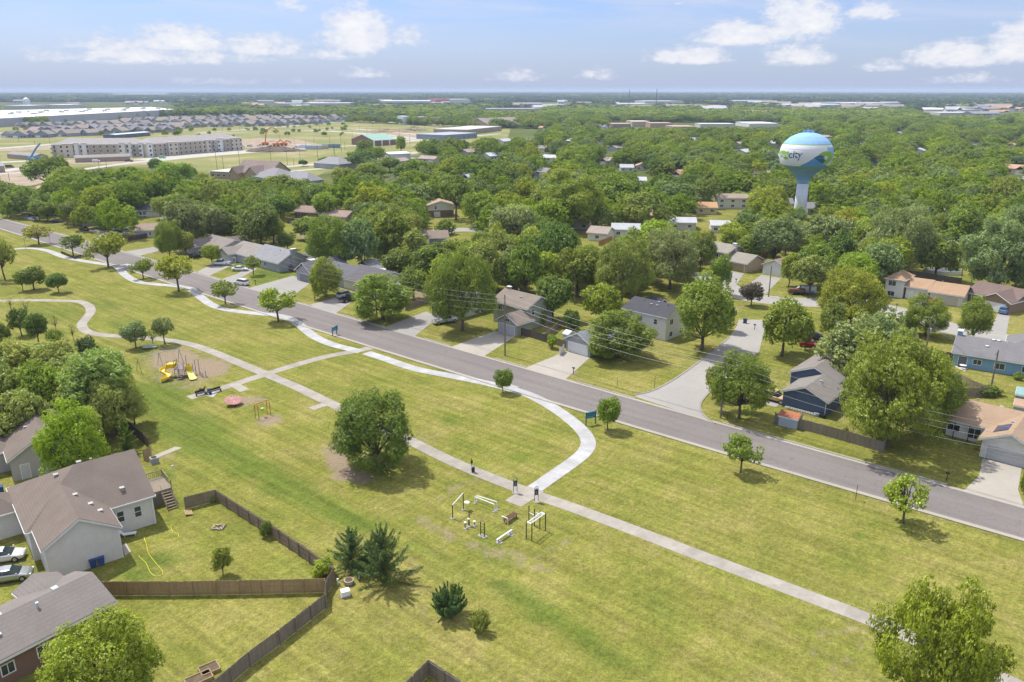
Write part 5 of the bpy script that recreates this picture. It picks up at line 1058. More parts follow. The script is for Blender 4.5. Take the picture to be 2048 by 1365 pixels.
x,y=G(943.5,944.5); fr=Fr(x,y,0,.3); o=thing('dog_waste_station','dark post with bag box and small bin beside the grey path','bin',(x,y,0),.3)
MB().tube([fr.p(0,0,-.1),fr.p(0,0,2.1)],.04,8).build('post',BLACK,o); MB().box(fr,-.15,.15,-.12,-.03,1.35,1.8).build('bag_box',plain('green_box',(.03,.06,.045),.5,.1),o); MB().box(fr,-.06,.34,-.35,-.05,.15,.85).build('bin',BLACK,o); MB().box(fr,-.1,.38,-.39,-.01,.853,.93).build('lid',plain('grey_lid',(.25,.26,.26),.5,.05),o); MB().lathe(Fr(x,y,0),[(.38,0),(.38,.05),(.3,.07)],10).build('footing',CONC_ST,o)
# ================================================================ fitness station
def zz(X_,Y_): return (860+X_/6.827,900+Y_/6.827)
WPT=plain('white_powder_coat',(.78,.78,.78),.35,.03); PCH=plain('post_charcoal',(.03,.035,.035),.4,.1)
def foot(o,x,y,r=.28): MB().lathe(Fr(x,y,0),[(r,0),(r,.06),(r*.85,.08)],10).build('footing',CONC_ST,o)
def gy_thing(name,label,px,cat='exercise equipment'): x,y=G(*px); return thing(name,label,cat,(x,y,0)),x,y
def bar(o,name,pts,r,m): MB().tube(pts,r,8).build(name,m,o)
o,_,_=gy_thing('pull_up_bar','slanting white bar on two tall dark posts with a ring disc',zz(310,940))
a=G(*zz(310,940)); b=G(*zz(457,820)); za=HT(*zz(310,940),zz(0,755)[1]); zb=HT(*zz(457,820),zz(0,590)[1])
bar(o,'post',[(a[0],a[1],-.1),(a[0],a[1],za)],.06,PCH); bar(o,'post',[(b[0],b[1],-.1),(b[0],b[1],zb)],.06,PCH); bar(o,'crossbar',[(a[0],a[1],za),(b[0],b[1],zb)],.055,WPT); foot(o,*a); foot(o,*b)
MB().lathe(Fr(b[0]+.42,b[1],1.05),[(.34,0),(.36,.03),(.3,.06)],16).build('disc',WPT,o); bar(o,'disc_arm',[(b[0],b[1],1.0),(b[0]+.3,b[1],1.04)],.04,WPT)
o,_,_=gy_thing('parallel_bars','pair of long low white parallel bars',zz(612,735))
for (p,q,t1,t2) in (((612,735),(880,845),640,745),((640,705),(915,820),625,712)):
    a=G(*zz(*p)); b=G(*zz(*q)); z1=HT(*zz(*p),zz(0,t1)[1]); z2=HT(*zz(*q),zz(0,t2)[1]); dx,dy=b[0]-a[0],b[1]-a[1]; L=math.hypot(dx,dy); dx/=L;dy/=L
    bar(o,'bar',[(a[0],a[1],-.1),(a[0],a[1],z1-.15),(a[0]+dx*.05,a[1]+dy*.05,z1-.03),(a[0]+dx*.2,a[1]+dy*.2,z1),(b[0]-dx*.2,b[1]-dy*.2,z2),(b[0]-dx*.05,b[1]-dy*.05,z2-.03),(b[0],b[1],z2-.15),(b[0],b[1],-.1)],.055,WPT); foot(o,*a,.2); foot(o,*b,.26)
A=G(*zz(1030,1005)); B=G(*zz(1165,915)); an=math.atan2(B[1]-A[1],B[0]-A[0]); L=math.hypot(B[0]-A[0],B[1]-A[1]); fr=Fr(A[0],A[1],0,an); o=thing('sit_up_bench','brown slatted sit-up bench with a white foot bar','exercise equipment',(A[0],A[1],0),an)
BW=fencewood((.12,.065,.045))
for k in range(5): MB().box(fr,-.1,L+.1,-.36+k*.15,-.24+k*.15,.5,.55).build('slat',BW,o)
for u in (.15,L-.15):
    for v in (-.28,.3): MB().box(fr,u-.04,u+.04,v-.04,v+.04,-.05,.498).build('leg',PCH,o)
bar(o,'foot_bar',[fr.p(-.15,-.5,0),fr.p(-.15,-.5,.85),fr.p(-.15,-.4,.92),fr.p(-.15,.42,.92),fr.p(-.15,.5,.85),fr.p(-.15,.5,.5)],.04,WPT)
for px_,top,lab in (((480,1070),1000,'short dark step post with white cap, leftmost of three'),((530,1040),950,'dark step post with white cap beside the tall thin pole'),((607,1030),985,'short dark step post with white cap, rightmost of three')):
    x,y=G(*zz(*px_)); z=HT(*zz(*px_),zz(0,top)[1]); o=thing('step_post',lab,'exercise equipment',(x,y,0),0,'step posts'); bar(o,'post',[(x,y,-.1),(x,y,z)],.06,PCH); MB().tube([(x,y,z),(x,y,z+.12)],.15,12).build('cap',WPT,o); foot(o,x+.1,y-.1,.3)
x,y=G(*zz(537,1035)); o=thing('thin_pole','tall thin dark pole among the step posts','pole',(x,y,0)); bar(o,'post',[(x,y,-.1),(x,y,HT(*zz(537,1035),zz(0,850)[1]))],.05,PCH)
a=G(*zz(692,1172)); b=G(*zz(745,1192)); z=HT(*zz(692,1172),zz(0,980)[1]); o=thing('ladder_bars','two dark upright posts joined by thin rungs','exercise equipment',(a[0],a[1],0))
for q in (a,b): bar(o,'post',[(q[0],q[1],-.1),(q[0],q[1],z)],.055,PCH); foot(o,q[0],q[1],.34)
for k in range(5): bar(o,'rung',[(a[0],a[1],.5+k*.38),(b[0],b[1],.5+k*.38)],.025,PCH)
a=G(*zz(930,1265)); b=G(*zz(1100,1150)); o=thing('balance_beam','low white balance beam on two pale concrete footings','exercise equipment',(a[0],a[1],0)); an=math.atan2(b[1]-a[1],b[0]-a[0]); fr=Fr(a[0],a[1],0,an); L=math.hypot(b[0]-a[0],b[1]-a[1])
MB().box(fr,-.25,L+.25,-.09,.09,.36,.5).build('beam',WPT,o)
for u in (.1,L-.1): MB().tube([fr.p(u,0,-.1),fr.p(u,0,.36)],.06,8).build('post',PCH,o); MB().lathe(fr.sub(u,-.1),[(.42,0),(.42,.05),(.36,.07)],10).build('footing',CONC_ST,o)
P6=[((1315,1215),970),((1390,1245),985),((1500,1075),835),((1575,1105),855)]
W6=[G(*zz(*p)) for p,_ in P6]; zt=HT(*zz(1315,1215),zz(0,985)[1]); o=thing('monkey_bars','dark-posted climbing rig with a white overhead ladder','exercise equipment',(W6[0][0],W6[0][1],0))
for q in W6: bar(o,'post',[(q[0],q[1],-.1),(q[0],q[1],zt+.15)],.06,PCH)
mid=lambda p,q,t:(p[0]+(q[0]-p[0])*t,p[1]+(q[1]-p[1])*t)
for t in (.18,.82): p=mid(W6[0],W6[1],t);q=mid(W6[2],W6[3],t); bar(o,'rail',[(p[0],p[1],zt),(q[0],q[1],zt)],.05,WPT)
for k in range(9): t=(k+.5)/9; p=mid(W6[0],W6[2],t);q=mid(W6[1],W6[3],t); p2,q2=mid(p,q,.18),mid(p,q,.82); bar(o,'rung',[(p2[0],p2[1],zt),(q2[0],q2[1],zt)],.03,WPT)
for i,j in ((0,1),(2,3)): bar(o,'crossbar',[(W6[i][0],W6[i][1],zt),(W6[j][0],W6[j][1],zt)],.06,WPT)
a=G(*zz(1350,1000)); b=G(*zz(1425,1045))
for q in (a,b): bar(o,'post',[(q[0],q[1],-.1),(q[0],q[1],zt+.15)],.06,PCH)
bar(o,'crossbar',[(a[0],a[1],1.5),(W6[0][0]+.55,W6[0][1]+.4,1.5)],.045,WPT) if False else None
bar(o,'crossbar',[(a[0],a[1],zt-.75),(b[0],b[1],zt-.75)],.045,WPT); bar(o,'crossbar',[(b[0],b[1],zt-.3),(W6[2][0],W6[2][1],zt-.3)],.045,WPT)
# ================================================================ playground
GRP=plain('green_pipe',(.16,.26,.20),.4,.1); GYP=plain('grey_pipe',(.34,.36,.36),.4,.1)
A3=[((273.3,741.5),(284.9,749.8),719.9),((315.3,729.8),(327.3,735.7),709.9),((356,724),(367,725.5),700.8)]
tops=[];o=None
for (f1,f2,yt) in A3:
    a=G(*f1);b=G(*f2); m=mid(a,b,.5); z=2.7
    if o is None: o=thing('swing_set','long two-bay swing frame with grey-green pipes','swing',(m[0],m[1],0))
    tops.append((m[0],m[1],z)); bar(o,'leg',[(a[0],a[1],-.1),(m[0],m[1],z)],.05,GRP); bar(o,'leg',[(b[0],b[1],-.1),(m[0],m[1],z)],.05,GRP)
bar(o,'top_bar',tops,.055,GYP)
for s_,t in ((1,.35),(1,.7),):
    p=Vector(tops[s_]).lerp(Vector(tops[s_+1]),t)
    sw=MB(); sw.tube([(p.x-.22,p.y,2.68),(p.x-.22,p.y,.55)],.014,5); sw.tube([(p.x+.22,p.y,2.68),(p.x+.22,p.y,.55)],.014,5); ch=sw.build('chain',GYP,o); MB().box(Fr(p.x,p.y,0),-.26,.26,-.13,.13,.5,.55).build('swing_seat',BLACK,ch)
O=G(362,757.5); fr=Fr(O[0],O[1],0,.12); o=thing('play_structure','yellow double-slide play structure with purple-grey posts and steps','play structure',(O[0],O[1],0),.12)
YL=plain('yellow_plastic',(.72,.53,.02),.35,.05,0,2,.5); YP=plain('pale_yellow_plastic',(.80,.74,.22),.35,.05); PUR=plain('mauve_deck',(.19,.155,.19),.6,.12)
for x_,y_,z_ in ((-1.1,.5,3.1),(-1.1,2.4,3.1),(.55,.5,2.8),(.55,2.4,3.6),(2.1,.6,2.6),(2.1,2.2,2.7),(2.9,1.6,2.9),(-.35,.4,1.9),(.9,.3,1.7)): bar(o,'post',[fr.p(x_,y_,-.1),fr.p(x_,y_,z_)],.055,PUR)
MB().box(fr,-1.1,.55,.5,2.4,1.5,1.58).build('deck',PUR,o); MB().box(fr,.55,2.1,.6,2.2,1.15,1.22).build('deck',PUR,o)
for k in range(5): MB().box(fr,-.4,.45,-.95+k*.3,-.68+k*.3,.22+k*.27,.28+k*.27).build('step',PUR,o)
bar(o,'handrail',[fr.p(-.42,-1,.7),fr.p(-.42,.5,2.2)],.03,PUR); bar(o,'handrail',[fr.p(.47,-1,.7),fr.p(.47,.5,2.2)],.03,PUR)
def chute(name,pts,w_,hgt,m,par,up=(0,0,1)):
    mb=MB(); V=[]; P3=[Vector(fr.p(*p)) for p in pts]
    for i,p in enumerate(P3):
        d=(P3[min(i+1,len(P3)-1)]-P3[max(i-1,0)]).normalized(); s=d.cross(Vector((0,0,1))).normalized(); u=s.cross(d).normalized(); ww=w_[i] if isinstance(w_,list) else w_
        prof=[(-ww/2,hgt),(-ww*.42,.08),(-ww*.2,0),(ww*.2,0),(ww*.42,.08),(ww/2,hgt),(ww/2+.05,hgt),(ww*.47,.0),(ww*.2,-.07),(-ww*.2,-.07),(-ww*.47,.0),(-ww/2-.05,hgt)]
        V+= [p+s*a+u*b for a,b in prof]
    n=12
    F_=[]
    for i in range(len(P3)-1):
        for j in range(n): F_.append((i*n+j,i*n+(j+1)%n,(i+1)*n+(j+1)%n,(i+1)*n+j))
    F_+= [tuple(range(n-1,-1,-1)),tuple((len(P3)-1)*n+j for j in range(n))]
    mb.solid(V,F_); return mb.build(name,m,par,smooth=False)
chute('slide',crom([(-1.15,1.5,1.75),(-2.2,1.6,1.7),(-3.0,1.25,1.5),(-3.2,.55,1.25),(-2.6,.1,.98),(-1.95,-.35,.75),(-2.0,-.95,.5),(-2.6,-1.4,.32),(-3.0,-1.6,.28)],4),.85,.42,YL,o)
MB().box(fr,-2.6,-1.12,.95,1.02,1.7,2.45).build('slide_side_panel',YL,o); MB().box(fr,-2.6,-1.12,2.0,2.07,1.7,2.45).build('slide_side_panel',YL,o); MB().box(fr,-2.5,-1.2,1.02,2.0,2.4,2.47).build('slide_hood',YL,o)
MB().box(fr,.7,2.0,.50,.56,1.25,2.15).build('yellow_panel',YL,o); MB().box(fr,.75,1.2,2.2,2.26,1.25,2.1).build('yellow_panel',YL,o)
chute('slide',[(1.5,.5,1.2),(1.65,.1,1.05),(2.1,-.7,.55),(2.4,-1.15,.32),(2.55,-1.45,.28)],[.8,.85,1.05,1.2,1.2],.25,YP,o)
for x_,y_,z_ in ((3.4,.6,.9),(3.8,.3,.75),(4.2,.7,1.0),(4.4,.1,.6)): bar(o,'climbing_post',[fr.p(x_,y_,-.1),fr.p(x_,y_,z_)],.06,PUR); MB().tube([fr.p(x_,y_,z_),fr.p(x_,y_,z_+.06)],.16,10).build('climbing_pad',PUR,o)
x,y=G(467.5,810); o=thing('spinner','tilted faded red spinner disc on a short post','play equipment',(x,y,0)); RD=plain('red_disc',(.36,.15,.12),.5,.15,0,9)
T_=Matrix.Rotation(R(9),3,'Y')@Matrix.Rotation(R(10),3,'X'); mb=MB(); n=28
V=[]
for r_2,zz_ in ((.2,.75),(1.35,.80),(1.42,.85),(1.35,.89),(.2,.87)):
    for j in range(n): v=T_@Vector((r_2*math.cos(6.2832*j/n),r_2*math.sin(6.2832*j/n),zz_-.8)); V.append((x+v.x,y+v.y,.8+v.z))
mb.solid(V,[(k*n+j,k*n+(j+1)%n,(k+1)*n+(j+1)%n,(k+1)*n+j) for k in range(4) for j in range(n)]+[tuple(range(n-1,-1,-1)),tuple(4*n+j for j in range(n))]); mb.build('disc',RD,o)
for k in range(16):
    a=k*6.2832/16; v0=T_@Vector((.25*math.cos(a),.25*math.sin(a),.1)); v1=T_@Vector((1.3*math.cos(a),1.3*math.sin(a),.1)); bar(o,'spoke',[(x+v0.x,y+v0.y,.8+v0.z),(x+v1.x,y+v1.y,.8+v1.z)],.014,WPT)
bar(o,'post',[(x,y,-.1),(x,y,.78)],.12,PCH); v=T_@Vector((-.8,.9,.1)); bar(o,'handle',[(x+v.x,y+v.y,.8+v.z),(x+v.x-.05,y+v.y+.05,1.4),(x+v.x+.25,y+v.y+.15,1.45),(x+v.x+.5,y+v.y,.85)],.03,WPT)
RED=plain('red_pipe',(.42,.07,.03),.4,.1)
b1=[(511.0,837.5),(518.5,840.0)]; b2=[(534.5,827.5),(541.5,830.5)]; o=None; TT=[]
for (f1,f2) in (b1,b2):
    a=G(*f1);b=G(*f2); m=mid(a,b,.5); z=2.5
    if o is None: o=thing('baby_swing','small orange-red swing frame with a lime bucket seat','swing',(m[0],m[1],0))
    bar(o,'leg',[(a[0],a[1],-.1),(a[0]+(m[0]-a[0])*.2,a[1]+(m[1]-a[1])*.2,z-.2),(m[0],m[1],z)],.05,RED); bar(o,'leg',[(b[0],b[1],-.1),(b[0]+(m[0]-b[0])*.2,b[1]+(m[1]-b[1])*.2,z-.2),(m[0],m[1],z)],.05,RED); TT.append((m[0],m[1],z))
bar(o,'top_bar',TT,.05,RED); p=Vector(TT[0]).lerp(Vector(TT[1]),.5); sw=MB()
for s in (-.2,.2): sw.tube([(p.x+s,p.y,2.48),(p.x+s,p.y,1.5)],.015,5)
ch=sw.build('chain',GYP,o); LIME=plain('lime_plastic',(.42,.62,.08),.4,.05); m_=MB(); m_.lathe(Fr(p.x,p.y,1.05),[(.16,0),(.26,.12),(.28,.4),(.24,.45)],12); m_.build('bucket_seat',LIME,ch)
def bench(x,y,a,label,L=1.8,m=PCH,back=True,pad=None):
    fr=Fr(x,y,0,a); o=thing('park_bench',label,'bench',(x,y,0),a)
    MB().box(fr,-L/2,L/2,-.22,.22,.42,.47).build('seat',m,o)
    if back: MB().box(fr,-L/2,L/2,.2,.26,.52,.88).build('backrest',m,o)
    for u in (-L/2+.12,L/2-.12): MB().box(fr,u-.04,u+.04,-.2,.24,-.05,.418).build('leg',BLACK,o)
    return o
q=G(431,786); bench(q[0],q[1],R(48),'black-framed bench on the concrete pad nearest the spinner',2.2)
q=G(402,791); bench(q[0],q[1],R(48),'dark bench at the outer end of the concrete path')
q=G(300,699); bench(q[0],q[1],R(20),'pale bench in the tree shade behind the swing frame',2.6,plain('pale_slats',(.45,.46,.45),.6,.1))
slab('concrete_pad',[(412,792),(424,784),(436,786),(426,795)],CONC_NEW,.03)
BRN=plain('brown_plastic',(.14,.05,.03),.5,.2)
for (px_,lab) in (((396,787.5),'dark reddish-brown spring rider, farther from the seated person'),((406,783.5),'dark reddish-brown spring rider, nearer to the seated person')):
    x,y=G(*px_); fr=Fr(x,y,0,R(40)); o=thing('spring_rider',lab,'play equipment',(x,y,0),R(40),'spring riders'); MB().tube([fr.p(.09*math.cos(t*.9),.09*math.sin(t*.9),.02+t*.012) for t in range(30)],.02,5).build('spring',BLACK,o)
    mb=MB(); mb.tube([fr.p(-.5,0,.42),fr.p(-.25,0,.5),fr.p(.1,0,.48),fr.p(.35,0,.62),fr.p(.45,0,.9),fr.p(.6,0,.88)],[.06,.17,.16,.13,.11,.05],8); mb.build('body',BRN,o,smooth=True); bar(o,'handle',[fr.p(.33,-.2,.72),fr.p(.33,.2,.72)],.025,BLACK)
# seated person in blue
def person(x,y,z,a,label):
    fr=Fr(x,y,z,a); o=thing('person',label,'person',(x,y,z),a)
    def skin(name,verts,edges,radii,m,par,sub=2,root=0):
        me=bpy.data.meshes.new(name); me.from_pydata(verts,edges,[]); ob=bpy.data.objects.new(name,me); COL.objects.link(ob); ob.parent=par
        s=ob.modifiers.new('skin','SKIN'); 
        for i,r in enumerate(radii): me.skin_vertices[0].data[i].radius=(r,r)
        me.skin_vertices[0].data[root].use_root=True
        s.use_smooth_shade=True; ss=ob.modifiers.new('sub','SUBSURF'); ss.levels=sub; ss.render_levels=sub; me.materials.append(m); return ob
    SK=plain('skin',(.42,.25,.17),.6,.05); BLU=plain('blue_cloth',(.05,.12,.30),.85,.15,0,8); JN=plain('dark_cloth',(.04,.06,.12),.85,.15,0,8); HAIR=plain('pale_cap',(.62,.58,.42),.8,.1)
    V=[(0,0,.0),(0,0,.18),(0,.02,.36),(0,.03,.5),(0,.03,.58),(0,.0,.68),(0,-.02,.76),
       (.18,.02,.48),(.25,-.05,.24),(.16,-.28,.12),(.1,-.36,.1),(-.18,.02,.48),(-.25,-.05,.24),(-.16,-.28,.12),(-.1,-.36,.1),
       (.10,-.02,-.01),(.13,-.42,.0),(.13,-.44,-.40),(.13,-.56,-.44),(-.10,-.02,-.01),(-.13,-.42,.0),(-.13,-.44,-.40),(-.13,-.56,-.44)]
    E=[(0,1),(1,2),(2,3),(3,4),(4,5),(5,6),(3,7),(7,8),(8,9),(9,10),(3,11),(11,12),(12,13),(13,14),(0,15),(15,16),(16,17),(17,18),(0,19),(19,20),(20,21),(21,22)]
    Rr=[.15,.14,.16,.11,.055,.10,.085,.07,.05,.035,.03,.07,.05,.035,.03,.11,.08,.05,.04,.11,.08,.05,.04]
    skin('body',V,E,Rr,SK,o)
    V2=[(0,.0,.02),(0,0,.2),(0,.02,.37),(0,.03,.49),(.18,.02,.48),(.245,-.04,.27),(.2,-.2,.17),(-.18,.02,.48),(-.245,-.04,.27),(-.2,-.2,.17)]
    skin('jacket',V2,[(0,1),(1,2),(2,3),(3,4),(4,5),(5,6),(3,7),(7,8),(8,9)],[.175,.165,.185,.12,.09,.068,.055,.09,.068,.055],BLU,o)
    V3=[(0,.0,-.0),(.10,-.03,-.0),(.13,-.42,.01),(.13,-.44,-.34),(-.10,-.03,-.0),(-.13,-.42,.01),(-.13,-.44,-.34)]
    skin('trousers',V3,[(0,1),(1,2),(2,3),(0,4),(4,5),(5,6)],[.17,.125,.095,.07,.125,.095,.07],JN,o)
    skin('cap',[(0,.02,.74),(0,.0,.79),(0,-.12,.76)],[(0,1),(1,2)],[.11,.085,.05],HAIR,o,1)
    return o
q=G(418,789); person(q[0],q[1],.47,R(48),'person in a blue jacket and pale cap sitting with knees bent')
o_=bench(q[0],q[1],R(48),'short dark bench under the seated person in blue',1.0,back=False)
# ================================================================ back yard things
def deckstairs():
    h=House('wooden_deck','raised grey wooden deck with railings and stairs beside the tan-roofed house','deck',Fr(-49.3,71.5,0,R(39)),None,FG,FG); x0,x1,y0,y1=12.7,16.0,10.0,14.0
    h.boxpart('platform',x0,x1,y0,y1,1.75,1.9,FG); h.posts([(x0+.2,y0+.2),(x1-.1,y0+.1),(x1-.1,y1-.1)],2.9,'post',.06,m=FG)
    for k in range(14): h.boxpart('baluster',x0+.2+k*.23,x0+.24+k*.23,y1-.08,y1-.04,1.9,2.75,FW)
    h.boxpart('handrail',x0,x1,y1-.1,y1,2.76,2.84,FW); h.boxpart('handrail',x1-.1,x1,y0+1.2,y1-.1,2.76,2.84,FW)
    for k in range(7): h.boxpart('baluster',x1-.08,x1-.04,y0+1.4+k*.35,y0+1.44+k*.35,1.9,2.75,FW)
    for k in range(7): h.boxpart('stair_tread',x1-1.4-.0,x1-.3,y0-.3-k*.32,y0-.02-k*.32,1.55-k*.24,1.6-k*.24,FW)
    for xx in (x1-1.45,x1-.28):
        mb=MB(); mb.hexa([h.fr.p(xx,y0-2.4,-.0),h.fr.p(xx+.05,y0-2.4,-.0),h.fr.p(xx+.05,y0,1.6),h.fr.p(xx,y0,1.6)],[h.fr.p(xx,y0-2.4,.22),h.fr.p(xx+.05,y0-2.4,.22),h.fr.p(xx+.05,y0,1.82),h.fr.p(xx,y0,1.82)]); mb.build('stringer',FG,h.o)
        mb=MB(); mb.tube([h.fr.p(xx+.02,y0-2.3,0),h.fr.p(xx+.02,y0-2.3,1.0)],.035,6); mb.tube([h.fr.p(xx+.02,y0-2.3,1.0),h.fr.p(xx+.02,y0,2.7)],.03,6); mb.build('stair_rail',FW,h.o)
    mb=MB(); 
    for k in range(16): mb.box(h.fr,x0+.1+k*.2,x0+.27+k*.2,y0-.02,y0+.02,0,1.74)
    mb.build('skirt_boards',FG,h.o)
deckstairs()
def pathhose(px,label,group):
    mb=MB(); p=crom(PX(px),6); mb.tube([(a,b,.04) for a,b in p],.024,5); o=mb.build('garden_hose',plain('yellow_hose',(.62,.60,.03),.5,.05),None,label,'hose',group,loc=(p[0][0],p[0][1],0))
pathhose([(290,1083),(288,1075),(293,1090),(297,1107),(310,1125),(325,1143),(323,1151),(310,1153),(300,1144),(292,1127),(280,1116),(278,1112)],'longer loop of yellow hose on the back lawn',None)
pathhose([(318,1077),(330,1083),(345,1083),(356,1076),(356,1069),(346,1064),(342,1056),(343,1051)],'shorter curl of yellow hose near the house wall shadow',None)
def crate(name,label,cat,px,w_,d_,h_,m,ang=39,parts=()):
    x,y=G(*px); fr=Fr(x,y,0,R(ang)); o=thing(name,label,cat,(x,y,0),R(ang)); return o,fr
o,fr=crate('lounge_chair','white reclining sun lounger against the house wall','chair',(265,1071),0,0,0,None,20)
mb=MB(); mb.box(fr,-.9,.45,-.3,.3,.28,.34); mb.build('seat',WPT,o); mb=MB(); mb.hexa([fr.p(-.9,-.3,.3),fr.p(-.84,-.3,.3),fr.p(-.84,.3,.3),fr.p(-.9,.3,.3)],[fr.p(-1.3,-.3,.8),fr.p(-1.24,-.3,.8),fr.p(-1.24,.3,.8),fr.p(-1.3,.3,.8)]); mb.build('backrest',WPT,o)
for u in (-.8,.35):
    for v in (-.26,.26): MB().box(fr,u-.03,u+.03,v-.03,v+.03,0,.278).build('leg',WPT,o)
for px_,c,lab,an in (((187,1135),(.03,.07,.19),'blue wheeled bin with tan lid against the white wall, left of the pair',39),((203,1130),(.04,.09,.24),'blue wheeled bin against the white wall, right of the pair',39),((3,988),(.02,.06,.2),'blue bin beside the grey brick corner house',37),((889,625),(.08,.16,.32),'blue bin at the pale house behind the broad trees',50),((1490,647),(.03,.05,.12),'dark bin at the end of the side street',50),((1487,542),(.03,.05,.12),'dark blue bin beside the brown garage door',50)):
    x,y=G(*px_); fr=Fr(x,y,0,R(an)); o=thing('wheeled_bin',lab,'bin',(x,y,0),R(an)); m_=plain('bin_plastic',c,.4,.05)
    MB().hexa([fr.p(-.26,-.3,.08),fr.p(.26,-.3,.08),fr.p(.26,.3,.08),fr.p(-.26,.3,.08)],[fr.p(-.33,-.38,1.02),fr.p(.33,-.38,1.02),fr.p(.33,.38,1.02),fr.p(-.33,.38,1.02)]).build('body',m_,o); MB().box(fr,-.36,.36,-.41,.43,1.023,1.1).build('lid',m_,o)
    for s in (-.3,.3): MB().tube([fr.p(s-.05,.28,.12),fr.p(s+.05,.28,.12)],.12,10).build('wheel',TYRE,o)
x,y=G(437,1056); o=thing('fire_pit','small ring of grey logs around a fire pit on the back lawn','fire pit',(x,y,0)); g=random.Random(3)
for k in range(9): a=k*.7; MB().tube([(x+.62*math.cos(a)-.3*math.sin(a),y+.5*math.sin(a)-.3*math.cos(a),.1),(x+.62*math.cos(a)+.3*math.sin(a),y+.5*math.sin(a)+.3*math.cos(a),.14)],.09,7).build('log',fencewood((.36,.30,.25)),o)
x,y=G(378,1028); fr=Fr(x,y,0,R(120)); o=thing('wood_pallet','stack of pale boards at the foot of the deck stairs','boards',(x,y,0),R(120))
for k in range(6): MB().box(fr,-.6,.7,-.4+k*.15,-.28+k*.15,.1+.03*k,.16+.03*k).build('board',FT,o)
o,fr=crate('utility_box','white electrical cabinet on a low plinth just outside the fence corner','utility box',(691,1192),0,0,0,None,25)
MB().box(fr,-.5,.5,-.4,.4,0,.12).build('plinth',CONC_ST,o); MB().box(fr,-.42,.42,-.33,.33,.123,.62).build('cabinet',WPT,o); MB().box(fr,-.46,.46,-.37,.37,.623,.70).build('lid',WPT,o)
o,fr=crate('air_conditioner','grey air-conditioning unit beside the house corner and the short concrete walk','air conditioner',(309,926),0,0,0,None,39)
MB().box(fr,-.5,.5,-.5,.5,0,.85).build('casing',plain('ac_grey',(.30,.31,.32),.5,.1),o); MB().tube([fr.p(0,0,.853),fr.p(0,0,.9)],.38,16).build('fan_grille',BLACK,o)
x,y=G(698,1168); o=thing('round_planter','round concrete planter filled with brown soil beside the pine trees','planter',(x,y,0)); MB().lathe(Fr(x,y,0),[(.42,0),(.52,.12),(.54,.5),(.42,.52)],20).build('tub',CONC_OLD,o); MB().lathe(Fr(x,y,.525),[(.41,0),(.38,.04)],20).build('soil',plain('soil',(.12,.07,.045),1,.3),o)
for px_,lab in (((693.5,1150),'short pale vent pipe behind the round planter'),((676,1170),'short pale vent pipe nearest the fence corner'),((718,1158),'short pale blue-grey pipe in the pine shadow'),((346,941),'small white post on the lawn below the concrete walk')):
    x,y=G(*px_); o=thing('vent_pipe',lab,'pipe',(x,y,0),0,'pale pipes'); bar(o,'pipe',[(x,y,-.1),(x,y,.62)],.07,WPT); MB().tube([(x,y,.62),(x,y,.74)],.11,10).build('cap',plain('pipe_cap',(.6,.68,.72),.4,.05),o)
slab('walk',[(300,915),(318,915),(365,896),(350,894)],CONC_OLD,.02)
# red umbrella, raised beds, stepping things near the porch
x,y=G(36,1038); o=thing('flag','red flag on a short pole at the porch of the tan-roofed house','flag',(x,y,0)); bar(o,'pole',[(x,y,0),(x,y,2.6)],.03,GREYM); mb=MB(); mb.prism([(0,1.6),(.45,1.5),(.5,2.4),(0,2.55)],lambda a,b,d:(x+.03+a,y+d,b),-.01,.012); mb.build('cloth',plain('red_cloth',(.55,.05,.02),.8,.1),o)
for px_,wd,dp,lab in (((419,1342),1.6,1.3,'wood-framed raised garden bed with green sprouts by the diagonal fence'),((398,1362),2.2,1.2,'second wood-framed raised bed at the bottom edge')):
    x,y=G(*px_); fr=Fr(x,y,0,R(38)); o=thing('raised_bed',lab,'planter',(x,y,0),R(38)); MB().box(fr,-wd/2+.05,wd/2-.05,-dp/2+.05,dp/2-.05,0,.28).build('soil',plain('soil',(.12,.09,.06),1,.3),o)
    for q in ((-wd/2,wd/2,-dp/2-.04,-dp/2+.047),(-wd/2,wd/2,dp/2-.047,dp/2+.04),(-wd/2-.04,-wd/2+.047,-dp/2+.05,dp/2-.05),(wd/2-.047,wd/2+.04,-dp/2+.05,dp/2-.05)): MB().box(fr,*q,0,.36).build('board',FT,o)
# wooden sheds and yard structures
def shed(p0,p1,W_,z,rs,kd,wl,rf,label,ang=None,door=None):
    fr,L=frame(p0,p1,z,ang); h=House('shed',label,'shed',fr,None,wl,rf); h.mass(0,L,0,W_,z,rs,kd,.12); 
    if door: h.door('f',L/2,0,.9,min(1.9,z-.2),door)
    return h
h=shed((716,528),(736,533),4.5,2.3,1.1,'gy',siding((.22,.27,.33)),shingle((.33,.34,.36)),'blue-grey shed with white-framed doors and pale roof',-42,(.5,.55,.58)); reg(h,(725,520),'the blue-grey shed')
q=G(722,520); fr=Fr(q[0],q[1],0,R(-42)); h=House('playhouse','blue playhouse raised on a red-brown timber frame','playhouse',fr,None,siding((.30,.34,.44)),shingle((.3,.31,.33))); h.posts([(0,0),(3,0),(0,3),(3,3)],1.9,'timber_post',.09,m=FR_); h.boxpart('platform',-.4,3.4,-1.2,3.2,1.9,2.05,FR_); h.mass(0,3.2,0,3.2,2.0,.9,'gy',.15,z0=2.36); h.window('f',1.1,3.2,.6,.7); h.boxpart('dark_panel',1.9,2.9,.1,.14,2.5,4.0,plain('dark_panel2',(.02,.03,.07),.4,.1))
shed((1556,832),(1596,842),2.6,1.6,.5,'gx',siding((.42,.46,.52)),plain('rusty_roof',(.36,.13,.07),.8,.25),'low shed with rusty red roof behind the verge fence',-38)
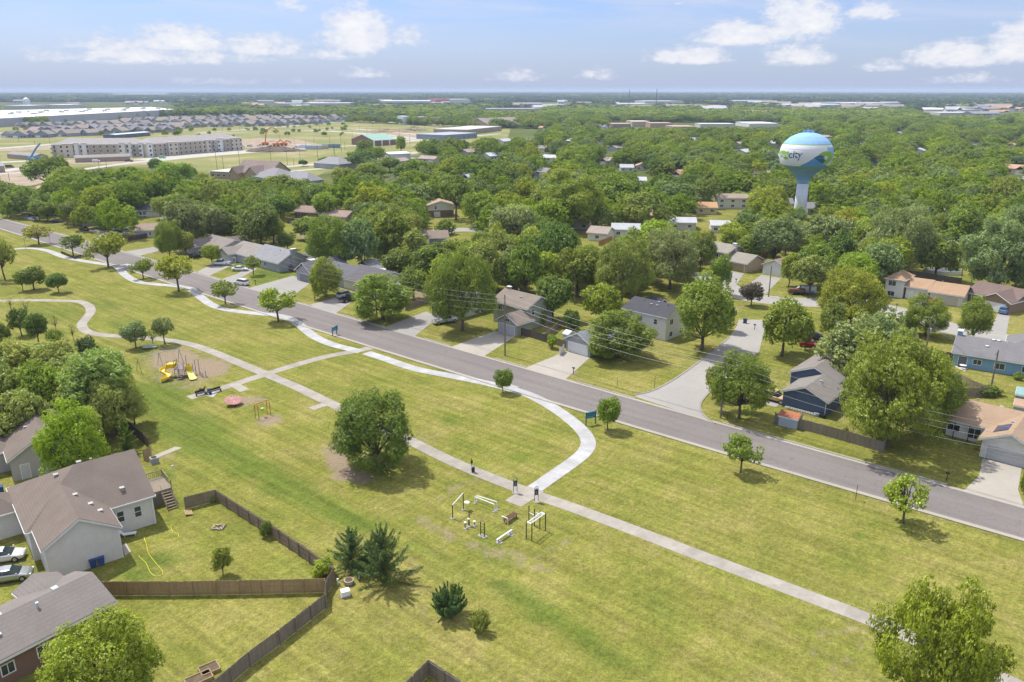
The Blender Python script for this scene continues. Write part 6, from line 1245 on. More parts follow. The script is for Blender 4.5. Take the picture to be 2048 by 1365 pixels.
shed((1124,668),(1137,671),2.6,2.0,.5,'gx',siding((.5,.52,.52)),plain('pale_roof',(.6,.62,.64),.5,.05),'small pale shed behind the white lattice fence',-44)
shed((1293,604),(1322,609),3.4,2.2,.9,'gx',FD,shingle((.06,.06,.09)),'dark-roofed shed behind the white two-storey house',-44)
shed((1259,604),(1280,608),3,2.2,.9,'gx',FD,shingle((.20,.19,.18)),'grey shed beside the pin house yard trees',-44)
shed((2030,790),(2050,794),4,2.1,.7,'gx',siding((.18,.30,.30)),plain('teal_roof',(.22,.36,.36),.5,.1),'teal-roofed shed at the right edge',-36)
shed((2026,812),(2052,818),3,1.9,.7,'gx',siding((.4,.42,.40)),shingle((.42,.28,.2)),'tan-roofed greenhouse shed at the right edge',-36)
shed((1270,458),(1284,460),2.2,1.8,.5,'gx',WH,plain('pale_roof',(.6,.62,.64),.5,.05),'little white outbuilding above the white cottage',-8) if False else None
# ladder leaning on the navy wall
fr,L=frame((1561,784),(1657,808),2.6); o=thing('ladder','aluminium ladder lying along the navy blue wall','ladder',fr.p(1.6,-.5,0),fr.a)
for v in (-.25,-.75): MB().box(fr,1.2,6.4,v-.03,v+.03,.45,.52).build('rail',WPT,o)
for k in range(12): MB().box(fr,1.4+k*.42,1.45+k*.42,-.72,-.28,.46,.50).build('rung',WPT,o)
for px_,lab,c in (((1582,815),'red cooler box by the navy wall',(.45,.04,.03)),((1633,833),'grey box by the navy wall corner',(.3,.35,.4)),((1645,836),'black tarp bundle by the navy wall',(.03,.03,.03))):
    o,fr2=crate('storage_box',lab,'box',px_,0,0,0,None,-40); MB().box(fr2,-.4,.4,-.28,.28,0,.48).build('body',plain('box_plastic',c,.5,.1),o); MB().box(fr2,-.42,.42,-.3,.3,.483,.56).build('lid',plain('box_plastic',c,.5,.1),o)
# pool, patio table, trampoline
q=G(1885,548); fr=Fr(q[0],q[1],0,R(-12)); o=thing('pool','long oval above-ground pool with dark blue water behind the grey fence','pool',(q[0],q[1],0),R(-12)); V=[(5.2*math.cos(t*.2244)*1,2.0*math.sin(t*.2244)) for t in range(28)]
MB().prism(V,lambda a,b,d:fr.p(a,b,d),0,1.1).build('wall',WPT,o); MB().prism([(a*.96,b*.93) for a,b in V],lambda a,b,d:fr.p(a,b,d),1.103,1.12).build('water',plain('pool_water',(.02,.06,.12),.05,.1,0,2,.6),o)
q=G(1925,738); fr=Fr(q[0],q[1],0,R(-34)); o=thing('picnic_table','round white patio table with benches on the corner patio','table',(q[0],q[1],0),R(-34)); MB().tube([fr.p(0,0,.7),fr.p(0,0,.76)],.6,18).build('table_top',WPT,o); MB().tube([fr.p(0,0,.03),fr.p(0,0,.7)],.06,8).build('stem',PCH,o)
for s in (-1,1): MB().box(fr,-.5,.5,s*.95-.15,s*.95+.15,.38,.43).build('seat',WPT,o)
q=G(1911,728); x,y=q; o=thing('umbrella','closed pink patio umbrella by the sky-blue wall','umbrella',(x,y,0)); bar(o,'pole',[(x,y,0),(x,y,2.4)],.03,WPT); MB().tube([(x,y,1.2),(x,y,1.5),(x,y,2.35)],[.1,.14,.03],8).build('canopy',plain('pink_cloth',(.5,.08,.16),.8,.1),o)
# mailboxes and small kerbside things
for px_,lab,c in (((630,604),'dark mailbox post beside the driveway of the charcoal-roofed ranch',(.03,.03,.03)),((511,570),'dark mailbox post by the wide grey driveway',(.03,.03,.03)),((1893,962),'black mailbox on a post at the kerb by the last driveway',(.02,.02,.02)),((1147,748),'dark mailbox post by the white-door garage driveway',(.04,.04,.04)),((779,645),'grey mailbox with a small planter on the verge',(.1,.1,.1)),((1472,567),'small mailbox at the tan two-level house drive',(.1,.06,.04)),((184,471),'dark mailbox by the left driveway',(.03,.03,.03)),((1509,660),'dark mailbox by the side street end',(.03,.03,.03)),((1793,618),'mailbox before the orange-shingled split-level',(.1,.1,.1))):
    x,y=G(*px_); fr=Fr(x,y,0,R(50)); o=thing('mailbox',lab,'mailbox',(x,y,0),R(50)); MB().box(fr,-.05,.05,-.05,.05,-.1,1.05).build('post',PCH,o); MB().prism([(-.11,0),(.11,0),(.11,.14),(.07,.22),(-.07,.22),(-.11,.14)],lambda a,b,d:fr.p(a,d,1.052+b),.28,-.25).build('box',plain('mailbox_paint',c,.4,.1),o)
for px_,yt,lab in (((1711,1000),970,'thin street sign post on the verge opposite the navy blue house'),((1752,890),866,'thin post by the end of the verge fence'),((1234,775),757,'thin wooden stake on the corner lawn, left'),((1309,777),753,'thin wooden stake on the corner lawn by the kerb'),((101,489),474,'small sign post beside the concrete apron'),((52,500),478,'thin sign post near the left end of the white path'),((1455,838),828,'short stub post beside the leaning pole')):
    x,y=G(*px_); z=HT(*px_,yt); o=thing('sign_post',lab,'post',(x,y,0)); bar(o,'post',[(x,y,-.1),(x,y,z)],.035,PCH); MB().box(Fr(x,y,0,R(50)),-.15,.15,-.02,.02,z-.32,z+.05).build('plate',GREYM,o) if yt in (970,474,478) else None
# dark rail around the little lot by the road
fence([(122,507),(150,519),(163,515)],'low dark rail around the small lot beside the white path',plain('dark_rail',(.05,.04,.04),.6,.2),.8,1,1.2,.12,'low_rail',.05)
# ================================================================ water tower
bx,by=G(1598,437); zc=HT(1598,437,307); d_=by*cP+(H-zc)*sP; RT=51.0*d_/F; tw=thing('water_tower','light blue and white globe water tower lettered city with a green leaf emblem','water tower',(bx,by,0))
LB=plain('tower_light_blue',(.27,.47,.74),.85,.09,0,.5,.1); MBL=plain('tower_blue',(.22,.42,.68),.5,.1,0,.5); TW=plain('tower_white',(.76,.75,.76),.5,.06); TG=plain('tower_green',(.22,.42,.14),.4,.04); SW=plain('tower_swoosh',(.10,.28,.55),.4,.04); LT=plain('tower_teal',(.015,.12,.22),.4,.04); LG=plain('leaf_green',(.25,.44,.04),.4,.04); NAVY=plain('tower_navy',(.02,.07,.17),.4,.04)
def prof(z):      # radius (units of RT) at height z
    if z>=0: return math.sqrt(max(0,1-(z/.80)**2))
    if z>-.45: return math.sqrt(max(0,1-(z/1.02)**2))
    t=min(1,(z+.45)/-.62); a=.898; return a+( .235-a)*(1-(1-t)**1.55)
faceaz=math.atan2(-by,-bx)
def inp(x,y,poly):
    c=False; j=len(poly)-1
    for i in range(len(poly)):
        xi,yi=poly[i];xj,yj=poly[j]
        if (yi>y)!=(yj>y) and x<(xj-xi)*(y-yi)/(yj-yi)+xi: c=not c
        j=i
    return c
PSW=[(400,612),(520,545),(600,487),(640,520),(690,562),(770,585),(700,625),(550,640)]; PTE=[(585,490),(640,458),(700,452),(760,470),(742,540),(705,566),(660,545)]
PGR=[(640,447),(690,412),(750,395),(800,410),(828,450),(822,500),(790,548),(745,572),(705,566),(735,520),(715,470)]; PUL=[(735,345),(900,345),(900,480),(828,470),(800,410),(750,392)]
PGB=[(128,440),(150,405),(200,402),(215,418),(240,412),(268,424),(262,450),(250,490),(262,515),(240,527),(205,518),(195,495),(150,490)]
star=[]
for k in range(14): a=math.pi/7*k; r=38 if k%2==0 else 13; star.append((738+r*math.sin(a),485-r*math.cos(a)))
n=420; zs=list(np.linspace(.80,.36,16))+list(np.linspace(.352,-.44,78))+list(np.linspace(-.452,-1.07,22)); mb=MB(); mats=[LB,MBL,TW,TG,SW,LT,LG]
for z in zs:
    r=max(prof(z),.001)
    for j in range(n): a=2*math.pi*j/n; mb.v.append((bx+RT*r*math.cos(a),by+RT*r*math.sin(a),zc+RT*z))
def zoomxy(u,z): r=prof(z); return 482+352*r*math.sin(u), 430+30*r*math.cos(u)-350*z
for k in range(len(zs)-1):
    z=(zs[k]+zs[k+1])/2
    for j in range(n):
        a=2*math.pi*(j+.5)/n; u=(a-faceaz+math.pi)%(2*math.pi)-math.pi
        X_,Y_=zoomxy(u,z); m=0 if z>.375 else 3 if z>.352 else 2 if z>-.425 else 3 if z>-.455 else 1
        if m==2 and abs(u)<math.pi/2:
            for p_,mi in ((star,2),(PGR,6),(PTE,5),(PSW,4),(PUL,0),(PGB,6)):
                if inp(X_,Y_,p_): m=mi; break
        p=k*n+j; q=k*n+(j+1)%n; mb.f.append((p,p+n,q+n,q)); mb.m.append(m)
mb.build('tank',mats,tw,smooth=True)
mb=MB(); mb.lathe(Fr(bx,by,0),[(.285*RT,-.3),(.255*RT,2),(.235*RT,6),(.215*RT,zc-RT*1.15)],40); mb.build('column',plain('tower_stem',(.70,.73,.80),.5,.06),tw,smooth=True)
mb=MB(); mb.lathe(Fr(bx,by,0),[(.215*RT,zc-RT*1.16),(.236*RT,zc-RT*1.06)],40); mb.build('neck',MBL,tw,smooth=True)
mb=MB(); mb.tube([(bx,by,zc+RT*.79),(bx,by,zc+RT*.86)],RT*.06,14); mb.tube([(bx,by,zc+RT*.86),(bx,by,zc+RT*.875)],RT*.075,14); mb.build('top_hatch',LB,tw); MB().tube([(bx-.3,by,zc+RT*.87),(bx-.4,by,zc+RT*1.13)],.05,5).build('antenna',GREYM,tw)
def lettering(txt,x0,x1,ybase,m,name,shear=0):
    c=bpy.data.curves.new(name,'FONT'); c.body=txt; c.size=1; c.offset=.012; c.resolution_u=3; ob=bpy.data.objects.new(name,c); COL.objects.link(ob)
    dg=bpy.context.evaluated_depsgraph_get(); me=bpy.data.meshes.new_from_object(ob.evaluated_get(dg)); bpy.data.objects.remove(ob)
    xs=[v.co.x for v in me.vertices]; a,b=min(xs),max(xs); k=(x1-x0)/(b-a)
    for v in me.vertices:
        X_=x0+(v.co.x-a)*k; Y_=ybase-v.co.y*k*1.12
        u=0;z=0
        for _ in range(12):
            z=(430+30*prof(z)*math.cos(u)-Y_)/350; s=(X_-482)/(352*prof(z)); u=math.asin(max(-.99,min(.99,s)))
        an=faceaz+u; r=RT*prof(z)*1.006; v.co=(r*math.cos(an),r*math.sin(an),zc+RT*z)
    me.materials.clear(); me.materials.append(m); o=bpy.data.objects.new(name,me); COL.objects.link(o); o.parent=tw
lettering('city',262,436,500,NAVY,'lettering'); lettering('Park',150,258,487,TW,'lettering')
mb=MB()
def sp(X_,Y_):
    u=z=0
    for _ in range(12): z=(430+30*prof(z)*math.cos(u)-Y_)/350; u=math.asin((X_-482)/(352*prof(z)))
    an=faceaz+u; r=RT*prof(z)*1.007; return (bx+r*math.cos(an),by+r*math.sin(an),zc+RT*z)
mb.poly([sp(332+14*math.cos(t*.524),424-14*math.sin(t*.524)) for t in range(12)]); mb.build('round_mark',plain('mark_grey',(.35,.40,.47),.4,.05),tw)
for zz_ in (.62,.2,-.1,-.36,-.75):
    rr_t=prof(zz_)*RT*1.004; mb=MB(); V_=[(bx+rr_t*math.cos(6.2832*k/72),by+rr_t*math.sin(6.2832*k/72),zc+RT*zz_) for k in range(73)]; mb.tube(V_,.035,4,False); mb.build('weld_seam',plain('seam',(.45,.50,.56),.6,.1),tw)
mb=MB(); 
for k in range(40): a=6.2832*k/40; mb.tube([(bx+RT*.2*math.cos(a),by+RT*.2*math.sin(a),zc+RT*.77),(bx+RT*.2*math.cos(a),by+RT*.2*math.sin(a),zc+RT*.77+1.1)],.03,4)
mb.tube([(bx+RT*.2*math.cos(6.2832*k/40),by+RT*.2*math.sin(6.2832*k/40),zc+RT*.77+1.1) for k in range(41)],.035,4,False); mb.build('railing',LB,tw)
# ================================================================ three-storey apartment building
AW1=siding((.60,.54,.44),1.0,.95); AW2=siding((.42,.36,.29),1.0,.95); AWH=plain('white_render',(.70,.70,.70),.6,.04); ARF=shingle((.33,.31,.30))
A0=G(105,316); A1=G(290,314.5); aa=math.atan2(A1[1]-A0[1],A1[0]-A0[0]); LA=math.hypot(A1[0]-A0[0],A1[1]-A0[1]); fr=Fr(A0[0],A0[1],0,aa)
h=House('apartment_building','long three-storey tan and white apartment building under construction, with grey hipped roofs','apartment building',fr,None,AW1,ARF)
def facade(fr,L,blocks,h_):
    for (u0,u1,kind) in blocks:
        o_=.0
        if kind=='w': h.boxpart('white_bay',u0,u1,-1.0,.3,0,h_+1.2,AWH) if fr is h.fr else MB().box(fr,u0,u1,-1.0,.3,0,h_+1.2).build('white_bay',AWH,h.o); MB().box(fr,u0-.5,u1+.5,-1.5,.6,h_+1.2,h_+1.55).build('cornice',AWH,h.o)
        elif kind=='t': MB().box(fr,u0,u1,-.8,.3,0,h_+.5).build('tan_bay',AW1,h.o); MB().box(fr,u0-.4,u1+.4,-1.3,.5,h_+.5,h_+.85).build('cornice',AWH,h.o)
        elif kind=='d': MB().box(fr,u0,u1,-.3,.3,0,h_-.1).build('brown_panel',AW2,h.o)
        elif kind=='b':
            for zz_ in (3.3,6.5): MB().box(fr,u0,u1,-1.3,.2,zz_,zz_+.2).build('balcony',GREYM,h.o); MB().box(fr,u0,u1,-1.3,-1.22,zz_+.2,zz_+1.1).build('railing',GREYM,h.o)
    n=int(L/4.6)
    for k in range(n):
        u=(k+.5)*L/n
        yf=.3
        for (u0,u1,kind) in blocks:
            if u0<=u<=u1: yf={'w':-1.0,'t':-.8,'d':-.3,'b':.3}[kind]
        for zz_ in (1.0,4.2,7.4):
            mb=MB(); mb.box(fr,u-.95,u+.95,yf-.07,yf-.012,zz_-.15,zz_+1.65); w_=mb.build('window',AWH,h.o); mb=MB(); mb.box(fr,u-.75,u+.75,yf-.10,yf-.073,zz_,zz_+1.5); mb.build('pane',GLASS,w_)
sx=LA/185.0
h.mass(0,LA,0,20,9.8,4.2,'hip',.3); facade(fr,LA,[(x0*sx,x1*sx,k) for x0,x1,k in ((24,44,'t'),(47,55,'w'),(62,71,'w'),(71,96,'d'),(100,128,'d'),(137,148,'w'),(155,161,'w'),(176,184,'w'),(160,174,'b'),(0,10,'b'))],9.8)
B0=G(296,315); B1=G(486,300); ab=math.atan2(B1[1]-B0[1],B1[0]-B0[0]); LBg=math.hypot(B1[0]-B0[0],B1[1]-B0[1]); fb=Fr(B0[0],B0[1],0,ab); keep=h.fr
h.fr=fb; h.mass(0,LBg,0,22,9.8,4.2,'hip',.3); sx=LBg/190.0; facade(fb,LBg,[(x0*sx,x1*sx,k) for x0,x1,k in ((0,9,'w'),(9,28,'d'),(30,38,'b'),(38,56,'t'),(56,104,'d'),(112,122,'t'),(122,132,'b'),(136,146,'w'),(150,164,'d'),(166,188,'t'))],9.8); h.fr=keep
# ================================================================ other far buildings
def farbox(name,label,px0,px1,D_,h_,wl,rf,rise=0,kind='flat',ang=None,cat='building',wins=0,group=None):
    A=G(*px0);B=G(*px1); a=math.atan2(B[1]-A[1],B[0]-A[0]) if ang is None else R(ang); L=math.hypot(B[0]-A[0],B[1]-A[1]); fr=Fr(A[0],A[1],0,a)
    hh=House(name,label,cat,fr,group,wl,rf); hh.mass(0,L,0,D_,h_,rise,kind,.3)
    for k in range(wins): hh.window('f',L*(k+.5)/wins,h_*.35,min(2,L/wins*.5),h_*.3)
    return hh
TB=siding((.36,.29,.23),1,.9); PWH=plain('white_roof',(.80,.80,.81),.5,.05,0,.1)
farbox('garage_building','long low tan garage block in front of the apartment building',(150,326),(262,322),9,3.2,TB,shingle((.30,.27,.25)),1.6,'gx',wins=0)
farbox('garage_building','low tan garage block left of the apartment building beside the blue crane',(14,317),(70,322),10,3.2,TB,shingle((.28,.26,.25)),1.6,'gx')
farbox('storage_building','grey-roofed storage building at the left edge beyond the bare ground',(-20,347),(12,345),14,4,TB,shingle((.30,.33,.37)),1.8,'gx')
hh=farbox('church','tan church-like building with two front gables and a long flat wing',(420,357),(478,360),20,4,siding((.42,.33,.20)),plain('pale_flat_roof',(.48,.46,.44),.7,.1),wins=5)
hh.mass(hh.last[1]-2,hh.last[1]+24,-2,18,4.5,6.0,'gx',.5,roof=shingle((.24,.19,.17)),wall=siding((.42,.32,.18))); hh.mass(hh.last[0]+1,hh.last[0]+7,-7,8,4.5,3.4,'gy',.4,roof=shingle((.24,.19,.17)),wall=siding((.42,.32,.18))); hh.mass(hh.last[1]+6,hh.last[1]+15,-8,8,4.5,4,'gy',.4,roof=shingle((.24,.19,.17)),wall=siding((.42,.32,.18))); hh.window('f',hh.last[0]+4.5,1.2,3,2.6)
reg(hh,(480,350),'the tan church-like building')
hh=farbox('building','wide building with low slate-grey hipped roof right of the church-like building',(545,372),(612,366),26,3.6,GR,shingle((.24,.235,.25)),4.5,'hip',wins=4); reg(hh,(575,360),'the slate-roofed wide building')
farbox('building','grey hip-roofed building beside the curved concrete lot',(614,376),(650,372),24,3.4,GR,shingle((.27,.27,.28)),4,'hip')
farbox('building','grey hip-roofed building behind the row of round trees',(678,340),(714,336),24,3.4,GR,shingle((.27,.27,.28)),4,'hip')
hh=farbox('hall','brick hall with pale green metal roof and white columns',(748,293),(794,290),34,5,brick((.24,.13,.10)),plain('green_metal_roof',(.26,.42,.34),.5,.08,0,.3),5,'gx'); hh.posts([(hh.last[1]*f,-.4) for f in (0,.33,.66,1)],4.9,'column',.5)
reg(hh,(755,285),'the green-roofed brick hall')
farbox('building','low white-roofed building half hidden by trees below the green-roofed hall',(780,320),(822,318),18,4,plain('pale_wall',(.5,.5,.5),.6,.08),PWH,.8,'gx'); 
farbox('building','long blue-grey flat-roofed commercial building at the edge of the fields',(889,281),(955,276),40,5,siding((.22,.26,.33),1,.9),plain('flat_blue_roof',(.33,.37,.43),.6,.08),wins=6)
farbox('building','flat pale-roofed commercial building behind the blue-grey one',(935,270),(1004,262),45,5.5,TB,plain('pale_flat_roof',(.48,.46,.44),.7,.1),wins=5)
farbox('building','pair-roofed brown school-like building in the centre distance',(978,258),(1052,255),50,5,TB,shingle((.27,.23,.22)),8,'gx')
for x0,x1,y,hh_,c,lab in ((806,820,250,12,(.62,.66,.74),'white block at the left end of the dark commercial row'),(820,842,250,9,(.30,.25,.23),'brown block of the dark commercial row'),(842,856,250,11,(.42,.36,.28),'tan block of the dark commercial row'),(856,884,248,9,(.16,.17,.20),'dark grey block at the right end of the commercial row')):
    farbox('commercial_block',lab,(x0,y),(x1,y-.3),25,hh_,plain('block_wall',c,.6,.1),plain('block_roof',col(c,1.1),.7,.1),group='commercial row beyond the fields')
for i_,(x0,x1,y,dp,hh_,c,lab) in enumerate(((1225,1262,258,40,6,(.36,.27,.22),'brown school wing left of the white shops'),(1264,1300,254,40,7,(.56,.48,.38),'cream shop block among the trees'),(1300,1345,256,30,6,(.50,.36,.26),'orange-tan shop block among the trees'),(1345,1392,262,40,5,(.42,.30,.26),'reddish-roofed school building in the centre right distance'),(1400,1470,256,30,5,(.62,.60,.56),'pale building row in the centre right distance'),
   (1498,1556,255,60,5,(.74,.74,.72),'bright white-roofed building left of the water tower top'),(1420,1462,219,120,9,(.42,.24,.22),'red-brown roofed complex near the horizon'),(1570,1700,217,200,9,(.44,.46,.52),'long grey-blue warehouse near the horizon, left of the pair'),(1700,1800,215,200,12,(.48,.50,.56),'long grey-blue warehouse near the horizon, right of the pair'),(1650,1760,226,120,6,(.56,.54,.50),'pale low building row before the grey warehouses'),(1850,1960,226,200,7,(.62,.60,.58),'pale low building row far right'),(1930,2050,221,200,7,(.55,.55,.57),'grey building row at the far right edge'),(1990,2060,217,200,9,(.60,.60,.62),'white shed row at the far right edge'),
   (760,860,209,260,11,(.56,.58,.62),'long pale warehouse in the left centre distance'),(872,900,205,150,12,(.55,.12,.12),'red and white building near the horizon'),(900,940,204,150,10,(.70,.70,.70),'white building beside the red one near the horizon'),(515,548,212,80,16,(.62,.62,.60),'cream round-roofed hall in the left distance'),(552,600,213,120,9,(.56,.54,.54),'grey building beside the cream round-roofed hall'),(600,700,212,160,8,(.50,.47,.48),'long mauve-grey building in the left distance'),(560,690,218,60,6,(.50,.45,.44),'brownish low row in the left distance'),(970,1080,222,60,5,(.46,.44,.46),'row of small grey roofs in the centre distance'),(1290,1360,207,150,8,(.58,.58,.60),'pale warehouse near the horizon in the centre right'),(1470,1540,206,160,8,(.46,.50,.56),'blue-grey warehouse near the horizon in the centre right'),(8,60,218,120,8,(.55,.56,.58),'pale building beyond the white warehouse, far left'),(88,140,216,120,8,(.6,.6,.6),'white building beyond the white warehouse'),(250,330,192,300,14,(.62,.62,.62),'white strip building in the farthest woods'),(1030,1130,213,100,5,(.55,.50,.45),'tan low building row in the centre distance'),(1240,1300,212,120,6,(.60,.60,.58),'pale low building right of the centre distance'),(1880,1990,231,70,5,(.56,.54,.50),'beige low building in the right distance'),(1760,1850,222,90,6,(.5,.48,.46),'taupe low building in the right distance'))):
    farbox('distant_building',lab,(x0,y),(x1,y-.15),dp,hh_,plain('far_wall',col(c,.8),.6,.1),plain('far_roof',c,.7,.12,0,.05))
# the great white warehouse
Wp=[G(-60,240,12),G(348,219.2,12),G(302,214.6,12),G(-60,223,12)]; o=thing('warehouse','huge white-roofed warehouse in the left distance','warehouse',(Wp[0][0],Wp[0][1],0))
MB().prism(Wp,lambda a,b,d:(a,b,d),-.5,11.5).build('wall',plain('warehouse_wall',(.36,.37,.42),.6,.08,0,.05),o); MB().prism(Wp,lambda a,b,d:(a,b,d),11.52,12.1).build('roof',PWH,o)
for t in range(22): 
    p=mid(mid(Wp[0],Wp[1],(t+.5)/22),mid(Wp[3],Wp[2],(t+.5)/22),.25+.5*((t*7)%5)/5); MB().box(Fr(p[0],p[1],0,.3),-4,4,-3,3,12.12,14.5).build('roof_unit',plain('unit_grey',(.4,.4,.42),.6,.1),o)
x,y=G(55,215); o=thing('silo','white domed silo behind the great warehouse','silo',(x,y,0)); MB().lathe(Fr(x,y,0),[(9,0),(9,20),(7,25),(1,28)],20).build('body',PWH,o)
farbox('long_shed','long open carport with pale blue roof behind the garages of the apartments',(232,278),(302,272),16,4,plain('dark_open',(.12,.13,.15),.6,.1),plain('blue_roof',(.50,.58,.68),.5,.05),.6,'gx')
# ---- subdivision of near-identical houses
def subhouse(seed):
    g=random.Random(seed); hs=[]
    c=[(.24,.205,.19),(.20,.195,.205),(.27,.225,.20),(.15,.155,.17)][seed%4]; wc=[(.24,.27,.34),(.40,.39,.37),(.30,.33,.38),(.46,.44,.40)][seed%4]
    mb=MB(); fr=Fr(); w_,d_,hh_,rs=15.5,18,3.2,3.9
    mb.cur=0; mb.box(fr,-w_/2+.4,w_/2-.4,-d_/2+.4,d_/2-.4,-.2,hh_); mb.prism([(-w_/2+.4,hh_),(w_/2-.4,hh_),(0,hh_+rs-.2)],lambda a,b,d:fr.p(a,d,b),d_/2-.4,-d_/2+.4)
    mb.cur=1; mb.prism([(-w_/2,hh_+.02),(0,hh_+rs),(w_/2,hh_+.02),(w_/2,hh_+.25),(0,hh_+rs+.3),(-w_/2,hh_+.25)],lambda a,b,d:fr.p(a,d,b),d_/2,-d_/2)
    if seed%2: 
        mb.prism([(-d_/2-1,hh_+.03),(-2,hh_+rs*.8),(5,hh_+.03)],lambda a,b,d:fr.p(d,a,b),-w_/2-.5,w_/2+.5)
    mb.cur=2; mb.box(fr,-w_/2+1.2,-w_/2+6,-d_/2+.34,-d_/2+.398,0,2.2); mb.cur=3; mb.box(fr,1.5,3.2,-d_/2+.34,-d_/2+.398,1,2.3); mb.box(fr,4.5,6.2,-d_/2+.34,-d_/2+.398,1,2.3)
    me=bpy.data.meshes.new('subdivision_house'); me.from_pydata(mb.v,[],mb.f); 
    for m in (plain('far_siding',wc,.6,.1),plain('far_shingle',c,.9,.2,0,.3),WHITE,GLASS): me.materials.append(m)
    me.polygons.foreach_set('material_index',mb.m); me.update(); return me
SUB=[subhouse(k) for k in range(4)]; SUBN={m.name:n for m,n in zip(SUB,('brown-roofed','grey-roofed','rosy-roofed','dark-roofed'))}
NTH=lambda k:['first','second','third','fourth','fifth','sixth','seventh','eighth','ninth','tenth','eleventh','twelfth','thirteenth','fourteenth','fifteenth','sixteenth','seventeenth','eighteenth','nineteenth','twentieth'][k]
rows=[((18,277),(362,263),16,0),((60,266),(372,256),13,R(90)),((150,259),(600,250),20,0),((40,256),(215,251),8,0),((215,252),(560,244),16,0),((240,246),(640,240),16,R(90)),((470,251),(640,247),8,0),((560,240),(700,238),6,0),((330,241),(600,236),11,0),((640,246),(705,243),3,0)]
gsub=random.Random(4); rnames=('nearest','second','long middle','short left','fourth','dense back','short right','far right','rear left','small end')
for ri,(a,b,n,rot) in enumerate(rows):
    for k in range(n):
        t=(k+.5)/n; px=(a[0]+(b[0]-a[0])*t+gsub.uniform(-3,3),a[1]+(b[1]-a[1])*t+gsub.uniform(-1.3,1.3)); x,y=G(*px)
        o=bpy.data.objects.new('subdivision_house',SUB[gsub.randrange(4)]); COL.objects.link(o); o.location=(x,y,0); o.rotation_euler=(0,0,rot+R(-8)+gsub.uniform(-.35,.35)); o.scale=(1,1,gsub.uniform(.95,1.1))
        props(o,'%s subdivision house, %s from the left in the %s row of roofs'%(SUBN[o.data.name],NTH(k),rnames[ri]),'house','houses of the far subdivision')
# ---- field poles, building-site machines, parked trucks
g=random.Random(9); PM=plain('dark_pole',(.07,.07,.07),.6,.1); POLES=[]
fp=[(435,345,300),(448,345,312),(480,336,296),(543,333,295),(575,330,292),(601,328,300),(636,323,290),(683,305,270),(670,318,286),(636,321,299),(612,300,282),(660,290,270),(705,280,262),(734,275,255),(760,270,252),(800,278,258),(820,290,268),(858,272,254),(870,268,252),(719,262,250),(690,261,250),(640,262,250),(600,262,249),(556,262,250),(520,260,248),(480,262,250),(445,264,250),(590,292,278),(628,286,274),(560,282,268),(850,262,248),(835,255,244),(782,256,246),(745,254,243),(900,266,255),(880,262,252),(200,345,322),(216,352,318),(166,284,272),(100,288,276),(70,290,280),(38,285,275),(1155,245,232),(1356,240,226),(19,362,346),(588,333,318),(668,308,290),(690,300,284),(655,333,316)]
for i,(x,yb,yt) in enumerate(fp):
    q=G(x,yb); z=HT(x,yb,yt)*1.0; z=min(z,16); 
    mb=MB(); mb.tube([(q[0],q[1],-.3),(q[0],q[1],z)],[.14,.10],6); POLES.append((mb.build('field_pole',PM,None,None,'pole','thin poles in the open fields',loc=(q[0],q[1],0)),x,yb))
OR=plain('orange_steel',(.55,.20,.04),.5,.1); BLS=plain('blue_steel',(.08,.22,.50),.5,.1)
def crane(px,label,m,pts,body=4):
    x,y=G(*px); o=thing('lifting_machine',label,'crane',(x,y,0)); MB().box(Fr(x,y,0),-body,body,-1.6,1.6,.6,2.8).build('cab_body',m,o)
    for s in (-.6,.6): MB().tube([(x+s*body,y-1.7,.7),(x+s*body,y+1.7,.7)],.7,10).build('wheel',TYRE,o)
    MB().tube([(x+a,y,b) for a,b in pts],[.6]*len(pts),6).build('boom',m,o)
crane((68,322),'blue telescopic crane beside the garage block',BLS,[(-2,2.5),(4,10),(7,12.5)]); crane((531,291),'tall orange excavator-like crane on the bare ground',OR,[(0,2.5),(2,14),(8,17),(14,12)],3)
crane((553,293),'low orange digger on the bare ground right of the tall crane',OR,[(0,2.5),(4,6),(8,2)],3); crane((568,292),'second low orange digger on the bare ground',OR,[(0,2.5),(3,5),(7,3)],3); crane((297,309),'orange forklift at the inner corner of the apartment building',OR,[(0,2),(0,7)],2)
crane((411,300),'red lifting machine before the apartment entrance',plain('red_steel',(.45,.03,.03),.5,.1),[(0,2),(3,5)],3); crane((424,299),'orange-yellow machine before the apartment entrance',plain('amber_steel',(.65,.32,.03),.5,.1),[(0,2),(4,4)],4)
for i,(x,y,c,lab) in enumerate(((318,311,WP,'white pickup on the concrete before the apartments, leftmost'),(387,303,WP,'white pickup before the apartment middle bays'),(397,302,WP,'second white pickup before the apartment middle bays'),(435,299,WP,'white van before the white entrance bay'),(437,304,WP,'white truck nearer the field before the entrance bay'),(445,302,(.05,.18,.10),'green truck before the white entrance bay'),(450,297,(.2,.2,.22),'dark car before the right bays'),(463,296,(.2,.2,.22),'second dark car before the right bays'),(484,295,(.7,.7,.7),'white car at the right end of the apartments'),(325,317,(.2,.5,.25),'small green-white vehicle at the kerb of the field road'),(258,324,(.06,.06,.06),'dark car near the garage block corner'),(193,325,WP,'white truck before the long garage block'),(48,336,WP,'white pickup on the concrete by the storage building'),(20,336,(.14,.05,.04),'dark red truck by the storage building'),(520,293,(.6,.6,.6),'pale truck at the edge of the bare ground'),(500,294,(.5,.5,.5),'grey car at the edge of the bare ground'),(592,297,(.65,.67,.7),'white truck left of the containers'),(602,296,(.6,.65,.7),'second white truck left of the containers'))):
    q=G(x,y); vehicle('pickup' if i%2==0 else 'van',q[0],q[1],R(-8+10*(i%3)),c,lab,'vehicles at the building site','truck','parked_truck',detail=False)
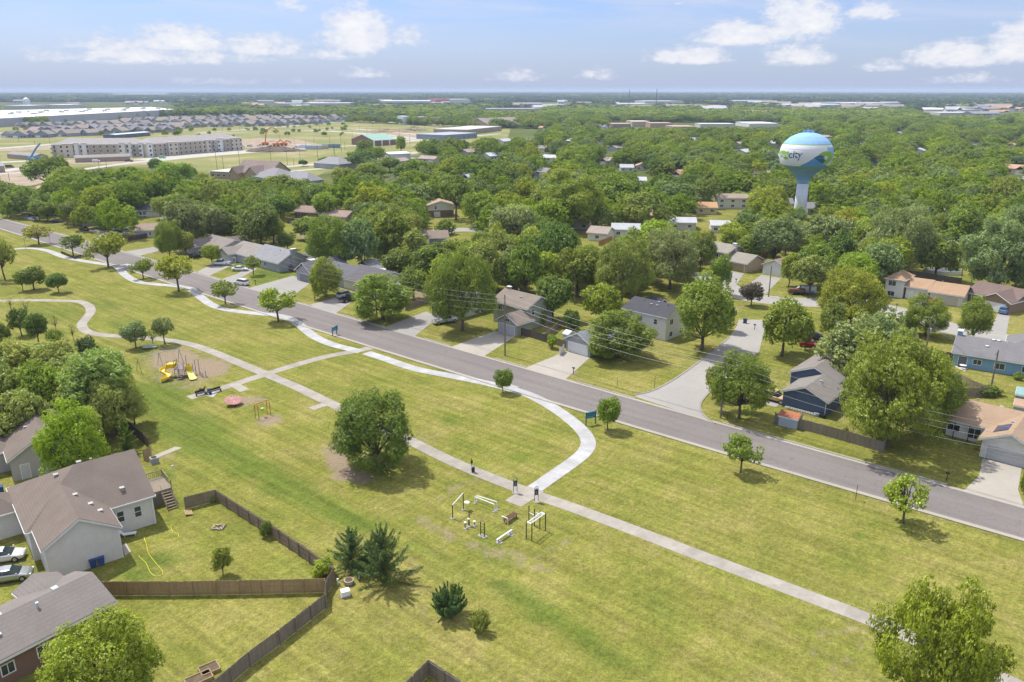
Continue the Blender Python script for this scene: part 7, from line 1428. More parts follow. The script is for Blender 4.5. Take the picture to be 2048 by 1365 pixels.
for i,(x,y,L_,c,lab) in enumerate(((628,299,14,(.45,.52,.60),'long pale blue container in the row at the site'),(645,298,10,(.50,.44,.38),'brownish container in the row at the site'),(663,296,16,(.20,.30,.36),'teal-grey container at the right end of the row'),(612,297,9,(.62,.66,.72),'white-blue container at the left end of the row'))):
    q=G(x,y); o=thing('container',lab,'container',(q[0],q[1],0),0,'containers at the building site'); fr=Fr(q[0],q[1],0); m_=siding(c,2,.85); MB().box(fr,-L_/2,L_/2,-1.3,1.3,.15,3.2).build('body',m_,o); MB().box(fr,-L_/2-.05,L_/2+.05,-1.35,1.35,3.203,3.35).build('roof',plain('container_roof',col(c,1.1),.5,.1),o)
def mound(px,rx,ry,hh_,c,label,seed):
    x,y=G(*px); g=np.random.default_rng(seed); mb=MB(); n=28; V=[]
    for k in range(6):
        t=k/5; r=(1-t)**.7
        for j in range(n): a=6.2832*j/n; q=1+.12*math.sin(3*a+seed)+.05*g.normal(); V.append((x+rx*r*q*math.cos(a),y+ry*r*q*math.sin(a),hh_*t**.8*(1+.1*g.normal()) if k else -.2))
    mb.solid(V,[(k*n+j,k*n+(j+1)%n,(k+1)*n+(j+1)%n,(k+1)*n+j) for k in range(5) for j in range(n)]+[tuple(5*n+j for j in range(n))]); mb.build('soil_mound',plain('mound_soil',c,1,.35,0,.5),None,label,'soil mound',None,loc=(x,y,0))
mound((545,303),26,12,4.0,(.13,.10,.085),'long dark brown soil mound in front of the containers',1); mound((548,288),28,16,2.2,(.36,.25,.18),'rough reddish spoil heaps behind the dark soil mound',2); mound((779,264),34,16,3,(.26,.19,.13),'brown earth bank beyond the green-roofed hall',3); mound((830,262),18,14,5,(.20,.19,.11),'greenish earth mound right of the brown bank',4)
# radio masts on the horizon
for px_,yt,lab in (((1311,235),178,'tall thin radio mast reaching the horizon, right of centre'),((1257,228),179,'shorter thin radio mast left of the tall one'),((1494,226),206,'short dark tower near the horizon right of centre')):
    x,y=G(*px_); z=HT(*px_,yt); MB().tube([(x,y,0),(x,y,z)],[.9,.5],5).build('radio_mast',plain('mast_grey',(.2,.2,.2),.6,.1),None,lab,'mast',loc=(x,y,0))
# ================================================================ trees placed one by one
T_=ptree
T_(751,932,776,178,'hero_double','dark',name='tree',label='large round dense green tree standing alone beside the grey path',rz=.4).children[0].color=(.20,.275,.055,1)
T_(1858,1440,1168,240,'hero_feather','bright',rz=R(10),label='big wind-combed bright green tree covering the path at the bottom right')
T_(205,1425,1243,222,'hero_round','bright',rz=2.0,label='rounded bright green tree in front of the red brick house, bottom left')
T_(160,985,805,128,'hero_oval','fresh',label='tall oval lime green tree between the two brown-roofed houses')
T_(704,1136,1050,78,'conifer','pine',vi=0,label='smaller dark pointed pine nearest the fence corner',name='pine_tree'); T_(768,1166,1043,98,'conifer','pine',vi=1,label='larger dark pointed pine with a spiky shadow, right of the smaller one',name='pine_tree')
T_(746,1142,1070,60,'conifer','pine',vi=2,label='hidden dark pine between the two pointed pines',name='pine_tree')
T_(899,1232,1159,78,'juniper','pine',vi=0,label='dense dark green juniper bush on the open lawn',name='juniper_bush',cat='bush'); T_(961,1263,1212,46,'juniper','olive',vi=1,label='smaller loose olive juniper bush beside the dense one',name='juniper_bush',cat='bush')
T_(446,1152,1090,44,'oval','mid',label='young sapling casting a small shadow in the fenced back yard'); T_(534,1074,1042,28,'bush','dark',label='small round bush against the inside of the curved yard fence',name='bush',cat='bush')
T_(645,1152,1118,50,'bush','bright',label='leafy shrub in the corner of the fenced back yard',name='bush',cat='bush'); T_(428,1003,990,20,'bush','bright',label='little vine clump at the fence bend',name='bush',cat='bush')
park=[(1215,861,788,56,'round','bright','small lollipop tree between the teal panel sign and the road'),(1481,945,866,80,'airy','mid','small leaning airy tree on the verge near the middle of the road'),(1806,1047,946,102,'airy','yellow','yellow green tree on the verge nearest the last driveway'),(1006,786,733,42,'round','mid','tiny dense tree standing over the white path'),
(557,643,571,86,'airy','bright','bright airy street tree whose shade falls beside the white path'),(451,609,557,58,'airy','mid','small mid green tree left of the white path near the white SUV'),(358,583,503,86,'airy','yellow','large yellow green airy tree beside the white path'),(287,558,515,48,'airy','mid','small grey green tree in the strip beyond the white path'),(217,535,460,84,'airy','yellow','large yellow green tree at the forked white path'),(147,512,466,52,'airy','dark','dark green tree beside the little railed lot'),(78,489,447,60,'airy','yellow','yellow green tree by the concrete apron at the left'),
(272,696,638,56,'round','grey','round grey green tree left of the pale bench'),(330,689,630,54,'airy','grey','airy grey green tree right of the pale bench'),(307,692,655,30,'sparse','dark','thin dark sapling behind the pale bench'),(118,586,541,42,'round','dark','small dark tree right of the pair on the left lawn'),(68,580,528,60,'round','dark','dark round tree of the pair on the left lawn'),(46,582,540,34,'airy','mid','thin companion tree on the left lawn'),(10,560,470,62,'airy','olive','tall airy tree at the left edge above the lawn'),
(148,681,640,22,'sparse','olive','bare-looking sapling by the S-bend of the grey path'),(112,664,622,24,'sparse','olive','bare-looking sapling left of the S-bend'),(22,620,590,24,'sparse','olive','bare sapling at the left end of the grey path'),(54,632,595,24,'sparse','olive','bare sapling below the left end of the grey path'),(78,688,618,56,'round','dark','dark tree with a strong shadow left of the S-bend'),(44,672,612,44,'oval','dark','dark oval tree at the left among the park trees'),(112,695,655,36,'airy','mid','light young tree at the edge of the thicket'),(180,736,668,52,'oval','pine','dark upright evergreen-like tree at the thicket edge'),(8,700,640,40,'round','dark','dark tree clipped by the left edge')]
for x,yb,yt,wp,kd,tn,lab in park: T_(x,yb,yt,wp,kd,tn,label=lab)
thicket=[(30,780,690,90,'feather','willow'),(75,770,700,80,'spread','willow'),(120,790,690,90,'feather','willow'),(20,850,740,110,'feather','willow'),(95,850,730,90,'round','bright'),(150,800,715,80,'spread','willow'),(215,860,712,140,'feather','willow'),(235,872,765,110,'hero_spread','willow'),(175,850,740,110,'feather','willow'),(10,905,800,110,'feather','willow'),(60,900,790,90,'feather','willow'),(130,740,695,60,'airy','yellow'),(40,745,688,70,'spread','willow'),(255,905,840,40,'conifer','dark'),(185,905,820,60,'feather','willow'),(-20,800,690,90,'feather','willow'),(-30,740,650,80,'round','dark'),(270,850,790,60,'feather','willow')]
for q in thicket: T_(q[0],q[1],q[2]-int((q[1]-q[2])*.16),int(q[3]*1.15),q[4],q[5])
mid_=[(652,594,515,74,'hero_round','bright'),(766,640,548,124,'hero_round','mid'),(700,555,535,40,'bush','mid'),(828,600,528,72,'round','mid'),(800,560,490,80,'round','dark'),(925,662,498,150,'hero_spread','mid'),(880,640,520,60,'spread','mid'),(1239,716,622,140,'hero_round','mid'),(1404,700,547,128,'hero_oval','mid'),(1446,662,590,50,'feather','mid'),(1205,645,563,92,'feather','bright'),(1242,612,470,132,'hero_spread','olive'),(1340,578,452,142,'hero_spread','grey'),
(1478,836,703,136,'hero_feather','mid'),(1424,800,720,44,'airy','olive'),(1564,713,586,114,'round','mid'),(1772,892,662,270,'hero_spread','mid'),(1700,775,640,150,'feather','grey'),(1850,860,712,140,'hero_round','mid'),(1760,780,632,150,'feather','grey'),(1700,660,530,150,'hero_spread','yellow'),(1660,690,600,60,'feather','olive'),(1850,672,592,88,'hero_round','mid'),(1944,684,594,76,'hero_oval','mid'),(1624,574,476,94,'round','mid'),(1577,574,500,42,'oval','bright'),
(1795,552,404,150,'hero_spread','grey'),(1870,560,470,90,'feather','olive'),(1990,590,420,150,'hero_round','grey'),(2040,560,440,110,'spread','grey'),(1940,520,470,60,'round','mid'),(1502,612,560,54,'round','purple'),(1500,528,462,74,'round','mid'),(1545,535,430,110,'spread','grey'),(1650,520,425,120,'feather','grey'),(1590,500,440,90,'spread','grey'),(1720,500,430,80,'feather','yellow'),(1460,500,440,60,'oval','bright'),
(1110,560,440,130,'spread','dark'),(1105,640,540,92,'round','dark'),(1050,600,480,90,'feather','mid'),(1000,560,470,90,'feather','olive'),(950,580,480,110,'feather','mid'),(1150,560,490,80,'round','dark'),(1075,520,440,80,'spread','dark'),(1170,690,655,30,'bush','bright'),(1105,697,668,26,'bush','bright'),(1142,660,620,40,'bush','dark'),(1080,650,612,32,'bush','mid'),
(955,455,375,82,'round','bright'),(912,440,344,88,'airy','mid'),(1036,478,404,74,'spread','bright'),(1145,462,344,130,'hero_round','bright'),(1225,440,355,100,'feather','mid'),(1085,440,370,80,'round','mid'),(1000,430,360,70,'round','dark'),(985,480,400,60,'feather','mid'),(840,446,404,40,'round','mid'),(812,420,360,70,'feather','dark'),(846,393,350,36,'oval','dark'),(770,426,370,80,'spread','bright'),(735,420,384,60,'round','mid'),
(340,518,438,64,'hero_spread','mid'),(374,514,455,40,'round','olive'),(425,530,484,44,'round','bright'),(507,551,508,38,'airy','olive'),(548,488,427,62,'round','bright'),(575,500,460,40,'round','dark'),(462,460,398,70,'round','mid'),(380,436,364,82,'hero_round','bright'),(330,440,390,60,'spread','mid'),(236,408,360,60,'feather','mid'),(205,452,365,70,'feather','bright'),(148,452,392,50,'round','mid'),(80,442,395,40,'oval','mid'),(96,444,400,36,'round','mid'),(100,380,312,100,'spread','mid'),(140,402,336,100,'hero_round','bright'),(22,420,360,60,'round','dark'),(50,416,372,40,'round','dark'),(201,376,338,26,'conifer','pine'),
(405,455,415,24,'bush','dark'),(300,380,342,70,'round','mid'),(350,378,320,80,'spread','bright'),(420,392,350,60,'round','mid'),(312,344,314,36,'round','dark'),(260,390,338,70,'feather','mid'),(500,430,378,70,'feather','mid'),(560,440,385,70,'feather','mid'),(600,400,352,60,'round','mid'),(640,420,360,70,'round','mid'),(560,385,345,70,'round','mid'),(500,390,352,70,'feather','dark'),(650,440,380,60,'feather','bright'),(455,400,362,60,'round','mid'),
(670,540,425,122,'hero_spread','mid'),(725,545,428,80,'feather','grey'),(620,480,430,70,'feather','mid'),(790,520,420,100,'feather','mid'),(818,490,410,64,'round','mid'),(860,560,500,80,'feather','mid'),(770,520,470,60,'feather','mid'),(890,470,440,50,'bush','mid'),(915,540,470,70,'round','mid'),(645,430,385,50,'round','mid'),(710,440,390,50,'round','mid'),
(730,318,275,40,'round','dark'),(648,335,312,24,'round','dark'),(668,334,310,22,'oval','dark'),(700,334,312,40,'round','purple'),(802,308,268,22,'oval','bright'),(690,375,330,60,'round','mid'),(740,372,322,70,'spread','mid'),(780,345,310,50,'round','mid'),(606,333,318,20,'round','dark'),(1935,420,360,90,'round','mid'),(2000,430,350,90,'spread','mid'),(1530,440,372,90,'spread','yellow'),(1480,410,380,50,'round','bright'),(1700,440,395,60,'round','dark'),(1380,400,345,80,'feather','dark'),(1330,420,365,70,'spread','dark'),(1290,430,380,70,'feather','mid'),(1590,460,412,50,'spread','grey'),(1400,545,470,60,'spread','dark'),(1440,590,500,50,'round','mid'),(1365,640,590,40,'bush','mid'),(1800,760,660,90,'feather','olive'),(1745,700,630,90,'feather','grey'),(1880,830,760,60,'hero_oval','mid'),(2035,760,745,20,'bush','mid'),(1975,790,772,60,'bush','dark'),(2046,990,925,20,'bush','mid'),(1962,905,870,26,'bush','olive'),(1610,700,640,36,'feather','olive'),(1690,880,855,20,'bush','olive')]
for q in mid_: T_(*q)
# ---- rest of the neighbourhood: keep streets, yards and houses open
CLEAR=[(60,285,425,338),(0,320,110,372),(425,300,530,345),(0,430,120,470),(180,455,330,510),(265,400,335,440),(400,470,760,600),(250,440,330,480),(985,575,1140,700),(860,595,900,660),(1120,640,1190,760),(1230,600,1362,700),(1405,495,1580,600),(1460,590,1560,700),(1765,535,1900,620),(1925,560,2048,690),(1895,665,2048,830),(1555,710,1680,860),(1880,790,2048,1000),(850,395,960,480),(770,345,805,372),(850,465,900,490),(1332,425,1475,462),(1430,385,1515,408),(1385,398,1445,425),(1560,395,1640,440),(1855,500,1925,560),(1868,420,1908,445),(1218,448,1290,478),(1190,466,1225,500),(1100,445,1210,480),(560,415,680,470),(1210,640,1360,780),(1570,570,1780,625),(590,440,640,480),(970,440,1010,458),(420,325,545,366),(540,345,655,372),(1235,325,1300,345),(1260,355,1300,370),(680,400,720,440),(1000,362,1050,374),(1270,428,1330,442),(1660,400,1730,410),(1840,480,2048,520),(2000,460,2048,482),(640,525,700,560)]
ALLP=[(t['x'],t['y'],t['w']) for t in TREES]
FW_=PX(FIELD)
def inw(x,y,poly): return inp(x,y,poly)
g=random.Random(21); extra=0; cand=0
def clearhit(x,y,h,w_):
    xb,yb=proj(x,y,0); xt,yt=proj(x,y,h); s=w_/2*F/(y*cP+H*sP); yt+=2
    for a,b,c,d in CLEAR:
        ox=min(xb+s,c)-max(xb-s,a); oy=min(yb-(yb-yt)*.2,d)-max(yt,b)
        if ox>2 and oy>2 and ox*oy>.12*(2*s)*(yb-yt): return True
    return False
def footprint(x,y):
    for hh,_,_ in HOUSES:
        f=hh.fr; dx,dy=x-f.x,y-f.y; u=dx*f.c+dy*f.s; v=-dx*f.s+dy*f.c
        if -2<u<18 and -3<v<15: return True
    return False
STREETS=[PX([(1400,545),(1440,570),(1490,592),(1560,602),(1640,606),(1740,612),(1830,634),(1900,657),(1960,669),(2070,690)]),PX([(1350,810),(1440,700),(1500,640)])]
tones=['mid','mid','bright','olive','dark','grey','yellow','mid','bright','olive']
NAUTO=288-len(TREES); rr=[]
while len(rr)<1400 and cand<60000:
    cand+=1; y=190+ (g.random()**.75)*190; x=(g.random()*2-1)*y*.74
    xb,yb=proj(x,y,0)
    if xb<-40 or xb>2100: continue
    u,v=uv((x,y))
    if v<vf(max(-560,min(60,u)))+9: continue
    if inw(x,y,FW_): continue
    big=g.random(); h_=8+6.5*big+g.random()*2; w_=h_*g.uniform(.75,1.1)
    if any((x-a)**2+(y-b)**2<(.36*(w_+c))**2 for a,b,c in ALLP): continue
    if any(min((x-a)**2+(y-b)**2 for a,b in S)<49 for S in STREETS): continue
    if footprint(x,y) or clearhit(x,y,h_,w_): continue
    ALLP.append((x,y,w_)); rr.append((x,y,h_,w_))
rr.sort(key=lambda q:q[1]); AUTO=rr[:max(NAUTO,0)]; REST=[q for q in rr[max(NAUTO,0):]]
for x,y,h_,w_ in AUTO:
    kd=g.choice(['round','spread','feather','round','spread','oval','tall']); put_tree(x,y,h_,w_*(.8 if kd in('oval','tall') else 1.05),kd,g.choice(tones))
print('trees',len(TREES),'auto',len(AUTO),'rest',len(REST))
# ---- the far canopy: one object nobody could count, scattered by geometry nodes
FARCLEAR0=[(1225,246,1560,262)]
pts=[];sc=[];
gh=random.Random(31); FHS=[]; FHO=[]
RC=[((.42,.44,.46),(.6,.6,.58),'pale grey-roofed'),((.40,.26,.17),(.6,.5,.38),'orange-roofed'),((.30,.25,.22),(.5,.47,.42),'brown-roofed'),((.46,.47,.49),(.5,.5,.5),'white-roofed'),((.24,.23,.24),(.4,.42,.45),'dark grey-roofed'),((.36,.29,.26),(.55,.52,.46),'rosy-roofed')]
FHM=[]
for k,(rc,wc,nm) in enumerate(RC):
    mb=MB(); f0=Fr(); mb.cur=0; mb.box(f0,-7.6,7.6,-4.6,4.6,-.2,2.7); mb.prism([(-4.6,2.7),(4.6,2.7),(0,4.4)],lambda a,b,d:(d,a,b),-7.6,7.6)
    mb.cur=1; mb.prism([(-5.2,2.72),(0,4.6),(5.2,2.72),(5.2,2.92),(0,4.85),(-5.2,2.92)],lambda a,b,d:(d,a,b),-8.1,8.1)
    if k%2: mb.cur=0; mb.box(f0,2.2,7.0,-8,-4.6,-.2,2.65); mb.cur=1; mb.prism([(1.8,2.7),(4.6,4.3),(7.4,2.7),(7.4,2.9),(4.6,4.55),(1.8,2.9)],lambda a,b,d:(a,d,b),0,-8.4)
    mb.cur=2; mb.box(f0,-5.5,-4,-4.66,-4.602,1,2.1); mb.box(f0,-2.2,-.8,-4.66,-4.602,1,2.1); mb.cur=3; mb.box(f0,2.6,6.6,-8.05 if k%2 else -4.66,-8.002 if k%2 else -4.602,0,2.1)
    me_=bpy.data.meshes.new('distant_house'); me_.from_pydata(mb.v,[],mb.f)
    for m_ in (plain('far_siding',wc,.6,.1),plain('far_shingle',rc,.9,.2,0,.3),GLASS,WHITE): me_.materials.append(m_)
    me_.polygons.foreach_set('material_index',mb.m); me_.update(); FHM.append(me_)
tries=0
while len(FHS)<70 and tries<9000:
    tries+=1; y=330+(gh.random()**1.3)*1150; x=(gh.random()*2-1)*y*.68; u,v=uv((x,y)); u=round(u/21)*21+gh.uniform(-3,3); v=round(v/46)*46+gh.choice((-11,11))+gh.uniform(-3,3); x,y=xy(u,v)
    if y<330 or abs(x)>y*.69 or inw(x,y,FW_): continue
    xb,yb=proj(x,y,0)
    if any(A-14<xb<C+14 and B-12<yb<D+12 for A,B,C,D in CLEAR+FARCLEAR0): continue
    if any(abs(x-a)+abs(y-b)<26 for a,b,_ in FHS): continue
    if any((x-t['x'])**2+(y-t['y'])**2<90 for t in TREES): continue
    k=gh.randrange(6); o=bpy.data.objects.new('distant_house',FHM[k]); COL.objects.link(o); o.location=(x,y,0); o.rotation_euler=(0,0,R(-40)+gh.choice((0,math.pi/2,0))+gh.uniform(-.1,.1)); o.scale=(1,1,gh.uniform(.95,1.25)); props(o,None,'house','houses among the far trees')
    FHS.append((x,y,k)); FHO.append((o,xb,yb,RC[k][2]+' far house')); s_=8.5*F/(y*cP); hh_=HT and 5*F/(y*cP)
    CLEAR.append((xb-s_,yb-hh_*.85,xb+s_,yb+hh_*.1))
for x,y,h_,w_ in REST: pts.append((x,y,0)); sc.append((w_*1.1,w_*1.1,h_))
gg=np.random.default_rng(77)
def keepfar(x,y):
    if inw(x,y,FW_): return False
    return True
FARCLEAR=[(60,285,425,338),(0,320,110,372),(425,300,530,345),(885,258,1065,290),(1225,246,1395,262),(1395,248,1560,256),(1415,213,1465,220),(1565,209,1800,218),(1845,220,2048,228),(758,203,945,209),(510,206,705,216),(970,219,1080,223),(0,205,345,240),(1285,202,1365,210),(1465,200,1545,208),(225,185,335,196),(770,300,830,322),(740,262,830,300),(1025,205,1140,216),(1870,224,2000,236),(1230,205,1310,216),(0,340,60,380),(545,340,720,380)]
def addring(r0,r1,nn,hmin,hmax,wf_,dens=1.0,thr=.12,zs_=0):
    r=np.sqrt(gg.random(nn)*(r1*r1-r0*r0)+r0*r0); a=(gg.random(nn)*2-1)*.66
    X_=r*np.sin(a);Y_=r*np.cos(a)
    cl=np.sin(X_*.013+1.3*np.sin(Y_*.007))+np.sin(Y_*.017+1.7*np.sin(X_*.009+2))+.6*np.sin((X_+Y_)*.041)
    for i in range(nn):
        x,y=float(X_[i]),float(Y_[i])
        if cl[i]<-1.5 and gg.random()<.8*dens: continue
        xb,yb=proj(x,y,0)
        if xb<-60 or xb>2110 or inw(x,y,FW_): continue
        h_=hmin+(hmax-hmin)*gg.random(); w_=h_*wf_*(.8+.5*gg.random()); xt,yt=proj(x,y,h_); s=w_/2*F/(y*cP)
        if any(xb+s>A and xb-s<C and yb>B and yt<B+.45*(D-B) and yt<D-3 for A,B,C,D in FARCLEAR): 
            continue
        if r[i]<1500 and clearhit(x,y,h_,w_): continue
        pts.append((x,y,0)); sc.append((w_,w_,h_))
addring(375,700,4600,6,15,1.1); addring(700,1300,9500,6,15,1.35); addring(1300,2600,11000,9,15,2.0); addring(2600,5200,12000,10,17,3.6); addring(5200,11000,9000,12,20,8)
for k in range(110):
    zone=gh.choice(((1380,2048,205,236),(1380,2048,208,230),(1000,1400,206,232),(500,1000,204,222),(0,500,193,214),(1500,2048,209,222)))
    px_=gh.uniform(zone[0],zone[1]); py_=gh.uniform(zone[2],zone[3]); x,y=G(px_,py_); kk=gh.randrange(6); o=bpy.data.objects.new('distant_building',FHM[kk]); COL.objects.link(o); o.location=(x,y,0); s_=gh.uniform(2,4.5); o.rotation_euler=(0,0,gh.uniform(-.3,.3)); o.scale=(s_,s_*.8,gh.uniform(1.6,3.2)); props(o,None,'building','pale buildings near the horizon'); FHO.append((o,px_,py_,RC[kk][2]+' distant building'))
for k in range(150):
    q=G(gg.uniform(30,700),gg.uniform(236,278)); 
    if q[1]<900: continue
    hh_=3+4*gg.random(); pts.append((q[0],q[1],0)); sc.append((hh_*1.1,hh_*1.1,hh_))
# tree lines along field edges
for (a,b,n) in (((0,245),(345,232),140),((345,226),(700,232),260),((0,250),(90,252),30),((0,240),(400,228),120),((700,244),(1000,258),110)):
    for k in range(n):
        t=k/n; q=G(a[0]+(b[0]-a[0])*t+gg.normal()*1.5,a[1]+(b[1]-a[1])*t+gg.normal()*.7); hh_=7+7*gg.random(); pts.append((q[0],q[1],0)); sc.append((hh_*1.3,hh_*1.3,hh_))
print('far',len(pts))
me=bpy.data.meshes.new('far_woods'); me.from_pydata(pts,[],[])
at=me.attributes.new('s','FLOAT_VECTOR','POINT'); at.data.foreach_set('vector',np.array(sc,dtype=np.float32).ravel())
at=me.attributes.new('rz','FLOAT','POINT'); at.data.foreach_set('value',(gg.random(len(pts))*6.28).astype(np.float32))
pa_=np.array(pts); rr_=np.hypot(pa_[:,0],pa_[:,1]); vid=np.where(rr_<1400,gg.integers(0,8,len(pts)),8+gg.integers(0,6,len(pts))); vid=np.where((rr_>1700)&(gg.random(len(pts))<np.clip((rr_-1700)/1100,0,.9)),14+gg.integers(0,2,len(pts)),vid)
at=me.attributes.new('vid','INT','POINT'); at.data.foreach_set('value',vid.astype(np.int32))
fo=bpy.data.objects.new('far_woods',me); COL.objects.link(fo); props(fo,kind='stuff')
def farleaf(m,t,b):
    oi=N(t,'ShaderNodeObjectInfo'); geo=N(t,'ShaderNodeNewGeometry')
    at=N(t,'ShaderNodeAttribute'); at.attribute_name='tint'
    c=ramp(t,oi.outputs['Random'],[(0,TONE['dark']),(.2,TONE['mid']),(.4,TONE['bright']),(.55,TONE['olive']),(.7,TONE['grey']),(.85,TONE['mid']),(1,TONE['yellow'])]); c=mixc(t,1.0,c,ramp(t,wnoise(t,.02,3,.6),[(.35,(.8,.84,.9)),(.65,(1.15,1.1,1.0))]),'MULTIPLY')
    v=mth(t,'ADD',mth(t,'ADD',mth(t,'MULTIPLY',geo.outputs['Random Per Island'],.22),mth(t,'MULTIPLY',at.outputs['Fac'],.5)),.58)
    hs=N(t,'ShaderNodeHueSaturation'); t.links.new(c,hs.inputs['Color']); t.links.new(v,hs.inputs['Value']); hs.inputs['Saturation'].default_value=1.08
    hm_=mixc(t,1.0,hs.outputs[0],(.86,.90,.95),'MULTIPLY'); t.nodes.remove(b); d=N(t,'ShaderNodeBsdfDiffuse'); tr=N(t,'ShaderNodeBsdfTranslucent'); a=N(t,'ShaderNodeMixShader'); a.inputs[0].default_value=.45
    for n_ in (d,tr): t.links.new(hm_,n_.inputs[0])
    t.links.new(d.outputs[0],a.inputs[1]); t.links.new(tr.outputs[0],a.inputs[2]); t.links.new(a.outputs[0],t.nodes['Material Output'].inputs[0])
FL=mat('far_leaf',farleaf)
protos=[]
FLD=plain('dark_far_leaf',(.055,.095,.042),.95,.3,0,.01,.05)
def lowcrown(k,hi):
    if hi: me_,_=crown_mesh('far_crown',200+k,rx=.5,rz=.42,cz=.52,nl=24,lr=.16,per=150,leaf=.034,fill=.7,jit=.5)
    else: me_,_=crown_mesh('far_crown',300+k,rx=.5,rz=.46,cz=.46,nl=9,lr=.28,per=60,leaf=.08,fill=.66,jit=.4)
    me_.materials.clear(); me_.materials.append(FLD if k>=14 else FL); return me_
gn=bpy.data.node_groups.new('scatter_crowns','GeometryNodeTree'); gn.interface.new_socket('Geometry',in_out='INPUT',socket_type='NodeSocketGeometry'); gn.interface.new_socket('Geometry',in_out='OUTPUT',socket_type='NodeSocketGeometry')
gi=gn.nodes.new('NodeGroupInput'); go_=gn.nodes.new('NodeGroupOutput'); g2i=gn.nodes.new('GeometryNodeGeometryToInstance')
carr=bpy.data.collections.new('crown_shapes')
for k in range(16):
    o=bpy.data.objects.new('far_crown',lowcrown(k,k<8)); carr.objects.link(o)
    oi=gn.nodes.new('GeometryNodeObjectInfo'); oi.inputs['Object'].default_value=o; oi.inputs['As Instance'].default_value=True; protos.append(oi)
    
join=gn.nodes.new('GeometryNodeJoinGeometry')
for oi in reversed(protos): gn.links.new(oi.outputs['Geometry'],join.inputs[0])
ip=gn.nodes.new('GeometryNodeInstanceOnPoints'); ip.inputs['Pick Instance'].default_value=True
def nat(nm,ty): a=gn.nodes.new('GeometryNodeInputNamedAttribute'); a.data_type=ty; a.inputs['Name'].default_value=nm; return a.outputs['Attribute']
gn.links.new(gi.outputs[0],ip.inputs['Points']); gn.links.new(join.outputs[0],ip.inputs['Instance']); gn.links.new(nat('vid','INT'),ip.inputs['Instance Index']); gn.links.new(nat('s','FLOAT_VECTOR'),ip.inputs['Scale'])
cx_=gn.nodes.new('ShaderNodeCombineXYZ'); gn.links.new(nat('rz','FLOAT'),cx_.inputs[2]); gn.links.new(cx_.outputs[0],ip.inputs['Rotation']); gn.links.new(ip.outputs[0],go_.inputs[0])
md=fo.modifiers.new('scatter','NODES'); md.node_group=gn
# ================================================================ labels of the trees that have none yet
SHAPE={'round':'rounded','hero_round':'dense','oval':'oval','hero_oval':'full oval','spread':'spreading','hero_spread':'wide','airy':'airy','feather':'feathery','hero_feather':'wind-combed','tall':'slender','sparse':'thin','conifer':'pointed','bush':'bushy','juniper':'spiky'}
LM=[(px,ph) for _,px,ph in HOUSES]+[((1611,330),'the water tower'),((1540,563),'the cul-de-sac pole'),((1852,672),'the transformer pole'),((755,590),'the tall verge pole'),((1010,650),'the lawn utility pole'),((1441,775),'the corner pole'),((150,900),'the lime green tree'),((362,740),'the yellow slide structure'),((730,290),'the open fields'),((130,600),'the S-bend path'),((942,440),'the centre street lamp')]
ORD=['nearest','second nearest','third nearest','fourth nearest','fifth nearest','sixth nearest','seventh nearest','eighth nearest','ninth nearest','tenth nearest','eleventh nearest','twelfth nearest','thirteenth nearest','fourteenth nearest','fifteenth nearest']+['number %d in distance'%k for k in range(16,60)]
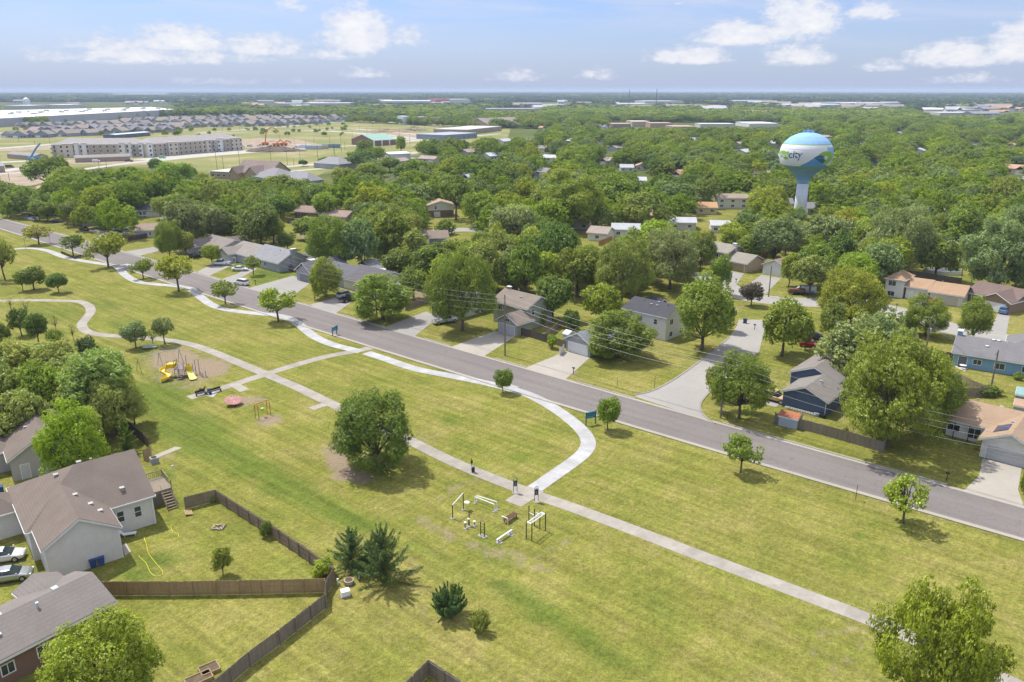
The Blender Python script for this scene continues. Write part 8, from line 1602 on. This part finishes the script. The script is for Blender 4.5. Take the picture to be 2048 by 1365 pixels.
def autolabel(items,LMs):
    used={}
    for o,x,yb,base in items:
        best=sorted(LMs,key=lambda l:math.hypot(l[0][0]-x,(l[0][1]-yb)*1.3))[0]; dx,dy=x-best[0][0],yb-best[0][1]
        rel='left of' if dx<-abs(dy)*.9 else 'right of' if dx>abs(dy)*.9 else 'behind' if dy<0 else 'in front of'
        used.setdefault('%s %s %s'%(base,rel,best[1]),[]).append((math.hypot(dx,dy),o))
    for lab,l in used.items():
        l.sort(key=lambda q:q[0])
        for i,(_,o) in enumerate(l):
            o['label']=lab if len(l)==1 else lab+', '+ORD[i]
            if len(o['label'].replace('-',' ').split())>16: print('LONG',o['label'])
its=[]
for t in TREES:
    if t['label']: t['o']['label']=t['label']; continue
    x,yb=proj(t['x'],t['y'],0); kind_='bush' if t['kind'] in ('bush','juniper') else 'tree'; size='low' if kind_=='bush' else 'small' if t['h']<7 else 'tall' if t['h']>13 else 'medium'
    its.append((t['o'],x,yb,'%s %s %s %s'%(size,TNAME[t['tone']],SHAPE[t['kind']],kind_)))
autolabel(its,LM); autolabel(FHO,[((1611,330),'the water tower'),((1311,230),'the tall radio mast'),((1004,265),'the pale commercial building'),((1498,255),'the bright white building'),((1015,258),'the brown school building'),((1920,430),'the pale-roofed gap house'),((1285,360),'the far white roof'),((900,330),'the open fields'),((1245,337),'the pale-roofed far house'),((1650,215),'the left grey warehouse'),((1750,213),'the right grey warehouse'),((1905,226),'the far right pale row'),((810,208),'the long pale warehouse'),((532,210),'the cream round-roofed hall'),((175,225),'the great warehouse'),((1505,206),'the blue-grey warehouse'),((1440,218),'the red-brown complex')])
FLM=[((200,305),'the left apartment wing'),((390,300),'the right apartment wing'),((545,303),'the dark soil mound'),((480,345),'the church-like building'),((755,290),'the green-roofed hall'),((830,250),'the commercial row'),((645,298),'the containers'),((40,320),'the blue crane'),((600,262),'the middle of the green fields'),((1256,228),'the radio masts')]
autolabel([(o,x,y,'thin dark pole') for o,x,y in POLES],FLM)
for t in TREES:
    if t['y']>175: t['o']['group']='trees of the neighbourhood'
# ================================================================ humid air
hz_=MB(); hz_.box(W0,-31000,31000,-3500,31000,-1,62); ho=hz_.build('haze',bpy.data.materials.new('haze_air'),kind='stuff')
hm=ho.data.materials[0]; hm.use_nodes=True; ht_=hm.node_tree; ht_.nodes.clear(); ho_=N(ht_,'ShaderNodeOutputMaterial'); pv_=N(ht_,'ShaderNodeVolumePrincipled')
pv_.inputs['Color'].default_value=(.68,.81,1,1); pv_.inputs['Density'].default_value=.0001; pv_.inputs['Anisotropy'].default_value=0.0; ht_.links.new(pv_.outputs[0],ho_.inputs['Volume'])
